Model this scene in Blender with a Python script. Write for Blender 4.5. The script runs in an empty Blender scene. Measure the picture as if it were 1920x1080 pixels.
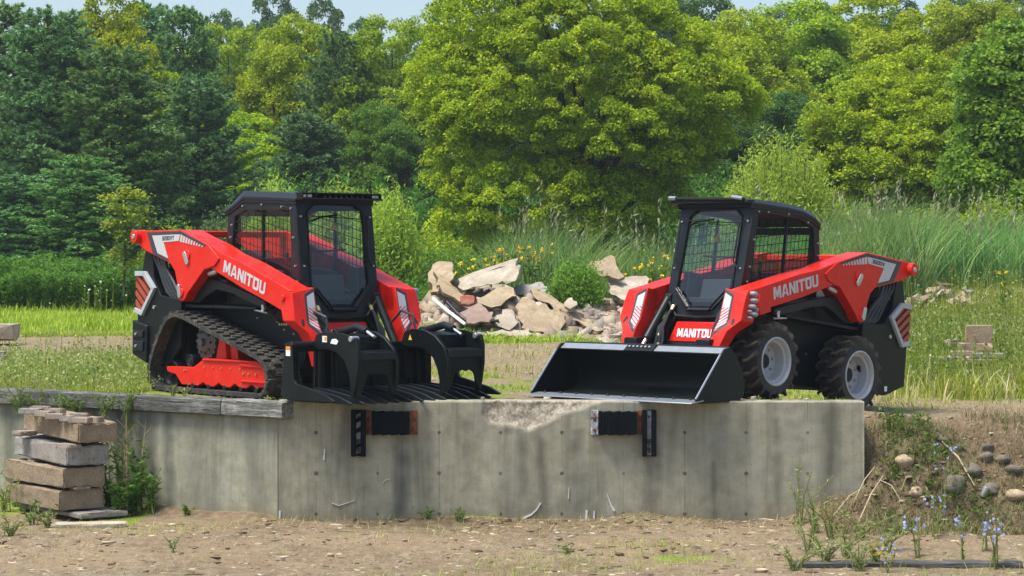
import bpy, bmesh, math, random
import numpy as np
from mathutils import Vector, Matrix
PI = math.pi
random.seed(7)
rng = np.random.default_rng(11)
scene = bpy.context.scene
COL = scene.collection
F, CZ, HY = 4450.0, 1.53, 480.0          # focal length in pixels of a 1920 wide frame, eye height, horizon row


def at(px, py, Y):
    """the point at depth Y that the photograph shows at pixel (px, py)"""
    return Vector(((px - 960) / F * Y, Y, CZ - (py - HY) / F * Y))


# ------------------------------------------------------------------ object helpers
def tag(o, label=None, cat=None, group=None, kind=None):
    if label: o['label'] = label
    if cat: o['category'] = cat
    if group: o['group'] = group
    if kind: o['kind'] = kind
    return o


def empty(name, loc=(0, 0, 0), rz=0.0):
    o = bpy.data.objects.new(name, None)
    o.empty_display_size = 0.2
    COL.objects.link(o)
    o.location = loc
    o.rotation_euler = (0, 0, rz)
    return o


def link_mesh(name, me, mat, parent=None):
    o = bpy.data.objects.new(name, me)
    COL.objects.link(o)
    if mat is not None and not me.materials:
        me.materials.append(mat)
    if parent is not None:
        o.parent = parent
    return o


def copy_tree(o, parent=None):
    c = o.copy()
    COL.objects.link(c)
    if parent is not None:
        c.parent = parent
        c.matrix_parent_inverse = o.matrix_parent_inverse.copy()
    for ch in list(o.children):
        copy_tree(ch, c)
    return c


class MB:
    """collects shapes and links them as ONE mesh object"""
    def __init__(s):
        s.v, s.f = [], []

    def add(s, vs, fs):
        n = len(s.v)
        s.v += [tuple(p) for p in vs]
        s.f += [tuple(i + n for i in f) for f in fs]
        return s

    def box(s, x0, x1, y0, y1, z0, z1):
        return s.add([(x0, y0, z0), (x1, y0, z0), (x1, y1, z0), (x0, y1, z0), (x0, y0, z1), (x1, y0, z1), (x1, y1, z1), (x0, y1, z1)],
                     [(0, 3, 2, 1), (4, 5, 6, 7), (0, 1, 5, 4), (1, 2, 6, 5), (2, 3, 7, 6), (3, 0, 4, 7)])

    def hexa(s, b, t):
        """bottom four and top four corners"""
        return s.add(list(b) + list(t), [(0, 3, 2, 1), (4, 5, 6, 7), (0, 1, 5, 4), (1, 2, 6, 5), (2, 3, 7, 6), (3, 0, 4, 7)])

    def prism(s, poly, plane, a, b):
        m = {'xz': lambda p, t: (p[0], t, p[1]), 'yz': lambda p, t: (t, p[0], p[1]), 'xy': lambda p, t: (p[0], p[1], t)}[plane]
        n = len(poly)
        vs = [m(p, a) for p in poly] + [m(p, b) for p in poly]
        fs = [tuple(range(n)), tuple(range(2 * n - 1, n - 1, -1))] + [(i, (i + 1) % n, n + (i + 1) % n, n + i) for i in range(n)]
        return s.add(vs, fs)

    def loft(s, rings, caps=True):
        n = len(rings[0])
        vs = [p for r in rings for p in r]
        fs = []
        for k in range(len(rings) - 1):
            for i in range(n):
                j = (i + 1) % n
                fs.append((k * n + i, k * n + j, (k + 1) * n + j, (k + 1) * n + i))
        if caps:
            fs += [tuple(range(n - 1, -1, -1)), tuple(range((len(rings) - 1) * n, len(rings) * n))]
        return s.add(vs, fs)

    def tube(s, path, r, n=10, caps=True):
        path = [Vector(p) for p in path]
        rr = r if isinstance(r, (list, tuple)) else [r] * len(path)
        rings, up = [], None
        for i, p in enumerate(path):
            d = (path[min(i + 1, len(path) - 1)] - path[max(i - 1, 0)]).normalized()
            if up is None:
                up = Vector((0, 0, 1)) if abs(d.z) < .9 else Vector((1, 0, 0))
            a = d.cross(up)
            if a.length < 1e-4: a = d.cross(Vector((0, 1, 0)))
            a.normalize()
            b = a.cross(d).normalized()
            up = b
            rings.append([p + (a * math.cos(2 * PI * k / n) + b * math.sin(2 * PI * k / n)) * rr[i] for k in range(n)])
        return s.loft(rings, caps)

    def cyl(s, p0, p1, r, n=20, r2=None):
        return s.tube([p0, p1], [r, r if r2 is None else r2], n)

    def lathe(s, prof, n=40, axis='y', c=(0, 0, 0)):
        """prof: (radius, height along axis); closed by itself when the first and last radius are 0"""
        rings = []
        for r, h in prof:
            ring = []
            for k in range(n):
                ca, sa = math.cos(2 * PI * k / n) * r, math.sin(2 * PI * k / n) * r
                ring.append({'y': (c[0] + ca, c[1] + h, c[2] + sa), 'z': (c[0] + ca, c[1] + sa, c[2] + h), 'x': (c[0] + h, c[1] + ca, c[2] + sa)}[axis])
            rings.append(ring)
        return s.loft(rings, caps=False)

    def build(s, name, mat, parent=None, bevel=0.0, seg=2, angle=35, smooth=True):
        me = bpy.data.meshes.new(name)
        me.from_pydata(s.v, [], s.f)
        bm = bmesh.new()
        bm.from_mesh(me)
        bmesh.ops.recalc_face_normals(bm, faces=bm.faces)
        bm.to_mesh(me)
        bm.free()
        if smooth:
            me.polygons.foreach_set('use_smooth', [True] * len(me.polygons))
            me.set_sharp_from_angle(angle=math.radians(angle))
        o = link_mesh(name, me, mat, parent)
        if bevel > 0:
            m = o.modifiers.new('bevel', 'BEVEL')
            m.width = bevel; m.segments = seg; m.limit_method = 'ANGLE'; m.angle_limit = math.radians(40)
        return o


def np_mesh(name, verts, faces_flat, loop_tot, mat, parent=None, smooth=False):
    """fast mesh from numpy arrays: verts (n,3), flat vertex indices, loops per face"""
    me = bpy.data.meshes.new(name)
    me.vertices.add(len(verts))
    me.vertices.foreach_set('co', np.asarray(verts, np.float32).ravel())
    me.loops.add(len(faces_flat))
    me.loops.foreach_set('vertex_index', np.asarray(faces_flat, np.int32))
    lt = np.asarray(loop_tot, np.int32)
    me.polygons.add(len(lt))
    me.polygons.foreach_set('loop_start', np.concatenate([[0], np.cumsum(lt)[:-1]]).astype(np.int32))
    me.polygons.foreach_set('loop_total', lt)
    if smooth: me.polygons.foreach_set('use_smooth', np.ones(len(lt), bool))
    me.update(calc_edges=True)
    return link_mesh(name, me, mat, parent)


# ------------------------------------------------------------------ materials
def S(c):
    """sRGB 0..255 to linear"""
    return tuple(((x / 255) / 12.92 if x / 255 <= .04045 else ((x / 255 + .055) / 1.055) ** 2.4) for x in c)


class NT:
    def __init__(s, name):
        s.m = bpy.data.materials.new(name)
        s.m.use_nodes = True
        s.t = s.m.node_tree
        s.t.nodes.clear()
        s.out = s.t.nodes.new('ShaderNodeOutputMaterial')

    def n(s, typ, **kw):
        o = s.t.nodes.new('ShaderNode' + typ)
        for k, v in kw.items():
            if k.startswith('i_'):
                key = k[2:]
                key = int(key) if key.isdigit() else key.replace('_', ' ')
                sk = o.inputs[key]
                if hasattr(v, 'is_linked') or isinstance(v, bpy.types.NodeSocket): s.t.links.new(v, sk)
                else: sk.default_value = v
            else:
                setattr(o, k, v)
        return o

    def link(s, a, b): s.t.links.new(a, b)

    def ramp(s, fac, stops, interp='LINEAR'):
        r = s.n('ValToRGB')
        r.color_ramp.interpolation = interp
        e = r.color_ramp.elements
        while len(e) > 1: e.remove(e[-1])
        for i, (p, c) in enumerate(stops):
            el = e[0] if i == 0 else e.new(p)
            el.position = p
            el.color = (*c, 1) if len(c) == 3 else c
        if fac is not None: s.link(fac, r.inputs[0])
        return r.outputs[0]

    def mix(s, fac, a, b, typ='MIX'):
        m = s.n('MixRGB', blend_type=typ)
        for sk, v in zip(m.inputs, (fac, a, b)):
            if isinstance(v, bpy.types.NodeSocket): s.link(v, sk)
            elif isinstance(v, (int, float)): sk.default_value = v if sk.name == 'Fac' else (v, v, v, 1)
            else: sk.default_value = (*v, 1) if len(v) == 3 else v
        return m.outputs[0]

    def math(s, op, a, b=None, c=None, clamp=False):
        m = s.n('Math', operation=op, use_clamp=clamp)
        for sk, v in zip(m.inputs, (a, b, c)):
            if v is None: continue
            if isinstance(v, bpy.types.NodeSocket): s.link(v, sk)
            else: sk.default_value = v
        return m.outputs[0]

    def coords(s, scale=(1, 1, 1), src='Object', rot=(0, 0, 0)):
        tc = s.n('TexCoord')
        mp = s.n('Mapping')
        mp.inputs['Scale'].default_value = scale
        mp.inputs['Rotation'].default_value = rot
        s.link(tc.outputs[src], mp.inputs['Vector'])
        return mp.outputs[0]

    def noise(s, vec, scale, detail=4, rough=.55, dist=0.0):
        n = s.n('TexNoise')
        n.inputs['Scale'].default_value = scale
        n.inputs['Detail'].default_value = detail
        n.inputs['Roughness'].default_value = rough
        n.inputs['Distortion'].default_value = dist
        if vec is not None: s.link(vec, n.inputs['Vector'])
        return n.outputs[0]

    def bump(s, h, strength=.3, dist=.02, normal=None):
        b = s.n('Bump')
        b.inputs['Strength'].default_value = strength
        b.inputs['Distance'].default_value = dist
        s.link(h, b.inputs['Height'])
        if normal is not None: s.link(normal, b.inputs['Normal'])
        return b.outputs[0]

    def principled(s, color, rough=.5, metal=0.0, normal=None, spec=.5, coat=0.0):
        p = s.n('BsdfPrincipled')
        for key, v in (('Base Color', color), ('Roughness', rough), ('Metallic', metal), ('Specular IOR Level', spec), ('Coat Weight', coat)):
            sk = p.inputs[key]
            if isinstance(v, bpy.types.NodeSocket): s.link(v, sk)
            elif isinstance(v, (int, float)): sk.default_value = v
            else: sk.default_value = (*v, 1) if len(v) == 3 else v
        if coat: p.inputs['Coat Roughness'].default_value = .12
        if normal is not None: s.link(normal, p.inputs['Normal'])
        s.link(p.outputs[0], s.out.inputs['Surface'])
        return p


def paint(name, col, rough=.35, metal=0.0, var=.12, dust=None, dust_amt=.25, coat=0.0, scale=6, spec=.5, bump=0.0):
    """painted or plain hard surface with faint mottling and dust"""
    t = NT(name)
    co = t.coords()
    n1 = t.noise(co, scale, 5, .6)
    n2 = t.noise(co, scale * 9, 4, .6)
    dark = tuple(c * (1 - var) for c in col)
    lite = tuple(min(1, c * (1 + var)) for c in col)
    c = t.mix(n1, dark, lite)
    if dust:
        f = t.math('MULTIPLY', t.ramp(n2, [(.45, (0, 0, 0)), (.75, (1, 1, 1))]), dust_amt)
        f2 = t.math('MULTIPLY', f, t.ramp(n1, [(.35, (0, 0, 0)), (.7, (1, 1, 1))]))
        c = t.mix(f2, c, dust)
    r = t.math('MULTIPLY_ADD', n2, .18, rough - .09)
    nm = t.bump(n2, bump, .004) if bump else None
    t.principled(c, r, metal, nm, spec, coat)
    return t.m


DUST = (.30, .25, .18)
M = {}
M['red'] = paint('red_paint', (.66, .010, .003), .42, 0, .14, DUST, .30, .04, spec=.26)
M['black'] = paint('black_paint', (.004, .006, .007), .45, 0, .25, DUST, .05, 0, 5, .22)
M['satin'] = paint('satin_black', (.007, .011, .014), .44, 0, .2, DUST, .06, 0, 7, .28)
M['dark'] = paint('dark_interior', (.009, .010, .011), .7, 0, .3)
M['attach'] = paint('attachment_black', (.003, .006, .006), .42, 0, .25, DUST, .05, 0, 4, .22)
M['rubber'] = paint('tyre_rubber', (.020, .021, .022), .62, 0, .25, (.17, .14, .10), .5, 0, 5, .35)
M['tread'] = paint('tread_rubber', (.040, .036, .031), .8, 0, .5, (.22, .17, .11), .8, 0, 9, .2)
M['trackrub'] = paint('track_rubber', (.024, .026, .026), .7, 0, .3, (.26, .21, .14), 1.0, 0, 5, .3)
M['rim'] = paint('rim_paint', (.40, .415, .43), .42, 0, .08, DUST, .8, 0, 5)
M['steel'] = paint('bare_steel', (.50, .51, .52), .32, .75, .2, DUST, .3, 0, 12)
M['worn'] = paint('worn_steel', (.30, .33, .36), .36, .55, .25, DUST, .35, 0, 9)
M['sprocket'] = paint('sprocket_steel', (.11, .105, .10), .6, .4, .3, DUST, .6, 0, 14)
M['chrome'] = paint('chrome', (.75, .75, .74), .15, 1.0, .05)
M['brass'] = paint('brass_fitting', (.55, .42, .18), .35, .8, .15)
M['silver'] = paint('silver_decal', (.50, .52, .53), .38, 0, .04)
M['white'] = paint('white_decal', (.80, .80, .80), .4, 0, .03)
M['charcoal'] = paint('charcoal_decal', (.035, .036, .045), .45, 0, .1)
M['grey_frame'] = paint('grey_frame', (.40, .43, .45), .42, 0, .06)
M['amber'] = paint('rust_orange', (.38, .055, .02), .45, 0, .12)
M['orange'] = paint('orange_decal', (.80, .22, .02), .45, 0, .05)
M['yellow'] = paint('yellow_decal', (.80, .55, .02), .45, 0, .05)
M['hose'] = paint('hose_rubber', (.022, .025, .028), .40, 0, .2)
M['seat'] = paint('seat_vinyl', (.03, .033, .035), .5, 0, .2)


def glass_mat(name, tint, gloss=.22):
    t = NT(name)
    tr = t.n('BsdfTransparent'); tr.inputs[0].default_value = (*tint, 1)
    gl = t.n('BsdfGlossy'); gl.inputs['Roughness'].default_value = .03
    lw = t.n('LayerWeight'); lw.inputs['Blend'].default_value = gloss
    f = t.math('MULTIPLY_ADD', lw.outputs['Fresnel'], .9, .02, True)
    mx = t.n('MixShader')
    t.link(f, mx.inputs[0]); t.link(tr.outputs[0], mx.inputs[1]); t.link(gl.outputs[0], mx.inputs[2])
    t.link(mx.outputs[0], t.out.inputs['Surface'])
    return t.m


M['glass'] = glass_mat('cab_glass', (.84, .90, .88), .14)
M['glass_teal'] = glass_mat('teal_cab_glass', (.68, .90, .80), .12)
M['windshield'] = glass_mat('windshield_glass', (.74, .82, .84), .25)
# ------------------------------------------------------------------ lettering
LET = {
    'M': [[(0, 0), (.2, 0), (.2, .58), (.36, .12), (.54, .12), (.7, .58), (.7, 0), (.9, 0), (.9, 1), (.64, 1), (.45, .47), (.26, 1), (0, 1)]],
    'A': [[(0, 0), (.21, 0), (.26, .2), (.26, .36), (.41, .8), (.56, .36), (.56, .2), (.61, 0), (.82, 0), (.54, 1), (.28, 1)], [(.26, .2), (.56, .2), (.56, .36), (.26, .36)]],
    'N': [[(0, 0), (.2, 0), (.2, .6), (.55, 0), (.76, 0), (.76, 1), (.56, 1), (.56, .4), (.21, 1), (0, 1)]],
    'I': [[(0, 0), (.22, 0), (.22, 1), (0, 1)]],
    'T': [[(.25, 0), (.46, 0), (.46, .8), (.75, .8), (.75, 1), (0, 1), (0, .8), (.25, .8)]],
    'O': [[(.14, 0), (.6, 0), (.74, .16), (.74, 1), (.53, 1), (.53, .2), (.21, .2), (.21, .78), (.53, .78), (.53, 1), (.0, 1), (0, .16)]],
    'U': [[(0, 1), (0, .16), (.14, 0), (.6, 0), (.74, .16), (.74, 1), (.53, 1), (.53, .2), (.21, .2), (.21, 1)]],
    'V': [[(.26, 0), (.5, 0), (.76, 1), (.54, 1), (.38, .32), (.22, 1), (0, 1)]],
    '0': [[(0, 0), (.66, 0), (.66, 1), (.2, 1), (.2, .8), (.46, .8), (.46, .2), (.2, .2), (.2, 1), (0, 1)]],
    '2': [[(0, 0), (.64, 0), (.64, .18), (.2, .18), (.2, .41), (.64, .41), (.64, 1), (0, 1), (0, .82), (.44, .82), (.44, .59), (0, .59)]],
    '3': [[(0, 0), (.64, 0), (.64, 1), (0, 1), (0, .82), (.44, .82), (.44, .59), (.12, .59), (.12, .41), (.44, .41), (.44, .18), (0, .18)]],
    '6': [[(0, 0), (.64, 0), (.64, .59), (.2, .59), (.2, .41), (.44, .41), (.44, .18), (.2, .18), (.2, .82), (.64, .82), (.64, 1), (0, 1)]],
}


def word_polys(word, gap=.1):
    x, out = 0.0, []
    for ch in word:
        ps = LET[ch]
        wd = max(p[0] for q in ps for p in q)
        out += [[(p[0] + x, p[1]) for p in q] for q in ps]
        x += wd + gap
    L = x - gap
    return [[(p[0] / L, p[1]) for p in q] for q in out]


def lettering(word, o, u, v, nrm, mat, parent, name='lettering', thick=.004):
    """word laid from point o along vector u (full width), v is the letter height; stands proud along nrm"""
    b = MB()
    o, u, v, nrm = Vector(o), Vector(u), Vector(v), Vector(nrm).normalized()
    for q in word_polys(word):
        n = len(q)
        pts = [o + u * p[0] + v * p[1] for p in q]
        b.add([p - nrm * .002 for p in pts] + [p + nrm * thick for p in pts],
              [tuple(range(n)), tuple(range(2 * n - 1, n - 1, -1))] + [(i, (i + 1) % n, n + (i + 1) % n, n + i) for i in range(n)])
    return b.build(name, mat, parent, smooth=False)


def clip(poly, a, b, c):
    """keep the part of a convex polygon where a*x+b*y >= c"""
    out = []
    for i, p in enumerate(poly):
        q = poly[(i + 1) % len(poly)]
        dp, dq = a * p[0] + b * p[1] - c, a * q[0] + b * q[1] - c
        if dp >= 0: out.append(p)
        if dp * dq < 0:
            t = dp / (dp - dq)
            out.append((p[0] + (q[0] - p[0]) * t, p[1] + (q[1] - p[1]) * t))
    return out


def stripes(poly, a, b, start, step, width):
    """bands a*x+b*y in [k, k+width] cut out of a convex polygon"""
    lo = min(a * p[0] + b * p[1] for p in poly)
    hi = max(a * p[0] + b * p[1] for p in poly)
    k, out = lo + start, []
    while k < hi:
        q = clip(clip(poly, a, b, k), -a, -b, -(k + width))
        if len(q) > 2: out.append(q)
        k += step
    return out


def xz(b, poly, s, y0, y1):
    b.prism(poly, 'xz', s * y0, s * y1)


def ring(b, outer, inner, f, t):
    """frame between two outlines with equal point counts; f maps (u,v) to a point, t is the thickness vector"""
    n = len(outer)
    t = Vector(t)
    o = [Vector(f(*p)) for p in outer]
    i = [Vector(f(*p)) for p in inner]
    vs = o + i + [p + t for p in o] + [p + t for p in i]
    fs = []
    for k in range(n):
        j = (k + 1) % n
        fs += [(k, j, n + j, n + k), (2 * n + k, 3 * n + k, 3 * n + j, 2 * n + j), (k, 2 * n + k, 2 * n + j, j), (n + k, n + j, 3 * n + j, 3 * n + k)]
    b.add(vs, fs)


def interp(z, tab):
    if z >= tab[0][0]: return tab[0][1]
    for (z0, v0), (z1, v1) in zip(tab, tab[1:]):
        if z >= z1: return v0 + (v1 - v0) * (z0 - z) / (z0 - z1)
    return tab[-1][1]


def capsule(c, ax, L, r, n=8):
    ax = Vector((ax[0], ax[1])).normalized()
    px = Vector((-ax[1], ax[0]))
    out = []
    for k in range(n + 1):
        a = PI * k / n
        p = Vector(c) + ax * L / 2 + (ax * math.sin(a) + px * -math.cos(a)) * r
        out.append((p.x, p.y))
    for k in range(n + 1):
        a = PI * k / n
        p = Vector(c) - ax * L / 2 + (-ax * math.sin(a) + px * math.cos(a)) * r
        out.append((p.x, p.y))
    return out


# ------------------------------------------------------------------ wheel, about its own centre, outer face towards +Y
def wheel_part():
    W, R, r0 = .33, .436, .262
    h = W / 2
    prof = [(r0, h - .035), (r0 + .012, h - .012), (r0 + .05, h), (r0 + .10, h - .004), (R - .085, h - .010), (R - .066, h - .04), (R - .060, 0),
            (R - .066, -h + .04), (R - .085, -h + .010), (r0 + .05, -h), (r0, -h + .03)]
    carc = MB().lathe(prof, 56)
    lugs = MB()
    N = 17
    for side in (1, -1):
        for k in range(N):
            a0 = 2 * PI * (k + (0 if side > 0 else .5)) / N
            # centre line of a lug: from the middle of the tread straight, then swept back to the shoulder
            line = [(.012, .02, .105), (.065, .02, .115), (.115, .085, .125), (.158, .17, .12), (.170, .20, .10)]
            rings = []
            for q, (y, da, wd) in enumerate(line):
                top = R if q < 3 else (R - .010 if q == 3 else R - .055)
                base = R - .075 if q < 4 else R - .12
                w2, w3 = wd * .34, wd * .46
                a = a0 + side * da
                pts = []
                for (rr, ww) in ((base, -w3), (top, -w2), (top, w2), (base, w3)):
                    an = a + ww
                    pts.append((math.cos(an) * rr, side * y, math.sin(an) * rr))
                rings.append(pts)
            lugs.loft(rings)
    rim = MB().lathe([(r0 + .004, h - .030), (r0 + .010, h - .006), (r0 - .006, h), (r0 - .022, h - .018), (r0 - .026, h - .05), (r0 - .052, h - .062),
                      (r0 - .058, h - .15), (r0 - .062, h - .175), (.115, h - .19), (.100, h - .165), (.085, h - .165), (.075, h - .20), (.0, h - .20)], 48)
    hub = MB().lathe([(.0, h - .150), (.062, h - .152), (.070, h - .165), (.070, h - .21)], 24)
    nuts = MB()
    for k in range(8):
        a = 2 * PI * k / 8 + .2
        c = (math.cos(a) * .148, math.sin(a) * .148)
        nuts.cyl((c[0], h - .185, c[1]), (c[0], h - .160, c[1]), .014, 6)
    return carc, lugs, rim, hub, nuts


# ------------------------------------------------------------------ the machines
def build_loader(root, tracked):
    T = tracked
    dz = (lambda x: .045 * max(0, min(1, (x + .9) / 1.6)) - .015) if T else (lambda x: 0.0)
    dx = (lambda x: -.02 - .035 * max(0, min(1, (x + .2) / 1.0))) if T else (lambda x: 0.0)
    A = lambda pts: [(x + dx(x), z + dz(x)) for x, z in pts]
    red, blk, sat = M['red'], M['black'], M['satin']
    # ---- main frame: hull between the wheels, engine housing, rear side plates
    hw = .50
    b = MB()
    b.prism([(1.00, .42), (1.02, .60), (.97, 1.02), (-1.05, 1.02), (-1.05, .25), (.85, .25)], 'xz', -hw, hw)
    b.prism([(-1.0, .34), (-1.88, .42), (-1.88, 1.30), (-1.62, 1.42), (-1.05, 1.30)], 'xz', -.70, .70)
    b.prism([(-.44, 1.0), (.93, 1.0), (.93, 1.06), (-.44, 1.06)], 'xz', -.50, .50)
    for s in (1, -1):
        xz(b, [(-1.02, 1.05), (-1.02, .52), (-1.30, .27), (-1.58, .262), (-1.96, .405), (-1.95, 1.345), (-1.85, 1.39), (-1.77, 1.64), (-1.64, 1.655), (-1.60, 1.30), (-1.45, 1.09)], s, .735, .795)
        xz(b, [(-1.10, .96), (.40, .96), (.40, .985), (-1.10, 1.0)], s, .50, .74)
    b.build('main_frame', blk, root, .006)
    inner = MB()
    inner.prism([(-.95, 1.02), (-1.55, 1.02), (-1.60, 1.60), (-1.25, 1.62), (-.92, 1.35)], 'xz', -.60, .60)
    inner.build('engine_cover', M['dark'], root, .01)
    for s in (1, -1):
        for q in range(4):
            o = q * .075
            MB().tube([(-1.62 + o * .9, s * (.765 - .02 * q), 1.66), (-1.60 + o * .9, s * .77, 1.52), (-1.50 + o * .6, s * .77, 1.40), (-1.42 + o * .9, s * .77, 1.26),
                        (-1.36 + o * 1.0, s * .76, 1.14), (-1.20 + o * .8, s * .74, 1.03)], .026, 8).build('rear_hose', M['hose'], root)
    # bolts and little fittings along the hull
    fit = MB().cyl((0, -.012, 0), (0, .012, 0), .013, 10)
    first = None

    def bolt(x, y, z, mat='steel', sc=1.0, rot=None):
        nonlocal first
        if first is None:
            first = fit.build('bolt', M['steel'], root)
            o = first
        else:
            o = first.copy(); COL.objects.link(o); o.parent = root
        o.location = (x, y, z)
        o.scale = (sc, 1, sc)
        if rot: o.rotation_euler = rot
        return o
    for s in (1, -1):
        for (x, z) in ((.95, .72), (.80, .70), (.62, .74), (.10, .86), (-.35, .62)):
            bolt(x, s * .505, z, sc=.8)
        bolt(-1.58, s * .80, .955, sc=1.7)
        cl = MB()
        for q in range(5):
            cl.cyl((.52 + .045 * q, s * .50, .80 + (.03 if q == 0 else 0)), (.52 + .045 * q, s * .54, .80 + (.03 if q == 0 else 0)), .014, 8)
        cl.build('hose_fitting', M['brass'], root)
    # ---- tail lamp surround on each rear corner
    O = [(-1.957, 1.371), (-1.747, 1.373), (-1.535, 1.18), (-1.815, .852), (-1.962, .890)]
    I = [(-1.957, 1.315), (-1.772, 1.315), (-1.605, 1.165), (-1.828, .915), (-1.962, .945)]
    for s in (1, -1):
        b = MB()
        for k in range(4):
            xz(b, [O[k], O[k + 1], I[k + 1], I[k]], s, .79, .835)
        fr = b.build('tail_surround', M['grey_frame'], root, .004)
        b = MB()
        xz(b, I, s, .79, .806)
        b.build('tail_panel', M['dark'], fr)
        b = MB()
        for q in stripes(I, .62, .785, .03, .085, .048):
            xz(b, q, s, .80, .818)
        b.build('reflector_stripe', M['amber'], fr)
        xb = MB()
        xz(xb, [(-1.60, .31), (-1.55, .31), (-1.55, .37), (-1.60, .37)], s, .79, .80)
        xb.build('white_decal', M['white'], root)
    if T:
        for s in (1, -1):
            b = MB()
            b.hexa([(-1.70, s * .50, .30), (-1.70, s * .83, .30), (-2.02, s * .83, .40), (-2.02, s * .50, .40)],
                   [(-1.70, s * .50, .78), (-1.70, s * .83, .74), (-2.02, s * .83, .80), (-2.02, s * .50, .80)])
            b.build('rear_bumper', blk, root, .015)
            b = MB()
            b.box(-1.98, -1.76, min(s * .832, s * .85), max(s * .832, s * .85), .60, .68)
            b.box(-1.98, -1.76, min(s * .832, s * .85), max(s * .832, s * .85), .44, .56)
            b.box(-2.04, -2.02, min(s * .54, s * .80), max(s * .54, s * .80), .58, .70)
            b.build('bumper_ledge', sat, root, .008)
        for s in (1, -1):
            for z in (.64, .50): bolt(-1.90, s * .852, z, sc=1.3)
    # ---- cab
    if T:
        so = [(.845, 2.165), (.925, 1.255), (.97, 1.0), (-.49, 1.0), (-.495, 1.72), (-.47, 2.08), (-.15, 2.21)]
        si = [(.735, 2.05), (.78, 1.255), (.80, 1.10), (-.38, 1.10), (-.38, 1.72), (-.33, 1.99), (-.14, 2.06)]
        top = [(.86, 2.228), (.30, 2.26), (-.25, 2.281), (-.45, 2.165), (-.575, 2.09)]
        bev = [(.86, 2.175), (.30, 2.20), (-.15, 2.216), (-.36, 2.12), (-.50, 2.065)]
    else:
        so = [(.845, 2.175), (.945, 1.255), (.97, 1.0), (-.45, 1.0), (-.45, 1.78), (-.395, 2.135), (-.08, 2.215)]
        si = [(.755, 2.10), (.835, 1.255), (.84, 1.10), (-.36, 1.10), (-.36, 1.75), (-.29, 2.06), (-.03, 2.13)]
        top = [(.90, 2.228), (.31, 2.271), (-.115, 2.274), (-.36, 2.235), (-.47, 2.16)]
        bev = [(.90, 2.185), (.162, 2.222), (-.065, 2.22), (-.31, 2.175), (-.41, 2.125)]
    b = MB()
    fx = lambda y, z: (.955 - .127 * (z - 1.255), y, z)
    fo = [(.52, 2.17), (.52, 1.9), (.515, 1.15), (.33, .86), (-.33, .86), (-.515, 1.15), (-.52, 1.9), (-.52, 2.17)]
    fi = [(.285, 2.125), (.388, 2.035), (.405, 1.22), (.17, .965), (-.17, .965), (-.405, 1.22), (-.388, 2.035), (-.285, 2.125)]
    ring(b, fo, fi, fx, (-.06, 0, 0))
    for s in (1, -1):
        ring(b, so, si, lambda x, z: (x - .012, s * .515, z), (0, -s * .055, 0))
    ring(b, [(.46, 2.08), (.46, 1.0), (-.46, 1.0), (-.46, 2.08)], [(.40, 2.0), (.40, 1.16), (-.40, 1.16), (-.40, 2.0)], lambda y, z: (-.43, y, z), (.05, 0, 0))
    cab = b.build('cab_frame', sat, root, .008)
    # front door rim and cross bar under the glass
    b = MB()
    rim_i = [(y * .955, 1.545 + (z - 1.545) * .972) for y, z in fi]
    ring(b, fi, rim_i, lambda y, z: (fx(y, z)[0] + .012, y, z), (-.03, 0, 0))
    b.tube([(1.0, -.50, 1.10), (1.035, -.31, .885), (1.045, 0, .868), (1.035, .31, .885), (1.0, .50, 1.10)], .021, 8)
    b.tube([(1.03, -.31, .885), (1.05, -.40, .73), (1.06, -.38, .60)], .021, 8)
    b.tube([(1.03, .31, .885), (1.05, .40, .73), (1.06, .38, .60)], .021, 8)
    b.build('door_rim', blk, root, .004)
    b = MB()
    for y0, y1 in ((-.37, -.16), (.37, .16)):
        b.tube([(1.015, y0, 1.20), (1.04, y1, .985)], .013, 6)
    b.tube([(1.035, -.16, .955), (1.035, .16, .955)], .022, 8)
    b.tube([(.875, -.42, 1.98), (.925, -.445, 1.95), (.955, -.445, 1.50), (.955, -.41, 1.45)], .009, 6)
    b.tube([(.875, .42, 1.98), (.925, .395, 1.95), (.965, .38, 1.52), (.965, .44, 1.44)], .010, 6)
    b.build('grab_rail', M['black'], root)
    n = len(fi)
    ws = MB().add([Vector(fx(y, z)) + Vector((-.018, 0, 0)) for y, z in fi], [tuple(range(n))])
    pane = ws.build('windshield', M['windshield'], root, smooth=False)
    b = MB()
    b.tube([(.885, -.34, 1.93), (.90, -.22, 1.975), (.895, .0, 2.0)], .012, 6)
    b.tube([(.90, -.36, 1.985), (.91, .36, 1.955)], .006, 5)
    b.build('wiper', M['black'], pane)
    for s in (1, -1):
        g = MB().add([(x - .012, s * .485, z) for x, z in si], [tuple(range(len(si)))])
        g.build('side_window', M['glass'] if T else M['glass_teal'], root, smooth=False)
        b = MB()
        x0, x1 = -.37, .82
        x = x0 + .03
        while x < x1:
            zt = 2.05 if x > -.15 else 2.05 - (-.15 - x) * .55
            b.tube([(x, s * .497, 1.10), (x - .012, s * .497, zt)], .0042, 4)
            x += .072
        z = 1.0
        while z < 2.5:                                   # wires rise towards the rear
            za, zb = z, z + .24
            seg = []
            for k in range(13):
                t = k / 12
                xx, zz = x1 - .02 + (x0 + .03 - x1) * t, za + (zb - za) * t
                lim = 2.09 if xx > -.1 else 2.09 - (-.1 - xx) * .55
                if 1.1 < zz < lim: seg.append((xx, s * .500, zz))
            if len(seg) > 1: b.tube(seg, .0046, 4)
            z += .10
        b.tube([(.20, s * .495, 1.10), (.19, s * .495, 2.10)], .017, 6)
        b.build('window_grille', blk, root)
        for (x, z) in ((.775, 2.10), (.60, 2.12), (.22, 2.15), (-.16, 2.11), (-.38, 1.90), (-.40, 1.76), (.82, 1.78), (.86, 1.47), (.885, 1.30)):
            bolt(x - .012, s * .522, z + (-.03 if T and x > 0 else 0), sc=.8)
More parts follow.
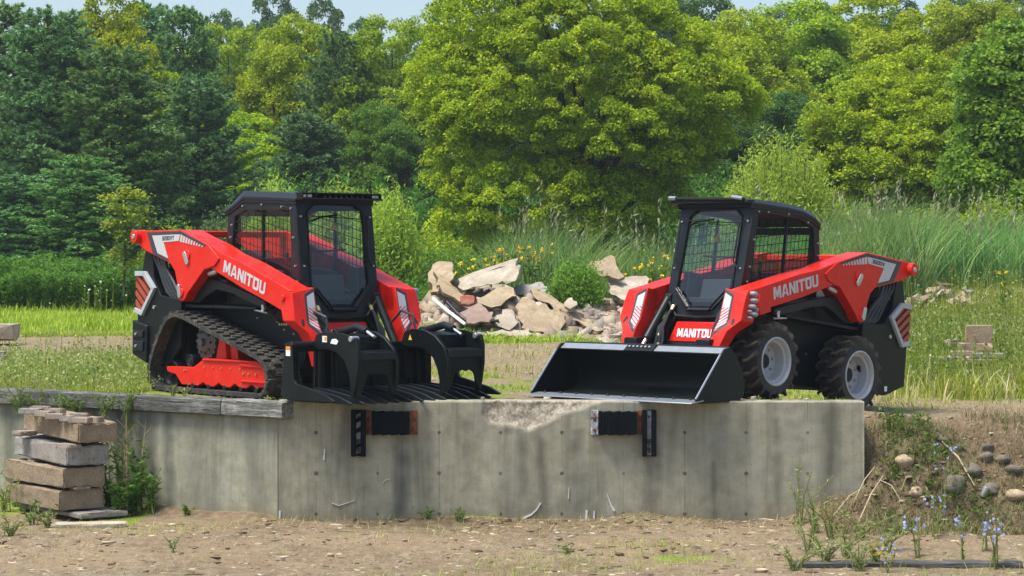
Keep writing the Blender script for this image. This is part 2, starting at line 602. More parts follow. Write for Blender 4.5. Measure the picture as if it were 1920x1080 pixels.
    b = MB().add([(-.40, -.40, 1.16), (-.40, .40, 1.16), (-.40, .40, 2.0), (-.40, -.40, 2.0)], [(0, 1, 2, 3)])
    b.build('rear_window', M['glass'], root, smooth=False)
    far = 1 if T else -1
    tri = MB()
    tri.prism([(.11, 1.84), (.25, 1.84), (.18, 1.96)], 'xz', far * .478, far * .482)
    tri.build('warning_decal', M['yellow'], root)
    for y in (.47, -.47):
        for z in (1.98, 1.44):
            bolt(fx(y, z)[0] + .004, y, z, sc=.8, rot=(0, 0, PI / 2))
    # interior
    b = MB()
    b.prism([(.30, 1.10), (.34, 1.22), (-.12, 1.20), (-.12, 1.10)], 'xz', -.25, .25)
    b.prism([(-.06, 1.20), (-.14, 1.52), (-.24, 1.54), (-.22, 1.18)], 'xz', -.24, .24)
    b.build('seat', M['seat'], root, .03, 3)
    b = MB()
    for s in (1, -1):
        b.prism([(.40, 1.30), (.40, 1.38), (-.05, 1.42), (-.05, 1.34)], 'xz', s * .29, s * .38)
        b.tube([(.38, s * .33, 1.38), (.42, s * .33, 1.50), (.40, s * .33, 1.58)], [.018, .018, .032], 8)
        b.box(.62, .80, min(s * .36, s * .44), max(s * .36, s * .44), 1.05, 1.42)
    b.tube([(.60, -.34, 1.62), (.66, 0, 1.60), (.60, .34, 1.62)], .014, 6)
    b.box(.55, .86, -.42, .42, 1.06, 1.12)
    b.prism([(.60, 1.12), (.78, 1.12), (.74, 1.34), (.66, 1.34)], 'xz', -.20, .20)
    b.build('controls', M['seat'], root, .008)
    # roof
    ringy = []
    for y, pr in ((-.535, bev), (-.455, top), (.455, top), (.535, bev)):
        lowr = [(x, z - .035) for x, z in reversed(bev)]
        ringy.append([(x, y, z) for x, z in pr] + [(x, y, z) for x, z in lowr])
    MB().loft(ringy).build('roof', sat, root, .006)
    sk = MB()
    for s in (1, -1):
        xz(sk, [(x, z - .004) for x, z in bev] + [(x - .02 if k == 4 else x, z - .065) for k, (x, z) in reversed(list(enumerate(bev)))], s, .505, .528)
    sk.box(.84, .87, -.50, .50, 2.135, 2.19)
    sk.build('roof_skirt', sat, root, .004)
    if T:
        b = MB()
        b.box(.86, .99, -.535, .545, 2.163, 2.182)
        b.box(.86, .99, -.535, .545, 2.226, 2.240)
        b.box(.86, .885, -.52, .53, 2.18, 2.23)
        for k in range(9):
            y = -.25 + .075 * k
            b.box(.885, .99, y, y + .014, 2.182, 2.226)
        for y in (-.535, .53, -.36, .40): b.box(.885, .99, y, y + .018, 2.182, 2.226)
        b.tube([(1.0, -.54, 2.172), (1.0, .55, 2.172)], .011, 6)
        v = b.build('light_guard', blk, root, .003)
        for y in (-.51, -.43, .43, .49):
            MB().box(.885, .955, y, y + .055, 2.188, 2.220).build('lamp_or_highlight', M['white'], v, .006)
        MB().box(.885, .93, -.24, .40, 2.188, 2.200).build('highlight_strip', M['silver'], v, .003)  # pale strip puts the white highlight behind the fins into colour
    else:
        b = MB().tube([(.96, -.60, 2.225), (.965, .47, 2.205)], .024, 10)
        b.prism([(.84, 2.16), (.97, 2.17), (.97, 2.20), (.84, 2.22)], 'xz', -.58, .52)
        v = b.build('light_guard', blk, root, .004)
        for y0, y1 in ((-.60, -.50), (.30, .45)):
            MB().tube([(.972, y0, 2.236), (.972, y1, 2.232 if y0 < 0 else 2.215)], .026, 10).build('lamp_or_highlight', M['worn'], v)  # pale tubes stand for the white highlights at the bar ends
    # ---- front plate with the lettering
    pl = MB()
    pl.hexa([(1.075, -.365, .595), (1.075, .365, .595), (1.04, .365, .595), (1.04, -.365, .595)], [(1.050, -.28, .822), (1.050, .28, .822), (1.01, .28, .822), (1.01, -.28, .822)])
    plate = pl.build('front_plate', red, root, .008)
    dl = Vector((-.025, 0, .227)).normalized()
    lettering('MANITOU', Vector((1.0715, -.245, .645)), (0, .49, 0), dl * .098, (.99, 0, .11), M['white'], plate)
    b = MB().hexa([(1.10, -.40, .46), (1.10, .40, .46), (1.0, .40, .46), (1.0, -.40, .46)], [(1.085, -.385, .585), (1.085, .385, .585), (1.0, .385, .585), (1.0, -.385, .585)])
    b.build('front_guard', M['satin'], root, .008)
    # ---- lift arms
    beam = A([(1.265, 1.15), (1.104, 1.203), (.346, 1.455), (-.05, 1.563), (-.33, 1.674), (-.70, 1.78), (-.70, 1.5), (-.311, 1.411), (.311, 1.185), (.856, 1.015), (1.13, .925), (1.27, .90)])
    gus = A([(-.887, 1.859), (-.33, 1.674), (-.108, 1.511), (-.199, 1.436), (-.33, 1.408), (-.408, 1.399), (-.759, 1.13), (-.80, 1.075), (-.862, 1.045), (-.93, 1.065), (-.972, 1.15),
             (-.972, 1.266), (-1.018, 1.393), (-1.106, 1.476), (-1.675, 1.635), (-1.80, 1.695), (-1.865, 1.77), (-1.82, 1.845), (-1.72, 1.857)])
    XF = [(1.18, 1.278), (.82, 1.36), (.69, 1.44), (.50, 1.50), (.33, 1.525)]
    if T: XF = [(z + .035, x - .05) for z, x in XF]
    YO = [(1.18, .845), (.82, .86), (.69, .74), (.50, .69), (.33, .67)]
    XB = [(1.18, 1.08), (.95, 1.08), (.82, 1.14), (.69, 1.25), (.50, 1.36), (.33, 1.40)]
    oz = .035 if T else 0
    ox = -.05 if T else 0
    xf = lambda z: interp(z, XF)
    for s in (1, -1):
        b = MB()
        xz(b, beam, s, .55, .85)
        xz(b, gus, s, .58, .868)
        legr = []
        for z in (1.175, 1.0, .82, .755, .69, .50, .33):
            x0, x1 = interp(z + oz, XF), interp(z, XB) + ox
            yo = interp(z, YO)
            legr.append([(x0, s * .55, z + oz), (x0, s * yo, z + oz - (.05 if z > 1.1 else 0)), (x1, s * yo, z + oz - (.05 if z > 1.1 else 0)), (x1, s * .55, z + oz)])
        b.loft(legr)
        b.cyl((-1.795 + dx(-1.8), s * .80, 1.775), (-1.795 + dx(-1.8), s * .935, 1.775), .076, 28)
        b.cyl((-.745 + dx(-.7), s * .86, 1.562), (-.745 + dx(-.7), s * .882, 1.562), .055, 20)
        b.cyl((-.875 + dx(-.8), s * .86, 1.135), (-.875 + dx(-.8), s * .882, 1.135), .05, 20)
        if s > 0:
            xz(b, A([(1.10, 1.133), (1.058, .91), (.864, .971), (.90, 1.075)]), s, .84, .885)
        else:
            b.cyl((1.14 + dx(1.1), s * .84, 1.07 + dz(1)), (1.14 + dx(1.1), s * .872, 1.07 + dz(1)), .036, 18)
        arm = b.build('lift_arm', red, root, .007)
        # pins
        MB().cyl((-1.795 + dx(-1.8), s * .93, 1.775), (-1.795 + dx(-1.8), s * .945, 1.775), .030, 18).build('pivot_pin', M['steel'], arm, .004)
        for cc, ax_, ln_, rr_ in (((-.765 + dx(-.7), 1.525), (-.5, .86), .105, .031), ((-.905 + dx(-.8), 1.15), (-.22, .97), .10, .030)):
            b = MB()
            xz(b, capsule(cc, ax_, ln_, rr_), s, .872, .892)
            b.build('pin_keeper', M['steel'], arm, .004)
        # stickers on the rear gusset
        b = MB()
        xz(b, A([(-.36, 1.672), (-.885, 1.846), (-1.605, 1.836), (-1.477, 1.594), (-1.140, 1.498), (-1.155, 1.530), (-1.38, 1.594), (-1.497, 1.80), (-.90, 1.812), (-.40, 1.655)]), s, .86, .8712)
        b.build('sticker_border', M['charcoal'], arm, smooth=False)
        b = MB()
        xz(b, A([(-1.493, 1.80), (-1.378, 1.597), (-1.157, 1.538), (-1.252, 1.722), (-.93, 1.735), (-.90, 1.810)]), s, .86, .872)
        for k in range(9):
            t0 = .895 - .055 * k
            hh = .078 * (1 - k / 10)
            top = 1.808 - (.895 - t0) * .315
            wd = .040 - .003 * k
            xz(b, A([(-t0 + .012, top), (-t0 + .012 + wd, top - wd * .33), (-t0 + wd - .01, top - hh - wd * .33), (-t0 - .01, top - hh)]), s, .86, .872)
        b.build('sticker_field', M['silver'], arm, smooth=False)
        wd = '3200VT' if T else '3600V'
        if s > 0:
            lettering(wd, Vector((-1.00 + dx(-1), s * .872, 1.748 + dz(-1))), (-.26, 0, -.006), (0, 0, .046), (0, s, 0), M['charcoal'], arm, 'model_lettering', .002)
            lettering('MANITOU', Vector((.790 + dx(.7), s * .850, 1.113 + dz(.7))), (-.805, 0, .247), (.030, 0, .130), (0, s, 0), M['silver'], arm)
        else:
            lettering(wd, Vector((-1.28 + dx(-1), s * .872, 1.742 + dz(-1))), (.26, 0, .006), (0, 0, .046), (0, s, 0), M['charcoal'], arm, 'model_lettering', .002)
            lettering('MANITOU', Vector((-.045 + dx(-.0), s * .850, 1.362 + dz(0))), (.805, 0, -.247), (.030, 0, .130), (0, s, 0), M['silver'], arm)
        # sticker on the front of the leg
        def facepoly(poly, off, mat, name):
            bb = MB()
            cuts = [1.3 + oz, .82 + oz, .69 + oz, .4]
            for z1, z0 in zip(cuts, cuts[1:]):
                q = clip(clip(poly, 0, 1, z0), 0, -1, -z1)
                if len(q) > 2:
                    vs = [(xf(p[1]) + off, s * p[0], p[1]) for p in q]
                    vb = [(xf(p[1]) - .002, s * p[0], p[1]) for p in q]
                    n = len(q)
                    bb.add(vs + vb, [tuple(range(n)), tuple(range(2 * n - 1, n - 1, -1))] + [(i, (i + 1) % n, n + (i + 1) % n, n + i) for i in range(n)])
            return bb
        zz = oz
        facepoly([(.560, 1.168 + zz), (.690, 1.105 + zz), (.705, .765 + zz), (.560, .635 + zz)], .0025, None, '').build('sticker_border', M['charcoal'], arm, smooth=False)
        inner_p = [(.568, 1.125 + zz), (.664, 1.078 + zz), (.675, .790 + zz), (.568, .690 + zz)]
        facepoly(inner_p, .0045, None, '').build('sticker_field', M['silver'], arm, smooth=False)
        bb = MB()
        k = 0
        for q in stripes(clip(inner_p, 0, -1, -(.96 + zz)), -.55, .83, .01, .032, .010):
            qq = facepoly(q, .0062, None, '')
            bb.add(qq.v, qq.f)
        bb.build('sticker_stripe', M['red'], arm, smooth=False)
        # oval slot in the leg: a dark patch stands for its inner shade
        b = MB()
        z0 = .80 + oz
        pts = []
        for k in range(16):
            a = 2 * PI * k / 16
            u, v = math.cos(a) * .022, math.sin(a) * .042
            pts.append((.762 + u - v * .25, z0 + v))
        n = len(pts)
        b.add([(xf(p[1]) + .003, s * p[0], p[1]) for p in pts] + [(xf(p[1]) - .02, s * p[0], p[1]) for p in pts], [tuple(range(n)), tuple(range(2 * n - 1, n - 1, -1))] + [(i, (i + 1) % n, n + (i + 1) % n, n + i) for i in range(n)])
        b.build('slot', M['dark'], arm, smooth=False)
        # lower link and cylinder caps under the arm
        b = MB()
        xz(b, A([(-.86, 1.30), (-.60, 1.315), (-.27, 1.265), (.34, 1.115), (.62, 1.035), (.64, .97), (.56, .955), (.30, 1.015), (-.05, 1.12), (-.35, 1.17), (-.56, 1.10), (-.70, 1.03), (-.92, 1.03)]), s, .62, .74)
        b.build('lift_link', sat, root, .012)
        b = MB()
        b.tube([(-.27, s * .80, 1.375), (-.30, s * .80, 1.372), (-.41, s * .80, 1.350), (-.44, s * .80, 1.343)], [.018, .032, .032, .02], 12)
        b.build('cylinder_end', M['steel'], root)
        b = MB()
        b.tube([(.36, s * .72, .955), (.60, s * .72, .925)], .012, 8)
        b.build('grab_rod', M['steel'], root)
        b = MB()
        b.cyl((.585, s * .745, .985), (.585, s * .775, .985), .025, 12)
        b.build('link_fitting', M['steel'], root)
        b = MB()
        xz(b, [(.52, .945), (.56, .945), (.56, 1.015), (.52, 1.015)], s, .742, .746)
        b.build('white_decal', M['white'], root)
        # tilt cylinder
        b = MB()
        b.cyl((.985, s * .485, 1.085), (1.315, s * .485, .59), .047, 20)
        b.cyl((.955, s * .44, 1.10), (.955, s * .53, 1.10), .052, 18)
        t_cyl = b.build('tilt_cylinder', sat, root, .006)
        MB().cyl((1.31, s * .485, .60), (1.425, s * .485, .43), .024, 14).build('cylinder_rod', M['chrome'], t_cyl)
        b = MB()
        for q, yy in enumerate((.36, .39, .42)):
            b.tube([(.99, s * yy, 1.02 - .04 * q), (1.10, s * yy, .92 - .05 * q), (1.19, s * yy, .74), (1.20 + .02 * q, s * (yy - .02), .58), (1.24, s * yy, .46)], .017, 7)
        b.build('hydraulic_hose', M['hose'], root)
        b = MB()
        b.tube([(1.18, s * .405, .70), (1.21, s * .405, .64)], .021, 8)
        b.tube([(1.225, s * .375, .56), (1.235, s * .375, .50)], .021, 8)
        b.tube([(1.03, s * .36, 1.00), (1.06, s * .36, .95)], .022, 8)
        b.build('hose_coupling', M['brass'], root)
        b = MB()
        b.tube([(.52, s * .505, 1.01), (.53, s * .60, .90), (.62, s * .60, .84)], .015, 6)
        b.tube([(.22, s * .505, .93), (.30, s * .58, .99), (.48, s * .60, .97)], .014, 6)
        b.build('hydraulic_hose', M['hose'], root)
    # tube that ties the two arms together behind the cab
    b = MB()
    b.box(-1.02, -.90, -.58, .58, 1.765, 1.835)
    b.build('arm_cross_tube', red, root, .012)
    # couplers beside the front of the left arm
    b = MB()
    for (x, z, r, l) in ((1.205, 1.125, .032, .05), (1.195, 1.055, .028, .06), (1.215, .985, .027, .055), (1.165, .96, .027, .05), (1.185, .905, .030, .06), (1.235, .86, .018, .03), (1.245, .93, .016, .03)):
        b.cyl((x + ox, .84, z + oz), (x + ox, .865 + l, z + oz), r, 12)
        b.cyl((x + ox, .865 + l, z + oz), (x + ox, .88 + l, z + oz), r * .7, 10)
    b.build('hydraulic_coupler', M['worn'], root, .004)
    # coupler plate behind the attachment
    b = MB()
    for s in (1, -1):
        b.prism([(1.40, .22), (1.58, .22), (1.56, .58), (1.46, .60)], 'xz', s * .42, s * .60)
    b.box(1.46, 1.54, -.60, .60, .30, .50)
    b.build('quick_coupler', blk, root, .008)
    # ---- running gear
    if not T:
        parts = wheel_part()
        hub0 = empty('wheel')
        hub0.parent = root
        tyre = parts[0].build('tyre', M['rubber'], hub0, .003)
        parts[1].build('tread_lug', M['tread'], tyre, .004, smooth=False)
        tyre.children[0].name = 'tread'
        rim = parts[2].build('rim', M['rim'], hub0, angle=50)
        parts[3].build('hub_cap', M['dark'], hub0)
        parts[4].build('wheel_nuts', M['steel'], hub0)
        first_w = True
        for (x, s) in ((.75, 1), (-.85, 1), (.75, -1), (-.85, -1)):
            o = hub0 if first_w else copy_tree(hub0, root)
            first_w = False
            o.location = (x, s * .765, .435)
            if x < 0: o.scale = (1.045, 1.0, 1.045)
            o.rotation_euler = (0, .35 * x + .2 * s, 0 if s > 0 else PI)
        b = MB()
        for s in (1, -1):
            for x in (.75, -.85): b.cyl((x, s * .48, .435), (x, s * .70, .435), .09, 18)
        b.build('axle_housing', M['dark'], root)
    else:
        build_tracks(root)


def build_tracks(root):
    out = [(-1.33, .015), (-1.46, .075), (-1.50, .20), (-1.46, .36), (-1.28, .66), (-1.12, .845), (-1.04, .895), (-.93, .912), (-.80, .895), (-.20, .73), (.40, .565), (.76, .462), (.86, .42),
           (.925, .33), (.935, .17), (.89, .06), (.80, .012)]
    # resample evenly
    P = [Vector(p) for p in out] + [Vector(out[0])]
    cum = [0]
    for a, b_ in zip(P, P[1:]): cum.append(cum[-1] + (b_ - a).length)
    N = 84
    pts = []
    for k in range(N):
        t = cum[-1] * k / N
        i = max(j for j in range(len(P) - 1) if cum[j] <= t + 1e-9)
        pts.append(P[i].lerp(P[i + 1], (t - cum[i]) / (cum[i + 1] - cum[i])))
    for _ in range(2):
        pts = [(pts[k - 1] + pts[k] * 2 + pts[(k + 1) % N]) / 4 for k in range(N)]
    nrm = []
    for k in range(N):
        d = (pts[(k + 1) % N] - pts[k - 1]).normalized()
        nrm.append(Vector((d.y, -d.x)))                # the path runs clockwise seen from -Y, outward is here
    cen = Vector((-.3, .4))
    if (pts[10] - cen).dot(nrm[10]) < 0: nrm = [-n for n in nrm]
    for s in (1, -1):
        y0, y1 = .52, .95
        b = MB()
        n = N
        vs, fs = [], []
        for k in range(n):
            p, q = pts[k] - nrm[k] * .0, pts[k] - nrm[k] * .045
            vs += [(p.x, s * y0, p.y), (p.x, s * y1, p.y), (q.x, s * y1, q.y), (q.x, s * y0, q.y)]
        for k in range(n):
            j = (k + 1) % n
            for e in range(4):
                fs.append((k * 4 + e, k * 4 + (e + 1) % 4, j * 4 + (e + 1) % 4, j * 4 + e))
        b.add(vs, fs)
        belt = b.build('track_belt', M['trackrub'], root, angle=50)
        b = MB()
        for k in range(0, N, 1):
            p, nn = pts[k], nrm[k]
            t = Vector((nn.y, -nn.x))
            # staggered pads across the belt
            for q in range(4):
                if (q + k) % 2: continue
                ya, yb = y0 + .012 + q * .105, y0 + .012 + q * .105 + .10
                c = [p - t * .026 - nn * .006, p + t * .026 - nn * .006, p + t * .018 + nn * .024, p - t * .018 + nn * .024]
                b.add([(v.x, s * ya, v.y) for v in c] + [(v.x, s * yb, v.y) for v in c], [(0, 1, 2, 3), (7, 6, 5, 4), (0, 4, 5, 1), (1, 5, 6, 2), (2, 6, 7, 3), (3, 7, 4, 0)])
        b.build('track_pads', M['trackrub'], belt, smooth=False)
        # drive sprocket with teeth
        b = MB()
        prof = []
        nt_ = 17
        for k in range(nt_ * 4):
            a = 2 * PI * k / (nt_ * 4)
            r = (.185, .205, .205, .178)[k % 4]
            prof.append((-.62 + math.cos(a) * r, .575 + math.sin(a) * r))
        xz(b, prof, s, .66, .72)
        b.lathe([(.0, s * .76), (.10, s * .76), (.13, s * .735), (.16, s * .725), (.165, s * .71)], 32, 'y', (-.62, 0, .575))
        b.cyl((-.62, s * .70, .575), (-.62, s * .80, .575), .045, 18)
        sp = b.build('drive_sprocket', M['sprocket'], root, .004)
        b = MB()
        for k in range(9):
            a = 2 * PI * k / 9
            b.cyl((-.62 + math.cos(a) * .125, s * .735, .575 + math.sin(a) * .125), (-.62 + math.cos(a) * .125, s * .752, .575 + math.sin(a) * .125), .012, 8)
        b.build('sprocket_bolts', M['dark'], sp)
        # undercarriage beam
        b = MB()
        xz(b, [(-1.22, .285), (-.66, .295), (-.46, .385), (.66, .395), (.82, .37), (.845, .125), (.66, .12), (.60, .10), (.50, .145), (.40, .10), (.28, .095), (.18, .14), (.08, .095), (-.04, .09), (-.14, .135), (-.24, .09),
               (-.36, .088), (-.46, .13), (-.56, .088), (-.90, .09), (-1.02, .20), (-1.20, .225)], s, .74, .865)
        xz(b, [(-.42, .38), (-.34, .66), (-.24, .66), (-.20, .38)], s, .66, .72)
        xz(b, [(-.10, .38), (-.14, .62), (.0, .58), (.04, .38)], s, .66, .72)
        b.prism([(-.36, .62), (.02, .55), (.02, .38), (-.36, .38)], 'xz', s * .54, s * .66)
        xz(b, [(.30, .335), (.80, .33), (.80, .355), (.30, .365)], s, .86, .885)
        xz(b, [(.32, .165), (.80, .165), (.80, .19), (.32, .19)], s, .86, .885)
        xz(b, [(-.46, .375), (.66, .385), (.62, .405), (-.44, .40)], s, .74, .885)
        bm_ = b.build('track_frame', M['red'], root, .008)
        b = MB()
        for x in (-.42, -.25, -.08, .10, .28):
            b.cyl((x, s * .86, .305), (x, s * .874, .305), .011, 8)
        for x in (.36, .46, .60):
            b.cyl((x, s * .86, .26), (x, s * .880, .26), .014, 8)
        for x in (-.84, -.80): b.cyl((x, s * .86, .255), (x, s * .875, .255), .012, 8)
        b.build('frame_bolts', M['brass'], bm_)
        for x in (-.66, -.34, -.02, .30, .60):
            r = MB()
            r.cyl((x, s * .60, .085), (x, s * .84, .085), .072, 20)
            r.cyl((x, s * .84, .085), (x, s * .875, .085), .035, 14)
            r.build('track_roller', M['satin'], root, .006)
        for (x, z, r_) in ((-1.22, .20, .155), (.70, .20, .16), (-.83, .36, .075)):
            r = MB()
            r.lathe([(.0, s * .80), (.04, s * .80), (.05, s * .77), (r_ - .04, s * .765), (r_ - .02, s * .80), (r_, s * .80), (r_, s * .62), (.0, s * .62)], 32, 'y', (x, 0, z))
            r.build('idler_wheel', M['satin'], root, .004)


def build_bucket(root):
    hw = 1.155
    att = M['attach']
    # shell: floor, curved back and top lip as one bent plate
    inn = [(2.33, -.125), (1.86, -.062), (1.74, -.03), (1.68, .03), (1.66, .10), (1.70, .22), (1.80, .35), (1.86, .40), (1.925, .468)]
    outp = [(2.33, -.148), (1.80, -.085), (1.68, -.055), (1.62, .01), (1.60, .10), (1.64, .24), (1.75, .38), (1.83, .44), (1.90, .49)]
    b = MB()
    b.prism(inn + outp[::-1], 'xz', -hw, hw)
    bk = b.build('bucket', att, root, .004)
    for s in (1, -1):
        b = MB()
        xz(b, [(2.41, -.135), (2.33, -.155), (1.68, -.075), (1.605, .0), (1.60, .12), (1.84, .41), (1.89, .478), (1.99, .455), (2.05, .375)], s, hw - .012, hw + .012)
        b.build('side_plate', att, bk, .004)
    b = MB()
    b.prism([(2.49, -.172), (2.485, -.160), (2.29, -.112), (2.29, -.128)], 'xz', -1.175, 1.175)
    ed = b.build('cutting_edge', M['worn'], bk, .002)
    b = MB()
    for k in range(10):
        y = -1.02 + k * .227
        b.cyl((2.325, y, -.120), (2.318, y, -.106), .016, 8)
    b.build('edge_bolts', M['dark'], bk)
    b = MB()
    b.prism([(1.925, .470), (2.0, .405), (1.985, .395), (1.91, .452)], 'xz', -hw + .013, -.16)
    b.prism([(1.925, .470), (2.0, .405), (1.985, .395), (1.91, .452)], 'xz', .16, hw - .013)
    b.build('top_lip', M['worn'], bk, .002)
    b = MB()
    b.prism([(1.86, .46), (1.95, .475), (2.03, .40), (1.99, .375), (1.87, .44)], 'xz', -.20, .20)
    st = b.build('step', M['black'], bk, .003)
    b = MB()
    for k in range(6): b.cyl((1.985, -.14 + .056 * k, .44), (2.0, -.14 + .056 * k, .452), .012, 8)
    b.build('step_studs', M['steel'], bk)
    for s in (1, -1):
        MB().tube([(2.05, s * (hw - .0), .385), (2.40, s * (hw - .0), -.115)], .012, 6).build('side_cutter', M['worn'], bk)


def build_grapple(root):
    att = M['attach']
    g = MB()
    # back frame
    for y in np.linspace(-1.02, 1.02, 9):
        g.box(1.54, 1.58, y - .02, y + .02, .06, .60)
    g.box(1.50, 1.60, -1.08, 1.08, .54, .62)
    g.box(1.50, 1.62, -1.08, 1.08, .05, .14)
    g.box(1.50, 1.53, -.72, .72, .14, .56)
    g.tube([(1.56, -1.10, .60), (1.56, -.62, .60)], .05, 14)
    g.tube([(1.56, 1.10, .60), (1.56, .62, .60)], .05, 14)
    root_g = g.build('grapple_rake', att, root, .006)
    for y in (-.70, -.58, .58, .70):
        b = MB()
        b.prism([(1.48, .10), (1.62, .10), (1.60, .62), (1.72, .74), (1.66, .78), (1.46, .64)], 'xz', y - .02, y + .02)
        b.build('rake_bracket', att, root_g, .004)
    for s in (1, -1):
        b = MB()
        xz(b, [(1.50, .63), (1.42, .08), (1.54, .035), (2.36, .045), (2.38, .062), (2.20, .125), (1.76, .205), (1.70, .21), (1.66, .25), (1.63, .62)], s, 1.085, 1.12)
        b.build('side_plate', att, root_g, .005)
    # tines
    first = None
    for k in range(13):
        y = -.93 + k * .155
        b = MB()
        b.prism([(1.55, .16), (1.55, .035), (2.40, .012), (2.44, .03), (2.20, .095), (1.80, .15)], 'xz', -.0125, .0125)
        if first is None:
            first = b.build('tine', M['satin'], root_g, .005)
            o = first
        else:
            o = first.copy(); COL.objects.link(o); o.parent = root_g
        o.location = (0, y, 0)
    b = MB()
    for x, z in ((1.72, .09), (2.02, .07)):
        b.box(x, x + .05, -1.09, 1.09, z - .03, z + .012)
    b.box(1.62, 2.16, -1.09, 1.09, .028, .045)
    b.build('tine_cross_bar', att, root_g, .003)
    # claws
    for c in (-.57, .605):
        half = .245
        b = MB()
        prof_a = [(1.60, .60), (1.66, .72), (1.80, .755), (2.10, .745), (2.36, .70), (2.40, .60), (2.40, .40), (2.36, .20), (2.305, .075), (2.27, .085), (2.26, .22), (2.235, .34), (2.16, .46), (2.02, .545), (1.85, .575), (1.72, .56)]
        prof_b = [(1.60, .60), (1.66, .72), (1.80, .765), (2.02, .75), (2.20, .69), (2.34, .585), (2.41, .45), (2.41, .28), (2.34, .10), (2.29, .055), (2.27, .075), (2.27, .22), (2.235, .34), (2.16, .46), (2.02, .545), (1.85, .575), (1.72, .56)]
        near, farp = (prof_a, prof_b) if c < 0 else (prof_b, prof_a)
        b.prism(near, 'xz', c - half - .02, c - half + .02)
        b.prism(farp, 'xz', c + half - .02, c + half + .02)
        cl = b.build('claw', att, root_g, .006)
        b = MB()
        # cross plate with an arched lower edge, facing forward
        arch = [(c - half, .56), (c - half, .10), (c - half + .05, .12), (c - half + .11, .26), (c - .10, .325), (c - .06, .315), (c - .02, .33), (c + .03, .315), (c + .08, .33), (c + half - .11, .30), (c + half - .05, .14), (c + half, .10), (c + half, .56)]
        b.prism(arch, 'yz', 2.345, 2.365)
        b.box(2.12, 2.37, c - half, c + half, .545, .56)
        b.prism([(2.12, .56), (2.12, .70), (1.70, .73), (1.70, .60)], 'xz', c - half + .02, c + half - .02)
        b.build('claw_plate', att, cl, .004)
        b = MB()
        b.box(2.366, 2.40, c - half + .02, c + half - .02, .47, .55)
        b.build('claw_bar', M['satin'], cl, .006)
        b = MB()
        b.tube([(1.55, c + .06, .72), (1.95, c + .06, .80), (2.12, c + .06, .76)], .042, 14)
        cy = b.build('grapple_cylinder', M['satin'], root_g, .004)
        MB().cyl((2.10, c + .06, .765), (2.25, c + .06, .70), .022, 12).build('cylinder_rod', M['chrome'], cy)
        b = MB()
        b.tube([(1.60, c - .06, .74), (1.56, c - .06, .90), (1.40, c - .10, .95), (1.26, c * .75, .80)], .016, 7)
        b.build('grapple_hose', M['hose'], root_g)
        # lug at the top front and its pin
        b = MB()
        e = c - half if c < 0 else c + half
        b.cyl((2.30, e - .05, .69), (2.30, e + .05, .69), .03, 12)
        b.build('claw_pin', M['steel'], cl, .003)
    # small decals
    b = MB()
    b.box(1.52, 1.60, -1.1225, -1.1205, .50, .56)
    b.build('white_decal', M['white'], root_g)
    b = MB()
    b.box(1.52, 1.60, -1.1225, -1.1205, .56, .60)
    b.build('orange_decal', M['orange'], root_g)
    b = MB()
    b.prism([(1.78, .645), (1.86, .645), (1.86, .71), (1.78, .71)], 'xz', -.8385, -.8365)
    b.prism([(1.92, .635), (2.03, .625), (2.06, .66), (2.02, .685), (1.95, .68)], 'xz', -.8385, -.8365)
    b.build('white_decal', M['white'], root_g)
    b = MB()
    b.prism([(1.82, .66), (1.855, .66), (1.855, .70), (1.82, .70)], 'xz', -.840, -.8384)
    b.build('orange_decal', M['orange'], root_g)
    b = MB()
    b.prism([(1.74, .64), (1.80, .64), (1.77, .70)], 'xz', .3375, .3395)
    b.build('yellow_decal', M['yellow'], root_g)


def place(root, cols, o):
    m = Matrix.Identity(4)
    for r in range(3):
        for c in range(3): m[r][c] = cols[r][c]
        m[r][3] = o[r]
    root.matrix_world = m


ctl = empty('track_loader')
tag(ctl, 'red and black compact track loader with rubber tracks and a grapple rake on concrete ledge', 'track loader')
build_loader(ctl, True)
build_grapple(ctl)
place(ctl, [[.6494, .7604, 0], [-.7604, .6494, 0], [0, 0, 1]], (-2.5099, 26.817, -.0184))
ssl = empty('skid_steer_loader')
tag(ssl, 'red and black skid steer loader on four rubber tyres with an open bucket', 'skid loader')
build_loader(ssl, False)
build_bucket(ssl)
place(ssl, [[-.6762, .7314, .089], [-.7251, -.682, .0955], [.1305, 0, .9914]], (2.6921, 27.1366, -.156))
# ------------------------------------------------------------------ terrain
def sm(t):
    t = np.clip(t, 0, 1)
    return t * t * (3 - 2 * t)


def vnoise(x, y, sc, seed=0):
    """smooth value noise in numpy"""
    x = np.asarray(x, float) * sc + seed * 17.3
    y = np.asarray(y, float) * sc - seed * 9.1
    xi, yi = np.floor(x), np.floor(y)
    fx_, fy_ = sm(x - xi), sm(y - yi)
    h = lambda a, b: np.modf(np.abs(np.sin(a * 127.1 + b * 311.7 + seed * 3.7) * 43758.5453))[0]
    return (h(xi, yi) * (1 - fx_) + h(xi + 1, yi) * fx_) * (1 - fy_) + (h(xi, yi + 1) * (1 - fx_) + h(xi + 1, yi + 1) * fx_) * fy_ - .5


XL, XR = -2.47, 3.71                      # ends of the straight wall
ANG = .71                                 # the angled stretch runs back by this much per metre


def yw(x):
    x = np.asarray(x, float)
    return 25.0 + np.clip(XL - x, 0, 60) * ANG


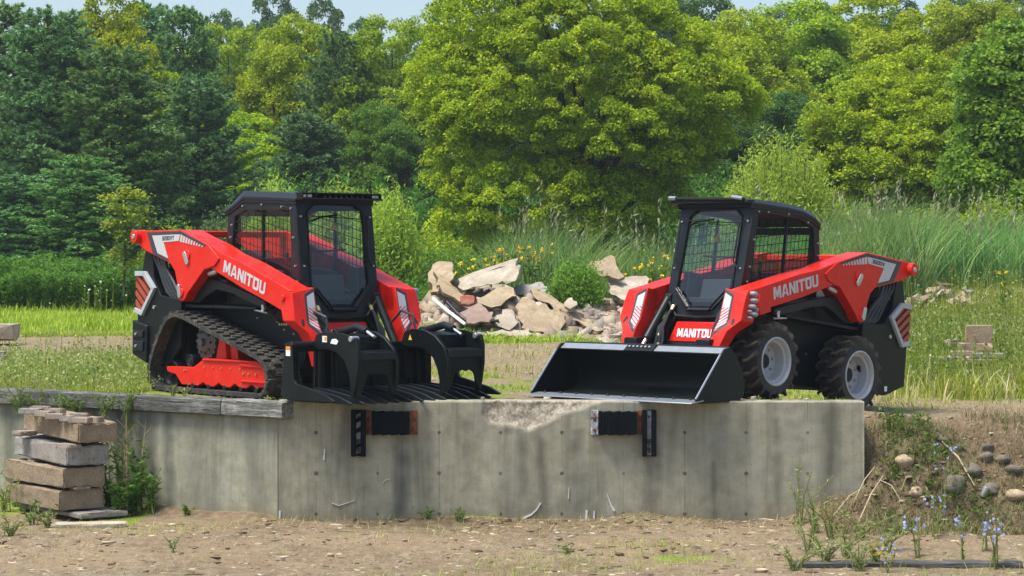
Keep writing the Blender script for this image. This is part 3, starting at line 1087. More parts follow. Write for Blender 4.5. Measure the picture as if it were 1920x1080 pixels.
def upper(x, y):
    d = (x - 2.692) * .676 + (y - 27.137) * .725
    pl = np.clip(-.165 - .131 * d, -.315, -.03)
    w = sm((x - .8) / 1.6)
    z = -.03 * (1 - w) + pl * w
    side = sm((x - 3.5) / 5.0)
    left = sm((-x - 1.0) / 4.0)
    z = z + (1 - side) * (.15 * sm((y - 31) / 11) + .25 * sm((y - 42) / 20) + left * .14 * sm((y - 34) / 22))
    z = z + side * (.27 * sm((y - 31) / 9) + 1.05 * sm((y - 38) / 15) + .4 * sm((y - 52) / 30))
    z = z + 1.0 * sm((y - 60) / 90)
    z = z + vnoise(x, y, .8, 1) * .05 * sm((y - 26.2) / 2) + vnoise(x, y, 3.1, 2) * .018
    return z


def lower(x, y):
    z = -1.285 + vnoise(x, y, .9, 3) * .035 + vnoise(x, y, 3.7, 4) * .022 + vnoise(x, y, 8.3, 14) * .018
    z = z + .26 * sm((x - 2.7) / 1.0) * (1 - sm((25.0 - y) / .75))
    for yr, ph in ((22.1, 0.0), (23.25, .6)):
        q = (y - yr - .18 * np.sin(x * .35 + ph) - .05 * x * .3) / .13
        z = z - .045 * np.exp(-q * q) + .028 * (np.exp(-(q - 1.9) ** 2) + np.exp(-(q + 1.9) ** 2))
    z = z + .10 * (1 - sm((yw(x) - y) / .35)) * (.6 + vnoise(x, y, 1.7, 9))
    return z


def ground_z(x, y):
    x, y = np.asarray(x, float), np.asarray(y, float)
    t = y - yw(x)
    lo, up = lower(x, y), upper(x, y)
    step = sm((t - .08) / .12)
    nb = vnoise(x, y, 1.3, 5) * .5
    bank = sm((y + nb * .6 - 24.30 - .40 * (1 - sm((x - 3.7) / .9))) / (1.45 - .3 * (1 - sm((x - 3.7) / .9))))
    wb = sm((x - XR + .02) / .10)
    k = step * (1 - wb) + bank * wb
    z = lo * (1 - k) + up * k
    z = z + wb * (.35 + .65 * sm((x - 4.1) / .5)) * (vnoise(x, y, 2.3, 6) * .16 + vnoise(x, y, 6, 7) * .06) * sm((y - 23.9) / .5) * (1 - sm((y - 25.9) / .6))
    return z


def ground_hit(px, py):
    """where the line of sight through a pixel first meets the terrain"""
    ys = np.arange(17.0, 120.0, .03)
    xs = (px - 960) / F * ys
    zr = CZ - (py - HY) / F * ys
    k = np.nonzero(zr <= ground_z(xs, ys))[0]
    i = int(k[0]) if len(k) else len(ys) - 1
    return Vector((float(xs[i]), float(ys[i]), float(ground_z(xs[i], ys[i]))))


def grass_mask(x, y):
    """0 bare earth .. 1 grass"""
    t = y - yw(x)
    n = vnoise(x, y, .45, 21) + .6 * vnoise(x, y, 1.6, 22) + .35 * vnoise(x, y, 5, 23)
    m = np.where(t < 0, -.75, 0.0)
    lft = sm((-x - 3.2) / 1.2)
    rgt = sm((x - 4.5) / 1.5)
    u = np.where(y < 33.5, -.30, np.where(y < 39.0, -.55, .12))
    u = u * (1 - lft) + lft * np.where(y < 35.5, .32, np.where(y < 41, -.45, .6))
    u = u * (1 - rgt) + rgt * np.where(y < 30.5, -.42, .55)
    m = np.where(t < 0, m, u)
    m = m + np.where((t < 0) & (x > 3.2) & (y > 24.1), .15, 0)
    m = m + np.where((t < 0) & (x < -3.9) & (t > -1.6), .9, 0)
    return np.clip(.5 + m + n * 1.1, 0, 1)


def axis(*spans):
    out = []
    for a, b, st in spans:
        out += list(np.arange(a, b - 1e-6, st))
    return np.array(out + [spans[-1][1]])


def make_ground():
    xs = axis((-260, -60, 25), (-60, -14, 3), (-14, -7.5, .5), (-7.5, 7.5, .075), (7.5, 14, .5), (14, 60, 3), (60, 260, 25))
    ts = axis((-30, -5.2, 2.0), (-5.2, -1.4, .06), (-1.4, .06, .05), (.06, .24, .03), (.24, 3, .06), (3, 10, .16), (10, 26, .4), (26, 60, 2), (60, 400, 20))
    X, Tt = np.meshgrid(xs, ts)
    Y = Tt + yw(X) * (1 - sm((np.abs(X) - 20) / 20)) + 25 * sm((np.abs(X) - 20) / 20)
    Z = ground_z(X, Y)
    v = np.stack([X.ravel(), Y.ravel(), Z.ravel()], 1)
    ny, nx = X.shape
    i = np.arange(ny - 1)[:, None] * nx + np.arange(nx - 1)[None, :]
    q = np.stack([i, i + 1, i + 1 + nx, i + nx], -1).reshape(-1)
    o = np_mesh('ground', v, q, np.full((ny - 1) * (nx - 1), 4), None, smooth=True)
    a = o.data.attributes.new('grass', 'FLOAT', 'POINT')
    a.data.foreach_set('value', grass_mask(X.ravel(), Y.ravel()).astype(np.float32))
    tt = Y - yw(X)
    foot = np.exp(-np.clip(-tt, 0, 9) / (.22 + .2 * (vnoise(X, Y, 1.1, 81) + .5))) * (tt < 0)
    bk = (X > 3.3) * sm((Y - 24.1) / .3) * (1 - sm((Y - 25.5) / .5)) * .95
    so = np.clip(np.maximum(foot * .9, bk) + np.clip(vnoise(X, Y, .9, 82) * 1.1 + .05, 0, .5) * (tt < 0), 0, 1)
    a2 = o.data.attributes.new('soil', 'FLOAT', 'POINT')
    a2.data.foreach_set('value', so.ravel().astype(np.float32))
    t = NT('earth_and_turf')
    co = t.coords()
    n1 = t.noise(co, 1.1, 6, .62)
    n2 = t.noise(co, 9, 6, .65)
    n3 = t.noise(co, 42, 4, .7)
    vo = t.n('TexVoronoi'); vo.inputs['Scale'].default_value = 26; t.link(co, vo.inputs['Vector'])
    earth = t.ramp(n2, [(.25, (.110, .080, .047)), (.42, (.215, .165, .100)), (.6, (.315, .255, .165)), (.78, (.44, .38, .27))])
    earth = t.mix(t.math('MULTIPLY', t.ramp(n3, [(.42, (1, 1, 1)), (.56, (0, 0, 0))]), .5), earth, (.13, .088, .052))
    earth = t.mix(t.ramp(n1, [(.40, (.65, .65, .65)), (.62, (0, 0, 0))]), earth, t.mix(n3, (.20, .14, .085), (.36, .27, .165)))
    peb = t.ramp(vo.outputs['Distance'], [(.05, (1, 1, 1)), (.16, (0, 0, 0))])
    earth = t.mix(t.math('MULTIPLY', peb, t.ramp(n1, [(.45, (0, 0, 0)), (.6, (.8, .8, .8))])), earth, (.52, .46, .37))
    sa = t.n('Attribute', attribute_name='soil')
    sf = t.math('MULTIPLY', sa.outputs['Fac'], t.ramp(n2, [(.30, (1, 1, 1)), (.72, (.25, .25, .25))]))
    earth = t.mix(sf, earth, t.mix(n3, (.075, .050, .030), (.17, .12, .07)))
    turf = t.ramp(n3, [(.3, (.07, .11, .012)), (.5, (.16, .23, .022)), (.72, (.30, .33, .055))])
    turf = t.mix(t.ramp(n2, [(.45, (0, 0, 0)), (.7, (.7, .7, .7))]), turf, (.30, .25, .11))
    at_ = t.n('Attribute', attribute_name='grass')
    f = t.math('ADD', at_.outputs['Fac'], t.math('MULTIPLY_ADD', n2, .9, -.45))
    f = t.ramp(f, [(.42, (0, 0, 0)), (.62, (1, 1, 1))])
    h = t.math('ADD', t.math('MULTIPLY', n2, 1.0), t.math('MULTIPLY', n3, .45))
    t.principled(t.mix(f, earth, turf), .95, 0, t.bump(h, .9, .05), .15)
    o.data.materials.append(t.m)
    return tag(o, 'dry tan earth with patches of grass above and below the wall', 'ground', kind='structure')


ground = make_ground()


# ------------------------------------------------------------------ concrete wall
def concrete(name, tint=(1, 1, 1), cool=.35, seams=True, streak=1.0):
    t = NT(name)
    tc = t.n('TexCoord')
    co = tc.outputs['Object']
    def mp(sc, off=(0, 0, 0)):
        m = t.n('Mapping'); m.inputs['Scale'].default_value = sc; m.inputs['Location'].default_value = off
        t.link(co, m.inputs['Vector']); return m.outputs[0]
    fine = t.noise(co, 60, 5, .65)
    med = t.noise(co, 7, 5, .6)
    big = t.noise(co, 1.3, 4, .6)
    st1 = t.noise(mp((2.1, 1, .22)), 1.0, 6, .68, .9)
    st2 = t.noise(mp((9, 1, .55), (3, 0, 0)), 1.0, 6, .7, .8)
    k = lambda *c: tuple(a * b for a, b in zip(c, tint))
    base = t.ramp(med, [(.3, k(.285, .268, .20)), (.5, k(.36, .342, .262)), (.72, k(.43, .415, .33))])
    base = t.mix(t.math('MULTIPLY', t.ramp(big, [(.42, (0, 0, 0)), (.65, (1, 1, 1))]), cool), base, k(.26, .28, .255))
    base = t.mix(t.math('MULTIPLY', t.ramp(st1, [(.50, (0, 0, 0)), (.68, (1, 1, 1))]), .52 * streak), base, k(.12, .115, .09))
    base = t.mix(t.math('MULTIPLY', t.ramp(st2, [(.54, (0, 0, 0)), (.68, (1, 1, 1))]), .34 * streak), base, k(.14, .135, .105))
    base = t.mix(t.math('MULTIPLY', t.ramp(st1, [(.30, (1, 1, 1)), (.42, (0, 0, 0))]), .40 * streak), base, k(.45, .45, .39))
    base = t.mix(t.math('MULTIPLY', t.ramp(fine, [(.55, (0, 0, 0)), (.75, (1, 1, 1))]), .35), base, k(.15, .14, .11))
    sep = t.n('SeparateXYZ'); t.link(co, sep.inputs[0])
    x, z = sep.outputs['X'], sep.outputs['Z']
    # soil splashed along the foot, grey lime wash above it
    foot = t.math('ADD', z, t.math('MULTIPLY', med, .25))
    base = t.mix(t.math('MULTIPLY', t.ramp(foot, [(0, (1, 1, 1)), (1, (0, 0, 0))]), 0.0), base, base)
    mr = t.n('MapRange'); mr.inputs['From Min'].default_value = -1.28; mr.inputs['From Max'].default_value = -.93
    mr.inputs['To Min'].default_value = 1; mr.inputs['To Max'].default_value = 0
    t.link(foot, mr.inputs['Value'])
    base = t.mix(t.math('MULTIPLY', mr.outputs[0], .75), base, (.21, .155, .085))
    if seams:
        fx_ = t.math('DIVIDE', t.math('ADD', x, 2.18), .647)
        dx_ = t.math('MULTIPLY', t.math('ABSOLUTE', t.math('SUBTRACT', fx_, t.math('ROUND', fx_))), .647)
        fz_ = t.math('DIVIDE', t.math('ADD', z, .33), .43)
        dz_ = t.math('MULTIPLY', t.math('ABSOLUTE', t.math('SUBTRACT', fz_, t.math('ROUND', fz_))), .43)
        line = t.math('LESS_THAN', t.math('ADD', dx_, t.math('MULTIPLY', t.math('SUBTRACT', fine, .5), .012)), .0045)
        line = t.math('MULTIPLY', line, t.ramp(t.noise(mp((1, 1, 2.2)), 2.0, 3), [(.42, (0, 0, 0)), (.6, (.55, .55, .55))]))
        base = t.mix(line, base, (.09, .085, .07))
        rad = t.math('SQRT', t.math('ADD', t.math('MULTIPLY', dx_, dx_), t.math('MULTIPLY', dz_, dz_)))
        spot = t.math('LESS_THAN', t.math('ADD', rad, t.math('MULTIPLY', t.math('SUBTRACT', med, .5), .03)), .020)
        base = t.mix(t.math('MULTIPLY', spot, .8), base, (.07, .06, .05))
    sd_ = t.n('Attribute', attribute_name='stain')
    base = t.mix(t.math('MULTIPLY', t.math('POWER', sd_.outputs['Fac'], .65), .85), base, k(.075, .08, .070))
    sl_ = t.n('Attribute', attribute_name='wash')
    base = t.mix(t.math('MULTIPLY', t.math('POWER', sl_.outputs['Fac'], .7), .75), base, k(.46, .45, .37))
    pv = t.n('TexVoronoi'); pv.inputs['Scale'].default_value = 30; t.link(co, pv.inputs['Vector'])
    pit = t.math('MULTIPLY', t.math('LESS_THAN', pv.outputs['Distance'], .13), t.math('GREATER_THAN', t.n('SeparateColor', i_0=pv.outputs['Color']).outputs[0], .62))
    base = t.mix(t.math('MULTIPLY', pit, .65), base, k(.10, .095, .075))
    at_ = t.n('Attribute', attribute_name='chip')
    agg = t.n('TexVoronoi'); agg.inputs['Scale'].default_value = 34; t.link(co, agg.inputs['Vector'])
    aggc = t.ramp(t.math('ADD', t.math('MULTIPLY', agg.outputs['Distance'], .6), t.math('MULTIPLY', fine, .5)), [(.25, (.50, .455, .365)), (.5, (.385, .34, .262)), (.75, (.24, .205, .15))])
    base = t.mix(at_.outputs['Fac'], base, aggc)
    h = t.math('SUBTRACT', t.math('ADD', t.math('MULTIPLY', fine, .5), med), t.math('MULTIPLY', pit, .5))
    t.principled(base, .9, 0, t.bump(h, .35, .012), .2)
    return t.m


def wall_sheet(name, p0, p1, z0, z1, thick, mat, step=.03, chip=None, top_noise=.012, dark=(), light=(), use_x=1):
    """straight wall: detailed front sheet closed to a solid; local x runs along the wall, origin at p0"""
    p0, p1 = Vector((*p0, 0)), Vector((*p1, 0))
    L = (p1 - p0).length
    nx, nz = int(L / step) + 1, int((z1 - z0) / step) + 1
    xs, zs = np.linspace(0, L, nx), np.linspace(z0, z1, nz)
    X, Z = np.meshgrid(xs, zs)
    Yv = vnoise(X, Z, 2.0, 31) * .008 + vnoise(X, Z, 9, 32) * .005
    ch = np.zeros_like(X)
    if chip is not None:
        dep, ch = chip(X + p0.x, Z)
        Yv = Yv + dep
    top = (Z > z1 - 1e-6)
    Z = Z + np.where(top, vnoise(X, X * 0, 3.0, 33) * top_noise - np.abs(vnoise(X, X * 0, 11, 34)) * top_noise, 0)
    front = np.stack([X.ravel(), Yv.ravel(), Z.ravel()], 1)
    back_top = np.stack([xs, np.full(nx, thick), Z[-1]], 1)
    back_bot = np.stack([xs, np.full(nx, thick), np.full(nx, z0)], 1)
    v = np.concatenate([front, back_top, back_bot])
    i = np.arange(nz - 1)[:, None] * nx + np.arange(nx - 1)[None, :]
    q = np.stack([i, i + 1, i + 1 + nx, i + nx], -1).reshape(-1, 4)
    k = np.arange(nx - 1)
    tp = (nz - 1) * nx
    n0 = nx * nz
    q2 = np.stack([tp + k, tp + k + 1, n0 + k + 1, n0 + k], 1)
    q3 = np.stack([n0 + k, n0 + k + 1, n0 + nx + k + 1, n0 + nx + k], 1)
    j = np.arange(nz - 1)
    faces = [q, q2, q3]
    flat = np.concatenate(faces).ravel()
    lt = [4] * (len(flat) // 4)
    e0 = list((np.arange(nz) * nx)) + [n0, n0 + nx]
    e1 = list((np.arange(nz) * nx + nx - 1)) + [n0 + nx - 1, n0 + 2 * nx - 1]
    flat = np.concatenate([flat, e0[::-1], e1])
    lt += [len(e0), len(e1)]
    o = np_mesh(name, v, flat, lt, mat)
    for nm_, lst in (('stain', dark), ('wash', light)):
        f_ = np.zeros(X.shape)
        for (cx, hw_, za, zb, st_) in lst:
            wob = vnoise(Z * 0 + cx, Z, 1.6, int(abs(cx) * 7) % 50) * hw_ * 1.2
            e_ = np.clip(1 - np.abs(X + p0.x * use_x - cx - wob) / hw_, 0, 1) ** .7
            v_ = sm((za - Z) / .06) * sm((Z - zb) / .35)
            f_ = np.maximum(f_, e_ * v_ * st_ * (.7 + vnoise(X, Z, 8, 91) * .9))
        at2 = o.data.attributes.new(nm_, 'FLOAT', 'POINT')
        vv = np.zeros(len(v), np.float32); vv[:n0] = np.clip(f_, 0, 1).ravel()
        at2.data.foreach_set('value', vv)
    a = o.data.attributes.new('chip', 'FLOAT', 'POINT')
    vals = np.zeros(len(v), np.float32)
    vals[:n0] = ch.ravel()
    a.data.foreach_set('value', vals)
    o.location = (p0.x, p0.y, 0)
    o.rotation_euler = (0, 0, math.atan2(p1.y - p0.y, p1.x - p0.x))
    return o


CHIP = [(-.30, .05), (-.31, -.16), (-.24, -.235), (0, -.27), (.17, -.325), (.30, -.27), (.45, -.18), (.76, -.075), (1.07, .05)]


def chip_fn(X, Z):
    d = np.full(X.shape, 1e9)
    inside = np.zeros(X.shape, bool)
    n = len(CHIP)
    for i in range(n):
        x0, z0 = CHIP[i]; x1, z1 = CHIP[(i + 1) % n]
        ex, ez = x1 - x0, z1 - z0
        tt = np.clip(((X - x0) * ex + (Z - z0) * ez) / (ex * ex + ez * ez), 0, 1)
        dd = np.hypot(X - x0 - tt * ex, Z - z0 - tt * ez)
        if i < n - 1: d = np.minimum(d, dd)
        c = ((z0 > Z) != (z1 > Z)) & (X < (x1 - x0) * (Z - z0) / (z1 - z0 + 1e-9) + x0)
        inside ^= c
    d = d + vnoise(X, Z, 9, 41) * .03
    m = np.where(inside, np.clip(d / .025, 0, 1), 0)
    dep = m * (.018 + .20 * np.clip(d, 0, .16)) + m * (vnoise(X, Z, 14, 42) * .022 + vnoise(X, Z, 30, 43) * .016)
    return np.maximum(dep, 0), m


wall_m = concrete('wall_concrete', (.90, .885, .83), .45)
wall = wall_sheet('retaining_wall', (XL, 25.0), (XR, 25.0), -1.75, .002, .32, wall_m, .022, chip_fn,
                  dark=[((px - 960) * .005618, w_, CZ - (y0 - HY) * .005618, CZ - (y1 - HY) * .005618, s_) for px, w_, y0, y1, s_ in
                        ((752, .10, 815, 1010, .8), (800, .07, 760, 960, .35), (1083, .11, 800, 990, .6), (1065, .05, 770, 990, .4), (1232, .08, 840, 990, .4), (1262, .06, 760, 940, .3), (1340, .03, 860, 980, .75),
                         (1400, .10, 756, 900, .30), (1560, .12, 756, 930, .35), (640, .05, 760, 900, .3), (985, .06, 810, 960, .4), (1015, .05, 815, 980, .45), (870, .09, 770, 930, .25), (1455, .05, 780, 950, .35))],
                  light=[((px - 960) * .005618, w_, CZ - (y0 - HY) * .005618, CZ - (y1 - HY) * .005618, s_) for px, w_, y0, y1, s_ in
                         ((713, .13, 816, 1000, .55), (1150, .17, 817, 985, .7), (965, .10, 810, 960, .4), (920, .12, 800, 960, .3), (1200, .05, 857, 960, .4), (1520, .13, 790, 930, .4), (640, .04, 840, 930, .35), (840, .12, 830, 950, .25))])
wall['kind'] = lwall_kind = 'thing'
tag(wall, 'long grey concrete dock wall with a broken top edge and black rubber bumpers', 'wall')
LW = 6.5
lwall = wall_sheet('retaining_wall', (XL - LW, 25.0 + LW * ANG), (XL, 25.01), -1.75, -.16, .30, concrete('wall_concrete_stained', (.86, .875, .84), .5, False, 1.0), .035,
                   use_x=0, dark=[(LW - (XL - (px - 960) / F * yy) * 1.226, w_, -.16, -1.5, s_) for px, yy, w_, s_ in ((508, 25.1, .09, .75), (470, 25.4, .10, .7), (455, 25.5, .05, .6), (412, 25.7, .06, .85), (340, 26.1, .05, .4), (365, 26.0, .04, .5), (250, 26.6, .16, .6), (205, 26.8, .14, .5), (435, 25.6, .04, .4))],
                   light=[(LW - (XL - (px - 960) / F * yy) * 1.226, w_, -.16, -1.3, s_) for px, yy, w_, s_ in ((308, 26.3, .14, .8), (385, 25.9, .08, .6), (490, 25.2, .07, .5), (345, 26.0, .05, .4))])
lwall['kind'] = 'thing'
tag(lwall, 'angled concrete wall with dark vertical streaks under the weathered timber', 'wall')


def paint_mark(pts, w0, w1):
    """thin splash of white paint on the wall face, pixels of the photograph"""
    b = MB()
    P = [((p[0] - 960) / F * 25, CZ - (p[1] - HY) / F * 25) for p in pts]
    n = len(P)
    lft, rgt = [], []
    for i, p in enumerate(P):
        q0, q1 = P[max(i - 1, 0)], P[min(i + 1, n - 1)]
        d = Vector((q1[0] - q0[0], q1[1] - q0[1])).normalized()
        w = (w0 + (w1 - w0) * i / (n - 1)) / 2 * (.8 + .4 * random.random())
        lft.append((p[0] - d.y * w - XL, p[1] + d.x * w)); rgt.append((p[0] + d.y * w - XL, p[1] - d.x * w))
    b.prism(lft + rgt[::-1], 'xz', -.012, .0)
    b.build('paint_mark', M['lime'], wall, smooth=False)


M['lime'] = paint('lime_paint', (.60, .61, .58), .8, 0, .12)
for pts, a, c in (([(1099, 980), (1100, 957)], .03, .022), ([(1113.5, 981), (1114, 958)], .022, .012), ([(981, 972), (996, 965), (1006, 956), (1014, 943)], .02, .010), ([(1066, 935), (1067, 914)], .010, .006),
                  ([(607, 862), (609, 842)], .022, .014), ([(622, 943), (636, 948), (666, 938)], .007, .005),
                  ([(717, 907), (722, 900), (731, 898)], .008, .005), ([(1138, 926), (1146, 948), (1152, 958)], .006, .022), ([(524, 980), (525, 958)], .02, .014)):
    paint_mark(pts, a, c)

# ------------------------------------------------------------------ weathered timber along the angled stretch
def timber_mat(name, k=1.0):
    t = NT(name)
    co = t.coords((1.2, 16, 16))
    g = t.noise(co, 2.2, 6, .65, .6)
    g2 = t.noise(t.coords((3, 40, 40)), 2.0, 4, .6)
    big = t.noise(t.coords((1, 1, 1)), 3.2, 4, .6)
    c = t.ramp(g, [(.28, (.03 * k, .03 * k, .028 * k)), (.45, (.16 * k, .16 * k, .145 * k)), (.60, (.33 * k, .33 * k, .30 * k)), (.8, (.47 * k, .47 * k, .43 * k))])
    c = t.mix(t.math('MULTIPLY', t.ramp(g2, [(.55, (0, 0, 0)), (.68, (1, 1, 1))]), .6), c, (.03, .03, .027))
    c = t.mix(t.math('MULTIPLY', t.ramp(big, [(.44, (0, 0, 0)), (.6, (1, 1, 1))]), .55), c, (.06, .062, .05))
    t.principled(c, .85, 0, t.bump(t.math('ADD', g, g2), .6, .012), .2)
    return t.m


M['timber'] = timber_mat('weathered_timber', .55)
M['timber_pale'] = timber_mat('weathered_timber_pale', 1.1)
M['timber_dark'] = timber_mat('dark_timber', .40)


def timber(name, L, w, h, mat, seed):
    r = np.random.default_rng(seed)
    nx = max(6, int(L / .06))
    rings = []
    for k in range(nx + 1):
        x = L * k / nx
        j = lambda: r.normal(0, .004)
        e = .5 if k in (0, nx) else 0
        c = .012 + e * .01
        ring_ = [(x, 0 + c, 0 + j()), (x, 0 + j(), c), (x, j(), h - c), (x, c + j(), h + j()), (x, w - c, h + j()), (x, w + j(), h - c), (x, w, c), (x, w - c, j())]
        rings.append(ring_)
    return MB().loft(rings).build(name, mat, None, angle=30)


dirv = Vector((-1, ANG, 0)).normalized()
rz = math.atan2(-ANG, 1)
for nm, s0, s1, m, seed, lab in (('timber_beam', .0, .85, 'timber_pale', 3, 'short pale grey weathered timber at the end of the row beside the bare concrete'),
                                 ('timber_beam', .865, 7.5, 'timber', 4, 'long dark weathered timber capping the angled wall behind the block stack')):
    o = timber(nm, s1 - s0, .24, .172, M[m], seed)
    pnt = Vector((XL + .06, 25.0 - .15, -.172)) + dirv * s1
    o.location = pnt
    o.rotation_euler = (0, 0, rz)
    tag(o, lab, 'timber', 'timbers along the top of the wall', 'thing')

o = timber('timber_plank', 2.05, .16, .07, M['timber_dark'], 9)
p = at(1492, 1076, 21.3)
o.location = (p.x, p.y, -1.29); o.rotation_euler = (0, 0, math.radians(1.0))
tag(o, 'dark weathered plank lying on the ground among the blue flowers', 'plank')

# ------------------------------------------------------------------ dock bumpers and their steel guards
M['rubber_pad'] = paint('bumper_rubber', (.004, .006, .008), .85, 0, .3, None, 0, 0, 8, .10)
t_ = NT('rusty_steel')
co_ = t_.coords()
rn = t_.noise(co_, 18, 5, .65)
t_.principled(t_.ramp(rn, [(.3, (.06, .028, .016)), (.5, (.19, .075, .032)), (.62, (.26, .12, .06)), (.75, (.30, .28, .24))]), .85, 0, t_.bump(rn, .4, .006), .2)
M['rust'] = t_.m
t_ = NT('guard_paint')
co_ = t_.coords()
rn = t_.noise(co_, 9, 4, .7)
t_.principled(t_.ramp(rn, [(.36, (.12, .055, .03)), (.46, (.30, .32, .34)), (.6, (.62, .66, .70)), (.72, (.05, .055, .06))], 'CONSTANT'), .7, 0, None, .3)
M['guard'] = t_.m
k25 = 25.0 / F
wx = lambda px: (px - 960) * k25
wz = lambda py: CZ - (py - HY) * k25
for (bx0, bx1, l0, l1, r0, r1, gx0, gx1, lab, glab) in ((698, 769, 686, 697, 770, 783, 659, 686, 'black ribbed rubber bumper with rusty brackets, below the grapple', 'upright black steel guard with torn white stripe, below the grapple'),
                                                      (1122, 1194, 1108, 1121, 1195, 1203, 1204, 1230, 'black ribbed rubber bumper with pale left bracket, below the bucket', 'upright black steel guard with whole white stripe, below the bucket')):
    r = empty('dock_bumper', (wx((bx0 + bx1) / 2), 25.0, wz(816)))
    tag(r, lab, 'bumper', 'rubber bumpers on the wall')
    o0 = Vector(r.location)
    b = MB()
    nrib = 12
    for k in range(nrib):
        a = wx(bx0) + (wx(bx1) - wx(bx0)) * k / nrib - o0.x
        c = wx(bx0) + (wx(bx1) - wx(bx0)) * (k + .985) / nrib - o0.x
        b.box(a, c, -.115 - .0015 * (k % 2), 0, wz(815) - o0.z + .004 * ((k * 7) % 3), wz(770) - o0.z - .004 * ((k * 5) % 3))
    b.box(wx(bx0) - o0.x, wx(bx1) - o0.x, -.105, 0, wz(813) - o0.z, wz(772) - o0.z)
    b.build('rubber_block', M['rubber_pad'], r, .006)
    for a, c in ((l0, l1), (r0, r1)):
        b = MB()
        b.box(wx(a) - o0.x, wx(c) - o0.x, -.014, 0, wz(815) - o0.z, wz(769) - o0.z)
        inner_x = wx(c) if a == l0 else wx(a)
        b.box(inner_x - .012 - o0.x, inner_x + .002 - o0.x, -.09, 0, wz(814) - o0.z, wz(770) - o0.z)
        m = M['guard'] if (a == 1108) else M['rust']
        br = b.build('bracket', m, r, .003)
        b = MB()
        for zz in (777, 806): b.cyl((wx((a + c) / 2) - o0.x, -.03, wz(zz) - o0.z), (wx((a + c) / 2) - o0.x, 0, wz(zz) - o0.z), .016, 8)
        b.build('bolt_heads', M['rust'], br)
    g = empty('bumper_guard', (wx((gx0 + gx1) / 2), 25.0, wz(855)))
    tag(g, glab, 'guard', 'steel guards on the wall')
    o0 = Vector(g.location)
    b = MB()
    a, c = wx(gx0) - o0.x, wx(gx1) - o0.x
    m0, m1 = a + (c - a) * .33, a + (c - a) * .66
    zt = wz(768) - o0.z
    b.box(a, m0, -.085, 0, 0, zt)
    b.box(m1, c, -.085, 0, 0, zt)
    b.box(m0, m1, -.02, 0, 0, zt)
    b.build('channel', M['rubber_pad'], g, .004)
    b = MB()
    if gx0 < 1000:
        for (za, zb) in ((.02, .10), (.12, .26), (.29, .37), (.40, .455)):
            b.prism([(m0 + .002, za), (m1 - .002, za + .02), (m1 - .002, zb), (m0 + .002, zb - .02)], 'xz', -.024, -.018)
    else:
        b.box(m0 + .002, m1 - .002, -.024, -.018, .01, zt - .01)
    b.build('stripe', M['guard'], g)
    b = MB()
    for zz in (.08, zt - .07): b.cyl(((m0 + m1) / 2, -.035, zz), ((m0 + m1) / 2, -.015, zz), .013, 8)
    b.build('bolt_heads', M['rust'], g)
# ------------------------------------------------------------------ stone and rubble
def stone_mat(name, c0, c1, c2, scale=6, rough=.9, bump=.9):
    t = NT(name)
    co = t.coords()
    n1 = t.noise(co, scale, 6, .65)
    n2 = t.noise(co, scale * 7, 4, .65)
    oi = t.n('ObjectInfo')
    c = t.ramp(n1, [(.28, c0), (.5, c1), (.72, c2)])
    c = t.mix(t.math('MULTIPLY', t.ramp(n2, [(.5, (0, 0, 0)), (.70, (1, 1, 1))]), .6), c, tuple(v * .42 for v in c0))
    n3 = t.noise(co, scale * .35, 4, .6)
    c = t.mix(t.ramp(n3, [(.42, (0, 0, 0)), (.66, (.55, .55, .55))]), c, (.22, .17, .115))
    c = t.mix(t.math('MULTIPLY', oi.outputs['Random'], .35), c, tuple(v * .6 for v in c1))
    t.principled(c, rough, 0, t.bump(t.math('ADD', n1, t.math('MULTIPLY', n2, .4)), bump, .02), .2)
    return t.m


M['tan'] = stone_mat('tan_concrete', (.27, .20, .12), (.40, .31, .20), (.52, .425, .295))
M['pale'] = stone_mat('pale_concrete', (.31, .26, .19), (.45, .39, .30), (.58, .52, .42))
M['grey'] = stone_mat('grey_concrete', (.22, .21, .19), (.33, .32, .29), (.45, .44, .41))
M['brick'] = stone_mat('broken_brick', (.22, .14, .11), (.31, .215, .175), (.42, .32, .27))
M['redbrick'] = stone_mat('red_brick', (.24, .07, .045), (.36, .12, .08), (.44, .20, .14))
M['block'] = stone_mat('block_stone', (.19, .14, .088), (.32, .245, .16), (.43, .345, .245), 5, .92, .9)
M['block_grey'] = stone_mat('block_stone_grey', (.19, .18, .165), (.30, .29, .27), (.42, .41, .385), 4, .9, .6)
M['paver'] = stone_mat('paver_stone', (.27, .215, .165), (.38, .31, .245), (.47, .41, .34), 7)
M['boulder'] = stone_mat('field_stone', (.13, .115, .085), (.23, .205, .16), (.34, .31, .25), 7, .9, .9)
M['boulder_tan'] = stone_mat('tan_field_stone', (.34, .25, .15), (.47, .36, .235), (.56, .46, .33), 5, .85, .3)


def chunk_mesh(name, seed, sx, sy, sz, cuts=5, jitter=.16):
    """an angular lump: a box whose corners are knocked off"""
    r = np.random.default_rng(seed)
    bm = bmesh.new()
    bmesh.ops.create_cube(bm, size=1.0)
    for v in bm.verts:
        v.co += Vector(r.normal(0, jitter * .5, 3))
    for _ in range(cuts):
        n = Vector(r.normal(0, 1, 3)).normalized()
        d = r.uniform(.42, .60)
        res = bmesh.ops.bisect_plane(bm, geom=bm.verts[:] + bm.edges[:] + bm.faces[:], plane_co=n * d, plane_no=n, clear_outer=True)
        ed = [e for e in res['geom_cut'] if isinstance(e, bmesh.types.BMEdge)]
        if ed:
            try: bmesh.ops.contextual_create(bm, geom=ed)
            except Exception: pass
    bmesh.ops.recalc_face_normals(bm, faces=bm.faces)
    for v in bm.verts: v.co = Vector((v.co.x * sx, v.co.y * sy, v.co.z * sz))
    me = bpy.data.meshes.new(name)
    bm.to_mesh(me); bm.free()
    return me


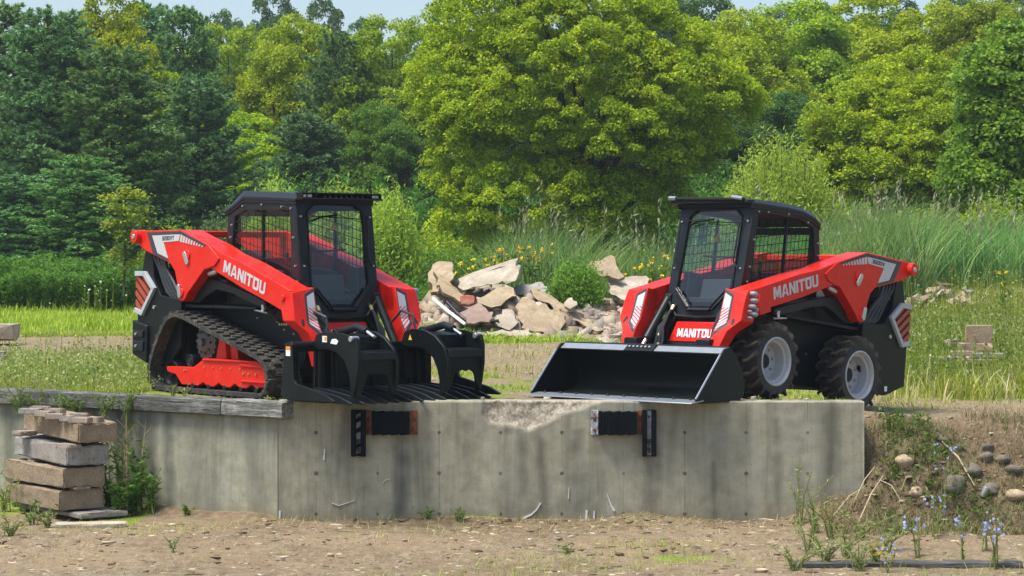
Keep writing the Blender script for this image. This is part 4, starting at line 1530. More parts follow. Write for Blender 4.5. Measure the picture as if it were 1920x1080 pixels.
def boulder_mesh(name, seed, sub=3):
    r = np.random.default_rng(seed)
    bm = bmesh.new()
    bmesh.ops.create_icosphere(bm, subdivisions=sub, radius=1)
    ph = r.uniform(0, 6, 9)
    for v in bm.verts:
        p = v.co
        k = 1 + .16 * math.sin(2.1 * p.x + ph[0]) * math.cos(1.7 * p.y + ph[1]) + .13 * math.sin(3.3 * p.z + ph[2] + p.x) + .07 * math.sin(6 * p.y + ph[3]) * math.sin(5 * p.x + ph[4])
        v.co = p * k
    me = bpy.data.meshes.new(name)
    bm.to_mesh(me); bm.free()
    me.polygons.foreach_set('use_smooth', [True] * len(me.polygons))
    return me


def rough_block(name, L, w, h, mat, seed, rough=.010, step=.05, corner=.012):
    """cast block with worn, uneven faces; origin at the middle of its base"""
    r = np.random.default_rng(seed)
    bm = bmesh.new()
    bmesh.ops.create_cube(bm, size=1.0)
    for v in bm.verts: v.co = Vector((v.co.x * L, v.co.y * w, (v.co.z + .5) * h))
    bmesh.ops.bevel(bm, geom=bm.edges[:], offset=corner, segments=2, affect='EDGES')
    for _ in range(3):
        long = [e for e in bm.edges if e.calc_length() > step * 1.6]
        if not long: break
        bmesh.ops.subdivide_edges(bm, edges=long, cuts=1, use_grid_fill=True)
    for v in bm.verts: v.co += Vector(r.normal(0, rough * .35, 3))
    me = bpy.data.meshes.new(name)
    bm.to_mesh(me); bm.free()
    me.polygons.foreach_set('use_smooth', [True] * len(me.polygons))
    me.set_sharp_from_angle(angle=math.radians(28))
    return link_mesh(name, me, M[mat])


# ---- stack of blocks in front of the angled wall
SA = math.atan2(-.79, .61)                # long axis, running away to the left
def put_block(px, pyb, Y, L, w, h, mat, seed, lab, grp, name='stone_block', pitch=0.0, yaw=0.0, rough=.012):
    """(px, pyb) is the near bottom corner of the block"""
    Y *= 1.05; L *= 1.14; w *= 1.05; h *= 1.05
    o = rough_block(name, L, w, h, mat, seed, rough)
    a = SA + yaw
    c = at(px, pyb, Y)
    ux, uy = math.cos(a), math.sin(a)
    # the near corner sits at +L/2 along the axis and -w/2 across it
    off = Vector((ux * L / 2 + uy * w / 2 * 1, uy * L / 2 - ux * w / 2 * 1, 0))
    o.location = (c.x - off.x, c.y - off.y, c.z + (L / 2) * math.sin(pitch))
    o.rotation_euler = (0, pitch, a)
    tag(o, lab, 'block', grp, 'thing')
    return o


G1 = 'heavy blocks stacked in front of the angled wall'
put_block(147, 831, 24.0, 1.15, .44, .195, 'block', 1, 'rough brown block on top of the stack, under the small pavers', G1, pitch=.055)
put_block(124, 874, 24.0, 1.15, .47, .195, 'block_grey', 2, 'smooth blue grey block, second from the top of the stack', G1, yaw=-.03, pitch=.03)
put_block(119, 916, 24.0, 1.15, .48, .20, 'block', 3, 'rough brown block, third from the top of the stack', G1, yaw=.03, pitch=.01)
put_block(112, 958, 24.0, 1.15, .50, .20, 'block', 4, 'brown block at the bottom of the stack, half hidden by weeds', G1, yaw=0)
G2 = 'flat stones under the stack'
put_block(150, 974, 23.9, 1.25, .55, .055, 'grey', 5, 'thin grey slab lying under the bottom block', G2, 'stone_slab')
o = rough_block('stone_slab', .75, .22, .05, 'pale', 6, .006)
p = at(170, 979, 24.6); o.location = (p.x, p.y, float(ground_z(p.x, p.y)) - .01); o.rotation_euler = (.05, 0, .15)
tag(o, 'pale flat slab on the ground beside the bottom of the stack', 'slab', G2, 'thing')
for (px, py, L, w, h, lab) in ((128, 836, .30, .16, .05, 'small flat spacer stone between the two upper blocks'), (46, 812, .20, .22, .05, 'small spacer stone at the far end of the two upper blocks'), (66, 866, .16, .12, .06, 'small white stone wedged above the third block'),
                               (150, 915, .14, .20, .03, 'thin brown spacer between the two lower blocks')):
    Y = 25.36 if px > 100 else 26.0
    o = rough_block('spacer_stone', L, w, h, 'pale' if 'white' in lab else 'paver', px, .005)
    p = at(px, py, Y); o.location = (p.x, p.y, p.z - h / 2); o.rotation_euler = (0, 0, SA + .1)
    tag(o, lab, 'stone')
G3 = 'small pavers on top of the block stack'
for k, (px, py, Y, L, lab) in enumerate(((58, 771, 24.6, .26, 'grey ended paver at the far end of the top block'), (76, 767, 24.75, .22, 'flat paver behind the grey ended paver'), (84, 776, 24.45, .22, 'tan paver next to the grey ended paver'), (103, 771, 24.65, .22, 'flat paver lying second in the back row'),
                                         (104, 781, 24.32, .20, 'tan paver in the middle of the front row'), (128, 785, 24.2, .16, 'narrow grey paver between two tan pavers'), (151, 788, 24.1, .24, 'large tan paver near the corner of the top block'), (150, 780, 24.35, .20, 'small paver lying behind the large tan paver'),
                                         (178, 787, 24.25, .18, 'last tan paver on the short end of the top block'))):
    o = rough_block('paver', L, .12, .062, 'block_grey' if 'grey' in lab and 'next' not in lab and 'behind' not in lab else 'paver', 40 + k, .004, .06, .008)
    p = at(px, py, Y * 1.05)
    o.location = (p.x, p.y, p.z - .03); o.rotation_euler = (0, 0, -.35 + .25 * math.sin(k * 2.1))
    tag(o, lab, 'paver', G3)

# ---- pale blocks in the meadow on the far left
for (px, py, Y, s, lab, mat) in ((2, 641, 33.0, (.52, .4, .28), 'white block lying in the meadow grass, cut by the picture edge', 'pale'), (-8, 690, 30.0, (.26, .3, .22), 'pale boulder in the meadow nearer the timber', 'pale'), (37, 664, 32.5, (.10, .1, .08), 'fist sized white stone beside the white block', 'pale')):
    o = link_mesh('stone', chunk_mesh('stone', abs(px) + 3, s[0], s[1], s[2], 3, .10), M[mat])
    p = ground_hit(px, py + 6); o.location = (p.x, p.y, p.z + s[2] * .75)
    tag(o, lab, 'stone')

# ---- the rubble heap between the machines
def heap_top(x):
    xs = [-1.75, -1.55, -1.2, -.6, -.2, .5, 1.0, 1.5, 2.1, 2.6, 2.95]
    hs = [.0, .50, .78, .70, .76, .62, .66, .72, .72, .36, .0]
    return np.interp(x, xs, hs)


def heap_z(x, y):
    x, y = np.asarray(x, float), np.asarray(y, float)
    t = (y - 42.2) / 2.0
    return ground_z(x, y) + heap_top(x) * np.clip(1 - t * t, 0, 1) - .04 + vnoise(x, y, 2.5, 51) * .16 + vnoise(x, y, 7, 52) * .06


xs, ys = np.linspace(-1.9, 3.1, 110), np.linspace(40.1, 44.4, 90)
X, Y = np.meshgrid(xs, ys)
Zh = heap_z(X, Y)
# many small fragments over the mound, one mass nobody could count
parts_v, parts_f, nv = [], [], 0
v = np.stack([X.ravel(), Y.ravel(), Zh.ravel()], 1)
ny, nx = X.shape
i = np.arange(ny - 1)[:, None] * nx + np.arange(nx - 1)[None, :]
q = np.stack([i, i + 1, i + 1 + nx, i + nx], -1).reshape(-1, 4)
parts_v.append(v); parts_f.append(q); nv = len(v)
cube = np.array([(-1, -1, -1), (1, -1, -1), (1, 1, -1), (-1, 1, -1), (-1, -1, 1), (1, -1, 1), (1, 1, 1), (-1, 1, 1)], float) * .5
cf = np.array([(0, 3, 2, 1), (4, 5, 6, 7), (0, 1, 5, 4), (1, 2, 6, 5), (2, 3, 7, 6), (3, 0, 4, 7)])
def rot_rand(r):
    qn = r.normal(0, 1, 4); qn /= np.linalg.norm(qn)
    w_, x_, y_, z_ = qn
    return np.array([[1 - 2 * (y_ * y_ + z_ * z_), 2 * (x_ * y_ - z_ * w_), 2 * (x_ * z_ + y_ * w_)], [2 * (x_ * y_ + z_ * w_), 1 - 2 * (x_ * x_ + z_ * z_), 2 * (y_ * z_ - x_ * w_)], [2 * (x_ * z_ - y_ * w_), 2 * (y_ * z_ + x_ * w_), 1 - 2 * (x_ * x_ + y_ * y_)]])
for k in range(5200):
    x, y = rng.uniform(-1.75, 2.95), rng.uniform(39.8, 43.0)
    s = np.clip(rng.lognormal(-2.35, .5), .03, .26) * rng.uniform(.5, 1.3, 3)
    c = cube + rng.normal(0, .10, cube.shape)
    c = (c * s) @ rot_rand(rng).T + np.array([x, y, float(heap_z(x, y)) + .02])
    parts_v.append(c); parts_f.append(cf + nv); nv += 8
t = NT('rubble_mix')
gi = t.n('NewGeometry')
isl = gi.outputs['Random Per Island']
co = t.coords()
n1 = t.noise(co, 14, 5, .65)
c = t.ramp(isl, [(0, (.33, .265, .18)), (.22, (.46, .39, .29)), (.42, (.31, .235, .185)), (.54, (.40, .33, .26)), (.68, (.54, .48, .385)), (.84, (.29, .145, .105)), (.88, (.27, .25, .225)), (1, (.60, .56, .50))], 'CONSTANT')
c = t.mix(t.math('MULTIPLY', n1, .8), c, (.17, .125, .085))
t.principled(c, .92, 0, t.bump(n1, .5, .02), .2)
fl = np.concatenate(parts_f)
o = np_mesh('rubble', np.concatenate(parts_v), fl.ravel(), np.full(len(fl), 4), t.m)
tag(o, 'heap of small broken stone, brick and mortar under the larger slabs', 'rubble', kind='stuff')

# medium lumps, each a thing of its own
variants = [chunk_mesh('rubble_chunk', 100 + k, *(np.array([.34, .26, .20]) * np.random.default_rng(k).uniform(.8, 1.25, 3)), 5, .15) for k in range(9)]
LUMP = {'tan': ('tan lump of broken concrete on the rubble heap', 'tan concrete lumps on the heap'), 'pale': ('pale lump of broken concrete on the rubble heap', 'pale concrete lumps on the heap'),
        'grey': ('grey lump of broken concrete on the rubble heap', 'grey concrete lumps on the heap'), 'brick': ('brown lump of broken brickwork on the rubble heap', 'brown brickwork lumps on the heap'), 'redbrick': ('broken red brick on the rubble heap', 'red bricks on the heap')}
vm = {}
for k in range(190):
    x, y = rng.uniform(-1.75, 2.9), rng.uniform(40.35, 42.6)
    mk = rng.choice(['tan', 'pale', 'grey', 'brick', 'redbrick'], p=[.42, .28, .13, .14, .03] if x < .5 else [.38, .30, .25, .04, .03])
    vi = int(rng.integers(0, len(variants)))
    if (vi, mk) not in vm:
        me = variants[vi].copy(); me.name = 'rubble_chunk'; me.materials.append(M[mk]); vm[(vi, mk)] = me
    o = bpy.data.objects.new('rubble_chunk', vm[(vi, mk)]); COL.objects.link(o)
    s = rng.uniform(.35, .95) * (.6 if mk == 'redbrick' else 1)
    o.location = (x, y, float(heap_z(x, y)) + .05 * s)
    o.rotation_euler = tuple(rng.uniform(-.6, .6, 2)) + (rng.uniform(0, 6.28),)
    o.scale = (s * rng.uniform(.8, 1.4), s, s * rng.uniform(.35, .75))
    tag(o, LUMP[mk][0], 'rubble', LUMP[mk][1])


for k in range(70):
    x, y = rng.uniform(-1.7, 2.7), rng.uniform(39.85, 40.75)
    mk = rng.choice(['tan', 'pale', 'grey', 'brick', 'redbrick'], p=[.36, .22, .14, .24, .04] if x < .3 else [.36, .28, .24, .05, .07])
    vi = int(rng.integers(0, len(variants)))
    if (vi, mk) not in vm:
        me = variants[vi].copy(); me.name = 'rubble_chunk'; me.materials.append(M[mk]); vm[(vi, mk)] = me
    o = bpy.data.objects.new('rubble_chunk', vm[(vi, mk)]); COL.objects.link(o)
    s = rng.uniform(.25, .75)
    o.location = (x, y, max(float(heap_z(x, y)), float(ground_z(x, y))) + .05 * s)
    o.rotation_euler = tuple(rng.uniform(-.5, .5, 2)) + (rng.uniform(0, 6.28),)
    o.scale = (s * rng.uniform(.8, 1.4), s, s * rng.uniform(.4, .8))
    tag(o, LUMP[mk][0], 'rubble', LUMP[mk][1])


def slab(pts, thick, mat, lab, name='concrete_slab', seed=0, cat='slab', back=(0, 1, -.25), grp=None):
    """broken slab: outline given as pixels with a depth each, thickened along 'back'"""
    r = np.random.default_rng(seed)
    P = []
    n = len(pts)
    for k in range(n):                         # rough edges: two extra points on each side
        a, b_ = at(pts[k][0], pts[k][1], pts[k][2] - .30), at(pts[(k + 1) % n][0], pts[(k + 1) % n][1], pts[(k + 1) % n][2] - .30)
        L = (b_ - a).length
        P.append(a)
        m = max(1, int(L / .10))
        for j in range(1, m):
            P.append(a.lerp(b_, j / m) + Vector(r.normal(0, .026, 3)))
    c = sum(P, Vector()) / len(P)
    bk = Vector(back).normalized() * thick
    m = len(P)
    vs = [p - c for p in P] + [p - c + bk + Vector(r.normal(0, .02, 3)) for p in P]
    b = MB().add(vs, [tuple(range(m)), tuple(range(2 * m - 1, m - 1, -1))] + [(i, (i + 1) % m, m + (i + 1) % m, m + i) for i in range(m)])
    o = b.build(name, M[mat], None, .012, 1, angle=25)
    o.location = c
    return tag(o, lab, cat, grp, 'thing')


slab([(802, 512, 41.9), (820, 490, 42.1), (848, 491, 42.0), (852, 515, 41.7), (838, 545, 41.4), (806, 548, 41.5)], .40, 'tan', 'upright tan block with a notched top at the left end of the heap', seed=1)
slab([(812, 508, 41.5), (835, 520, 41.3), (872, 556, 41.0), (862, 566, 40.95), (830, 548, 41.1)], .22, 'tan', 'tan slab leaning down from the upright block', seed=2)
slab([(858, 523, 41.7), (966, 491, 41.9), (973, 512, 41.5), (968, 527, 41.4), (925, 533, 41.4), (868, 545, 41.3)], .45, 'pale', 'long pale kerb piece tilted along the top of the heap', seed=3, back=(0.1, 1, .12))
slab([(979, 557, 41.0), (1063, 588, 40.8), (1046, 632, 40.35), (1012, 622, 40.4), (977, 615, 40.45), (966, 575, 40.8)], .14, 'tan', 'big tan flagstone leaning face out at the foot of the heap', seed=4)
slab([(994, 541, 41.6), (1010, 540, 41.7), (1060, 572, 41.3), (1112, 606, 40.9), (1133, 619, 40.7), (1118, 622, 40.65), (1068, 592, 40.9), (1000, 556, 41.4)], .16, 'tan', 'long narrow slab slanting down to the right across the heap', seed=5)
slab([(1086, 502, 42.6), (1145, 478, 42.4), (1173, 519, 42.2), (1160, 524, 42.1), (1120, 516, 42.3)], .10, 'tan', 'thin tan panel standing on its edge with a pointed top', seed=6)
slab([(1140, 520, 42.5), (1212, 517, 42.6), (1232, 545, 42.0), (1180, 566, 41.6), (1146, 552, 41.8)], .20, 'pale', 'broad pale slab beside the bucket loader wheel', seed=7)
slab([(912, 620, 40.3), (985, 617, 40.5), (1000, 626, 40.2), (985, 633, 40.05), (920, 632, 40.05)], .12, 'pale', 'flat pale slab in the grass at the foot of the heap', seed=8)
slab([(893, 556, 41.2), (958, 537, 41.4), (970, 556, 41.1), (930, 574, 40.9), (896, 570, 41.0)], .15, 'tan', 'tan slab lying under the long kerb piece', seed=9)
slab([(860, 588, 40.7), (900, 566, 40.9), (925, 584, 40.6), (918, 604, 40.4), (876, 606, 40.4)], .12, 'brick', 'brown slab lying low behind the bent pipe', seed=10)
slab([(1058, 567, 41.0), (1073, 557, 41.2), (1084, 571, 40.9), (1068, 580, 40.8)], .16, 'pale', 'small white block below the green bush', seed=11)
slab([(862, 555, 41.0), (890, 554, 41.0), (890, 568, 40.9), (864, 570, 40.9)], .14, 'redbrick', 'dull red block in the middle of the rubble', seed=12)
slab([(960, 538, 41.9), (1010, 528, 42.1), (1040, 540, 41.8), (1010, 550, 41.6), (968, 552, 41.6)], .15, 'grey', 'grey slab behind the long narrow slab', seed=13)
slab([(930, 590, 40.7), (960, 580, 40.8), (972, 604, 40.5), (955, 620, 40.3), (934, 612, 40.4)], .12, 'pale', 'triangular pale slab beside the big tan flagstone', seed=14)
for pts, r_, mat, nm, lab in (([(812, 560, 40.9), (842, 585, 40.5), (872, 608, 40.2)], .028, 'white', 'pipe', 'straight white pipe slanting over the rubble'), ([(838, 566, 40.7), (858, 588, 40.4), (878, 604, 40.2), (905, 604, 40.15), (935, 602, 40.2)], .032, 'satin', 'pipe', 'bent black pipe lying on the rubble'),
                                ([(1180, 590, 40.7), (1205, 612, 40.3)], .03, 'white', 'pipe', 'short white post lying right of the narrow slab'),
                                ([(795, 563, 40.6), (798, 625, 40.2)], .022, 'satin', 'pipe', 'upright black rod beside the grapple arm')):
    if r_ == .022: continue
    o = MB().tube([at(*q) for q in pts], r_, 10).build(nm, M[mat])
    tag(o, lab, 'pipe')

# ---- small pile and stacked pavers in the meadow at right
for k in range(16):
    px = rng.uniform(1700, 1815); Yk = rng.uniform(45.5, 47.5)
    x = (px - 960) / F * Yk
    mk = ['tan', 'pale', 'tan', 'brick'][k % 4]
    vi = k % len(variants)
    if (vi, mk) not in vm:
        me = variants[vi].copy(); me.name = 'rubble_chunk'; me.materials.append(M[mk]); vm[(vi, mk)] = me
    o = bpy.data.objects.new('rubble_chunk', vm[(vi, mk)]); COL.objects.link(o)
    s = rng.uniform(.55, 1.2)
    h = max(0, 1 - abs(px - 1755) / 62) * .26
    o.location = (x, Yk, float(ground_z(x, Yk)) + h + .05); o.scale = (s, s, s * .8)
    o.rotation_euler = tuple(rng.uniform(-.7, .7, 2)) + (rng.uniform(0, 6),)
    tag(o, {'tan': 'tan', 'pale': 'pale', 'brick': 'brown'}[mk] + ' lump in the small rubble pile below the reeds', 'rubble', {'tan': 'tan', 'pale': 'pale', 'brick': 'brown'}[mk] + ' lumps in the small pile')
slab([(1740, 563, 45.3), (1768, 541, 45.6), (1772, 545, 45.6), (1746, 568, 45.2)], .08, 'pale', 'narrow white plank across the small rubble pile', seed=21, cat='plank', name='plank')
slab([(1810, 535, 46.2), (1825, 545, 46.0), (1823, 549, 46.0), (1806, 540, 46.1)], .08, 'grey', 'short grey plank at the right end of the small pile', seed=22, cat='plank', name='plank')
PB = ground_hit(1836, 690).y + .5
for (px, py, Y, s, rzz, mat, lab) in ((1836, 636, 38.4, (.34, .16, .26), .05, 'tan', 'tan block standing on end on the paver stack'), (1812, 662, 38.3, (.20, .2, .16), .2, 'tan', 'tan block low beside the standing block'), (1846, 661, 38.3, (.22, .2, .13), -.2, 'tan', 'cracked tan block under the standing block'),
                                      (1805, 672, 37.9, (.36, .22, .09), .05, 'tan', 'flat tan paver in front of the standing block'), (1852, 677, 37.8, (.40, .22, .10), -.06, 'grey', 'dark grey paver at the right end of the stack'), (1836, 667, 38.1, (.26, .12, .04), .0, 'redbrick', 'thin red tile between the pavers'),
                                      (1784, 682, 37.6, (.52, .2, .06), .04, 'grey', 'long grey slab lying in the weeds before the stack'), (1838, 687, 37.4, (.52, .2, .06), -.03, 'tan', 'long tan slab lying in the weeds before the dark paver'), (1786, 652, 39.0, (.18, .16, .10), .5, 'pale', 'pale stone left of the standing block'),
                                      (1745, 692, 37.0, (.16, .1, .05), .1, 'pale', 'white stone alone in the weeds left of the stack')):
    o = link_mesh('paver_stone', chunk_mesh('paver_stone', int(px), s[0] * 1.1, s[1], s[2] * 1.1, 2, .06), M[mat])
    p = at(px, py, Y - 38 + PB); o.location = (p.x, p.y, p.z + .07); o.rotation_euler = (0, 0, rzz)
    tag(o, lab, 'stone', 'stones stacked in the meadow')

# ---- field stones on the bank
for k, (px, py, rx, ry, Y, mat, lab) in enumerate(((1697, 864, 18, 15, 24.72, 'boulder_tan', 'round tan stone highest on the weedy bank beside the wall'), (1719, 926, 14, 11, 24.45, 'boulder_tan', 'small tan stone low on the bank'), (1789, 911, 23, 19, 24.55, 'boulder', 'largest grey stone in the middle of the bank'),
                                                   (1908, 930, 19, 15, 24.45, 'boulder_tan', 'smooth tan stone at the edge of the picture'), (1853, 838, 15, 9, 25.1, 'boulder', 'flat grey stone under the top of the bank'), (1881, 859, 18, 11, 25.0, 'boulder', 'broad grey stone near the top of the bank'),
                                                   (1846, 858, 17, 12, 24.9, 'boulder', 'mossy grey stone left of the broad one'), (1822, 879, 20, 14, 24.75, 'boulder', 'mossy stone above the largest grey stone'), (1860, 921, 20, 12, 24.5, 'boulder', 'grey stone half buried low on the bank'),
                                                   (1799, 842, 10, 7, 25.05, 'boulder', 'small stone below the crest of the bank'), (1768, 823, 13, 8, 25.2, 'boulder', 'dark stone on the crest of the bank'), (1723, 840, 10, 5, 25.0, 'boulder', 'pale flat chip on the upper bank'),
                                                   (1902, 880, 17, 14, 24.85, 'boulder', 'dark stone above the smooth tan stone'), (1690, 948, 7, 5, 24.2, 'boulder_tan', 'pebble at the foot of the bank'), (1664, 858, 5, 8, 24.85, 'boulder', 'thin upright stone chip beside the wall'))):
    o = link_mesh('field_stone', boulder_mesh('field_stone', 60 + k), M[mat])
    p = ground_hit(px, py + ry * .55)
    s = p.y / F
    o.location = (p.x, p.y + .02, p.z + ry * s * .25)
    o.scale = (rx * s * .95, (rx + ry) / 2 * s, ry * s * .95)
    o.rotation_euler = (random.uniform(-.2, .2), random.uniform(-.25, .25), random.uniform(0, 3))
    tag(o, lab, 'stone', 'stones on the weedy bank')
b = MB()
p = ground_hit(1842, 938)
b.lathe([(0, 0), (.033, .002), (.033, .10), (.028, .112), (0, .112)], 16, 'z', (0, 0, 0))
o = b.build('drink_can', M['steel']); o.location = p + Vector((0, 0, .01)); o.rotation_euler = (.3, .35, .2)
tag(o, 'crushed silver can lying among the weeds on the bank', 'can')
# ------------------------------------------------------------------ foliage
def leaf_mat(name, cols, transl=.50, rough=.55, tcol=1.25, spec=.25):
    """cols: three leaf colours from darkest to lightest, scattered leaf by leaf"""
    t = NT(name)
    gi = t.n('NewGeometry')
    co = t.coords()
    n = t.noise(co, 1.25, 3, .7)
    f = t.math('ADD', t.math('MULTIPLY', gi.outputs['Random Per Island'], .60), t.math('MULTIPLY_ADD', n, .9, -.25), None, True)
    oi = t.n('ObjectInfo')
    c = t.ramp(f, [(.10, cols[0]), (.50, cols[1]), (.90, cols[2])])
    hs = t.n('HueSaturation')
    t.link(t.math('MULTIPLY_ADD', oi.outputs['Random'], .024, .488), hs.inputs['Hue'])
    t.link(t.math('MULTIPLY_ADD', oi.outputs['Random'], .30, .85), hs.inputs['Value'])
    t.link(c, hs.inputs['Color'])
    c = hs.outputs[0]
    p = t.n('BsdfPrincipled')
    t.link(c, p.inputs['Base Color']); p.inputs['Roughness'].default_value = rough; p.inputs['Specular IOR Level'].default_value = spec
    tr = t.n('BsdfTranslucent')
    t.link(t.mix(1.0, c, (tcol, tcol * 1.02, tcol * .7), 'MULTIPLY'), tr.inputs['Color'])
    mx = t.n('MixShader'); mx.inputs[0].default_value = transl
    t.link(p.outputs[0], mx.inputs[1]); t.link(tr.outputs[0], mx.inputs[2])
    t.link(mx.outputs[0], t.out.inputs['Surface'])
    return t.m


M['leaf_maple'] = leaf_mat('maple_leaves', [(.095, .175, .008), (.275, .385, .012), (.64, .68, .030)])
M['leaf_grove'] = leaf_mat('grove_leaves', [(.078, .160, .014), (.230, .345, .020), (.56, .62, .042)])
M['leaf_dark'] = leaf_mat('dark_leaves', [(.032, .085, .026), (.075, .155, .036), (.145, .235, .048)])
M['leaf_mid'] = leaf_mat('mid_green_leaves', [(.045, .115, .018), (.110, .220, .026), (.26, .38, .044)])
M['leaf_willow'] = leaf_mat('willow_leaves', [(.20, .32, .035), (.36, .50, .06), (.55, .66, .13)])
M['leaf_grey'] = leaf_mat('grey_green_leaves', [(.07, .125, .05), (.13, .21, .085), (.20, .29, .13)])
M['leaf_sapling'] = leaf_mat('sapling_leaves', [(.14, .20, .02), (.26, .33, .035), (.38, .44, .07)])
M['needle'] = leaf_mat('pine_needles', [(.075, .165, .066), (.165, .31, .10), (.30, .45, .14)], .22, .6, 1.1)
M['needle_blue'] = leaf_mat('blue_pine_needles', [(.075, .165, .080), (.150, .295, .12), (.275, .43, .17)], .2, .6, 1.1)
t_ = NT('tree_bark')
co_ = t_.coords((6, 6, 1.5))
bn = t_.noise(co_, 3, 5, .65)
t_.principled(t_.ramp(bn, [(.3, (.035, .028, .020)), (.6, (.10, .082, .06)), (.8, (.16, .14, .11))]), .9, 0, t_.bump(bn, .6, .03), .15)
M['bark'] = t_.m


def unit(v): return v / (np.linalg.norm(v, axis=-1, keepdims=True) + 1e-9)


def leaf_quads(c, n, size, aspect=.62, r=None, along=None):
    """diamond leaves at centres c with normals n"""
    r = r or rng
    m = len(c)
    a = r.normal(0, 1, (m, 3)) if along is None else along + r.normal(0, .35, (m, 3))
    u = unit(a - n * np.sum(a * n, -1, keepdims=True))
    v = np.cross(n, u)
    s = size[:, None] if isinstance(size, np.ndarray) else size
    w = s * aspect
    P = np.stack([c - u * s * .5, c + v * w * .5 - u * s * .08, c + u * s * .5, c - v * w * .5 - u * s * .08], 1)
    return P.reshape(-1, 3)


def quads_obj(name, P, mat, parent=None):
    n = len(P) // 4
    return np_mesh(name, P, np.arange(n * 4), np.full(n, 4), mat, parent)


def crown_points(lobes, nclump, nleaf, leaf, rc, seed, flat=.95, inner=.12, droop=0.0):
    r = np.random.default_rng(seed)
    L = np.array(lobes, float)
    area = (L[:, 3] * L[:, 4] + L[:, 3] * L[:, 5] + L[:, 4] * L[:, 5])
    pr = area / area.sum()
    out = []
    tries = 0
    cs = []
    while len(cs) < nclump and tries < nclump * 12:
        tries += 1
        k = r.choice(len(L), p=pr)
        d = unit(r.normal(0, 1, 3))
        if d[2] < -.55: continue
        c = L[k, :3] + L[k, 3:] * d * (r.uniform(.82, 1.04) if r.random() > inner else r.uniform(.25, .8))
        q = (c - L[:, :3]) / L[:, 3:]
        if np.any((np.sum(q * q, 1) < .42) & (np.arange(len(L)) != k)) and r.random() > .15: continue
        cs.append((c, d))
    for c, d in cs:
        R = r.uniform(*rc)
        m = int(nleaf * (R / np.mean(rc)) ** 2 * r.uniform(.75, 1.25))
        u = unit(r.normal(0, 1, (m, 3)))
        u[:, 2] = np.where(u[:, 2] < -.25, -u[:, 2] * .8, u[:, 2])
        rad = R * r.uniform(.35, 1.0, (m, 1)) ** .5
        p = c + u * rad * np.array([1, 1, flat]) - np.array([0, 0, 1]) * droop * (rad * np.abs(u[:, :1]))
        n = unit(u * .6 + np.array([0, -.12, .35]) + r.normal(0, .75, (m, 3)))
        s = leaf * r.uniform(.65, 1.3, m)
        out.append(leaf_quads(p, n, s, .66, r))
    return np.concatenate(out), cs


def trunk_mb(h, r0, targets, seed, lean=(0, 0)):
    r = np.random.default_rng(seed)
    b = MB()
    path = [(lean[0] * t + .06 * math.sin(5 * t + seed), lean[1] * t + .05 * math.cos(4 * t), h * t) for t in np.linspace(-.05, 1, 8)]
    b.tube(path, [r0 * (1.25 if k == 0 else 1 - .75 * k / 7) for k in range(8)], 10)
    for (tx, ty, tz) in targets:
        z0 = h * r.uniform(.25, .75)
        k = min(6, max(1, int(z0 / h * 7)))
        p0 = Vector(path[k]); p3 = Vector((tx, ty, tz))
        p1 = p0.lerp(p3, .35) + Vector((0, 0, .12 * (p3 - p0).length)); p2 = p0.lerp(p3, .7) + Vector((0, 0, .10 * (p3 - p0).length))
        b.tube([p0, p1, p2, p3], [r0 * .42, r0 * .30, r0 * .2, r0 * .07], 7)
    return b


def make_tree(name, lobes, nclump, nleaf, leaf, rc, mat, seed, h_trunk, r_trunk, droop=0.0, limbs=8):
    root = empty(name)
    P, cs = crown_points(lobes, nclump, nleaf, leaf, rc, seed, droop=droop)
    quads_obj('crown', P, M[mat], root)
    r = np.random.default_rng(seed + 1)
    tg = [cs[i][0] * np.array([.82, .82, .95]) for i in r.choice(len(cs), min(limbs, len(cs)), replace=False)]
    trunk_mb(h_trunk, r_trunk, tg, seed).build('trunk', M['bark'], root)
    return root


def set_tree(proto, px, Y, ytop, wpx, H0, W0, used, lab, cat='tree', group=None, z=None, rzz=None, mat=None, dpt=1.0):
    """stand a copy so that its top and width reach the given pixels; H0, W0 are the prototype's own height and width"""
    o = proto if proto.name not in used else copy_tree(proto)
    used.add(proto.name)
    x = (px - 960) / F * Y
    zb = float(ground_z(x, Y)) - .05 if z is None else z
    zt = CZ - (ytop - HY) / F * Y
    sz = (zt - zb) / H0
    sx = wpx / F * Y / W0
    o.location = (x, Y, zb)
    o.scale = (sx, sx * dpt, sz)
    o.rotation_euler = (0, 0, random.uniform(0, 6.28) if rzz is None else rzz)
    if mat:
        for c in o.children:
            if c.name.startswith('crown'):
                c.data = c.data.copy(); c.data.materials[0] = M[mat]
    tag(o, lab, cat, group)
    return o


used = set()
# prototypes of the wood behind, all about 9 m tall and 6 m wide
protA = make_tree('deciduous_tree', [(0, 0, 5.2, 2.3, 2.3, 2.6), (-1.4, .3, 4.2, 1.5, 1.6, 1.7), (1.5, -.4, 4.4, 1.5, 1.5, 1.8), (.3, .2, 7.4, 1.4, 1.4, 1.5), (-.9, -.9, 6.4, 1.2, 1.2, 1.3), (1.0, 1.0, 6.2, 1.3, 1.2, 1.3), (.2, -1.5, 3.4, 1.5, 1.3, 1.5), (-.4, .6, 2.4, 1.9, 1.9, 1.4)],
                  640, 150, .105, (.24, .50), 'leaf_grove', 21, 5.5, .20)
protB = make_tree('deciduous_tree', [(0, 0, 4.8, 1.9, 2.0, 2.8), (-1.2, .5, 5.8, 1.3, 1.3, 1.5), (1.2, .2, 6.4, 1.3, 1.3, 1.5), (-.2, -.3, 7.8, 1.1, 1.1, 1.2), (1.7, -.6, 4.6, 1.2, 1.2, 1.2), (-1.8, -.5, 4.0, 1.3, 1.3, 1.2), (.1, .8, 2.5, 2.0, 1.9, 1.4), (.6, -1.3, 3.6, 1.4, 1.3, 1.4)],
                  620, 150, .105, (.24, .50), 'leaf_grove', 33, 6.0, .18)
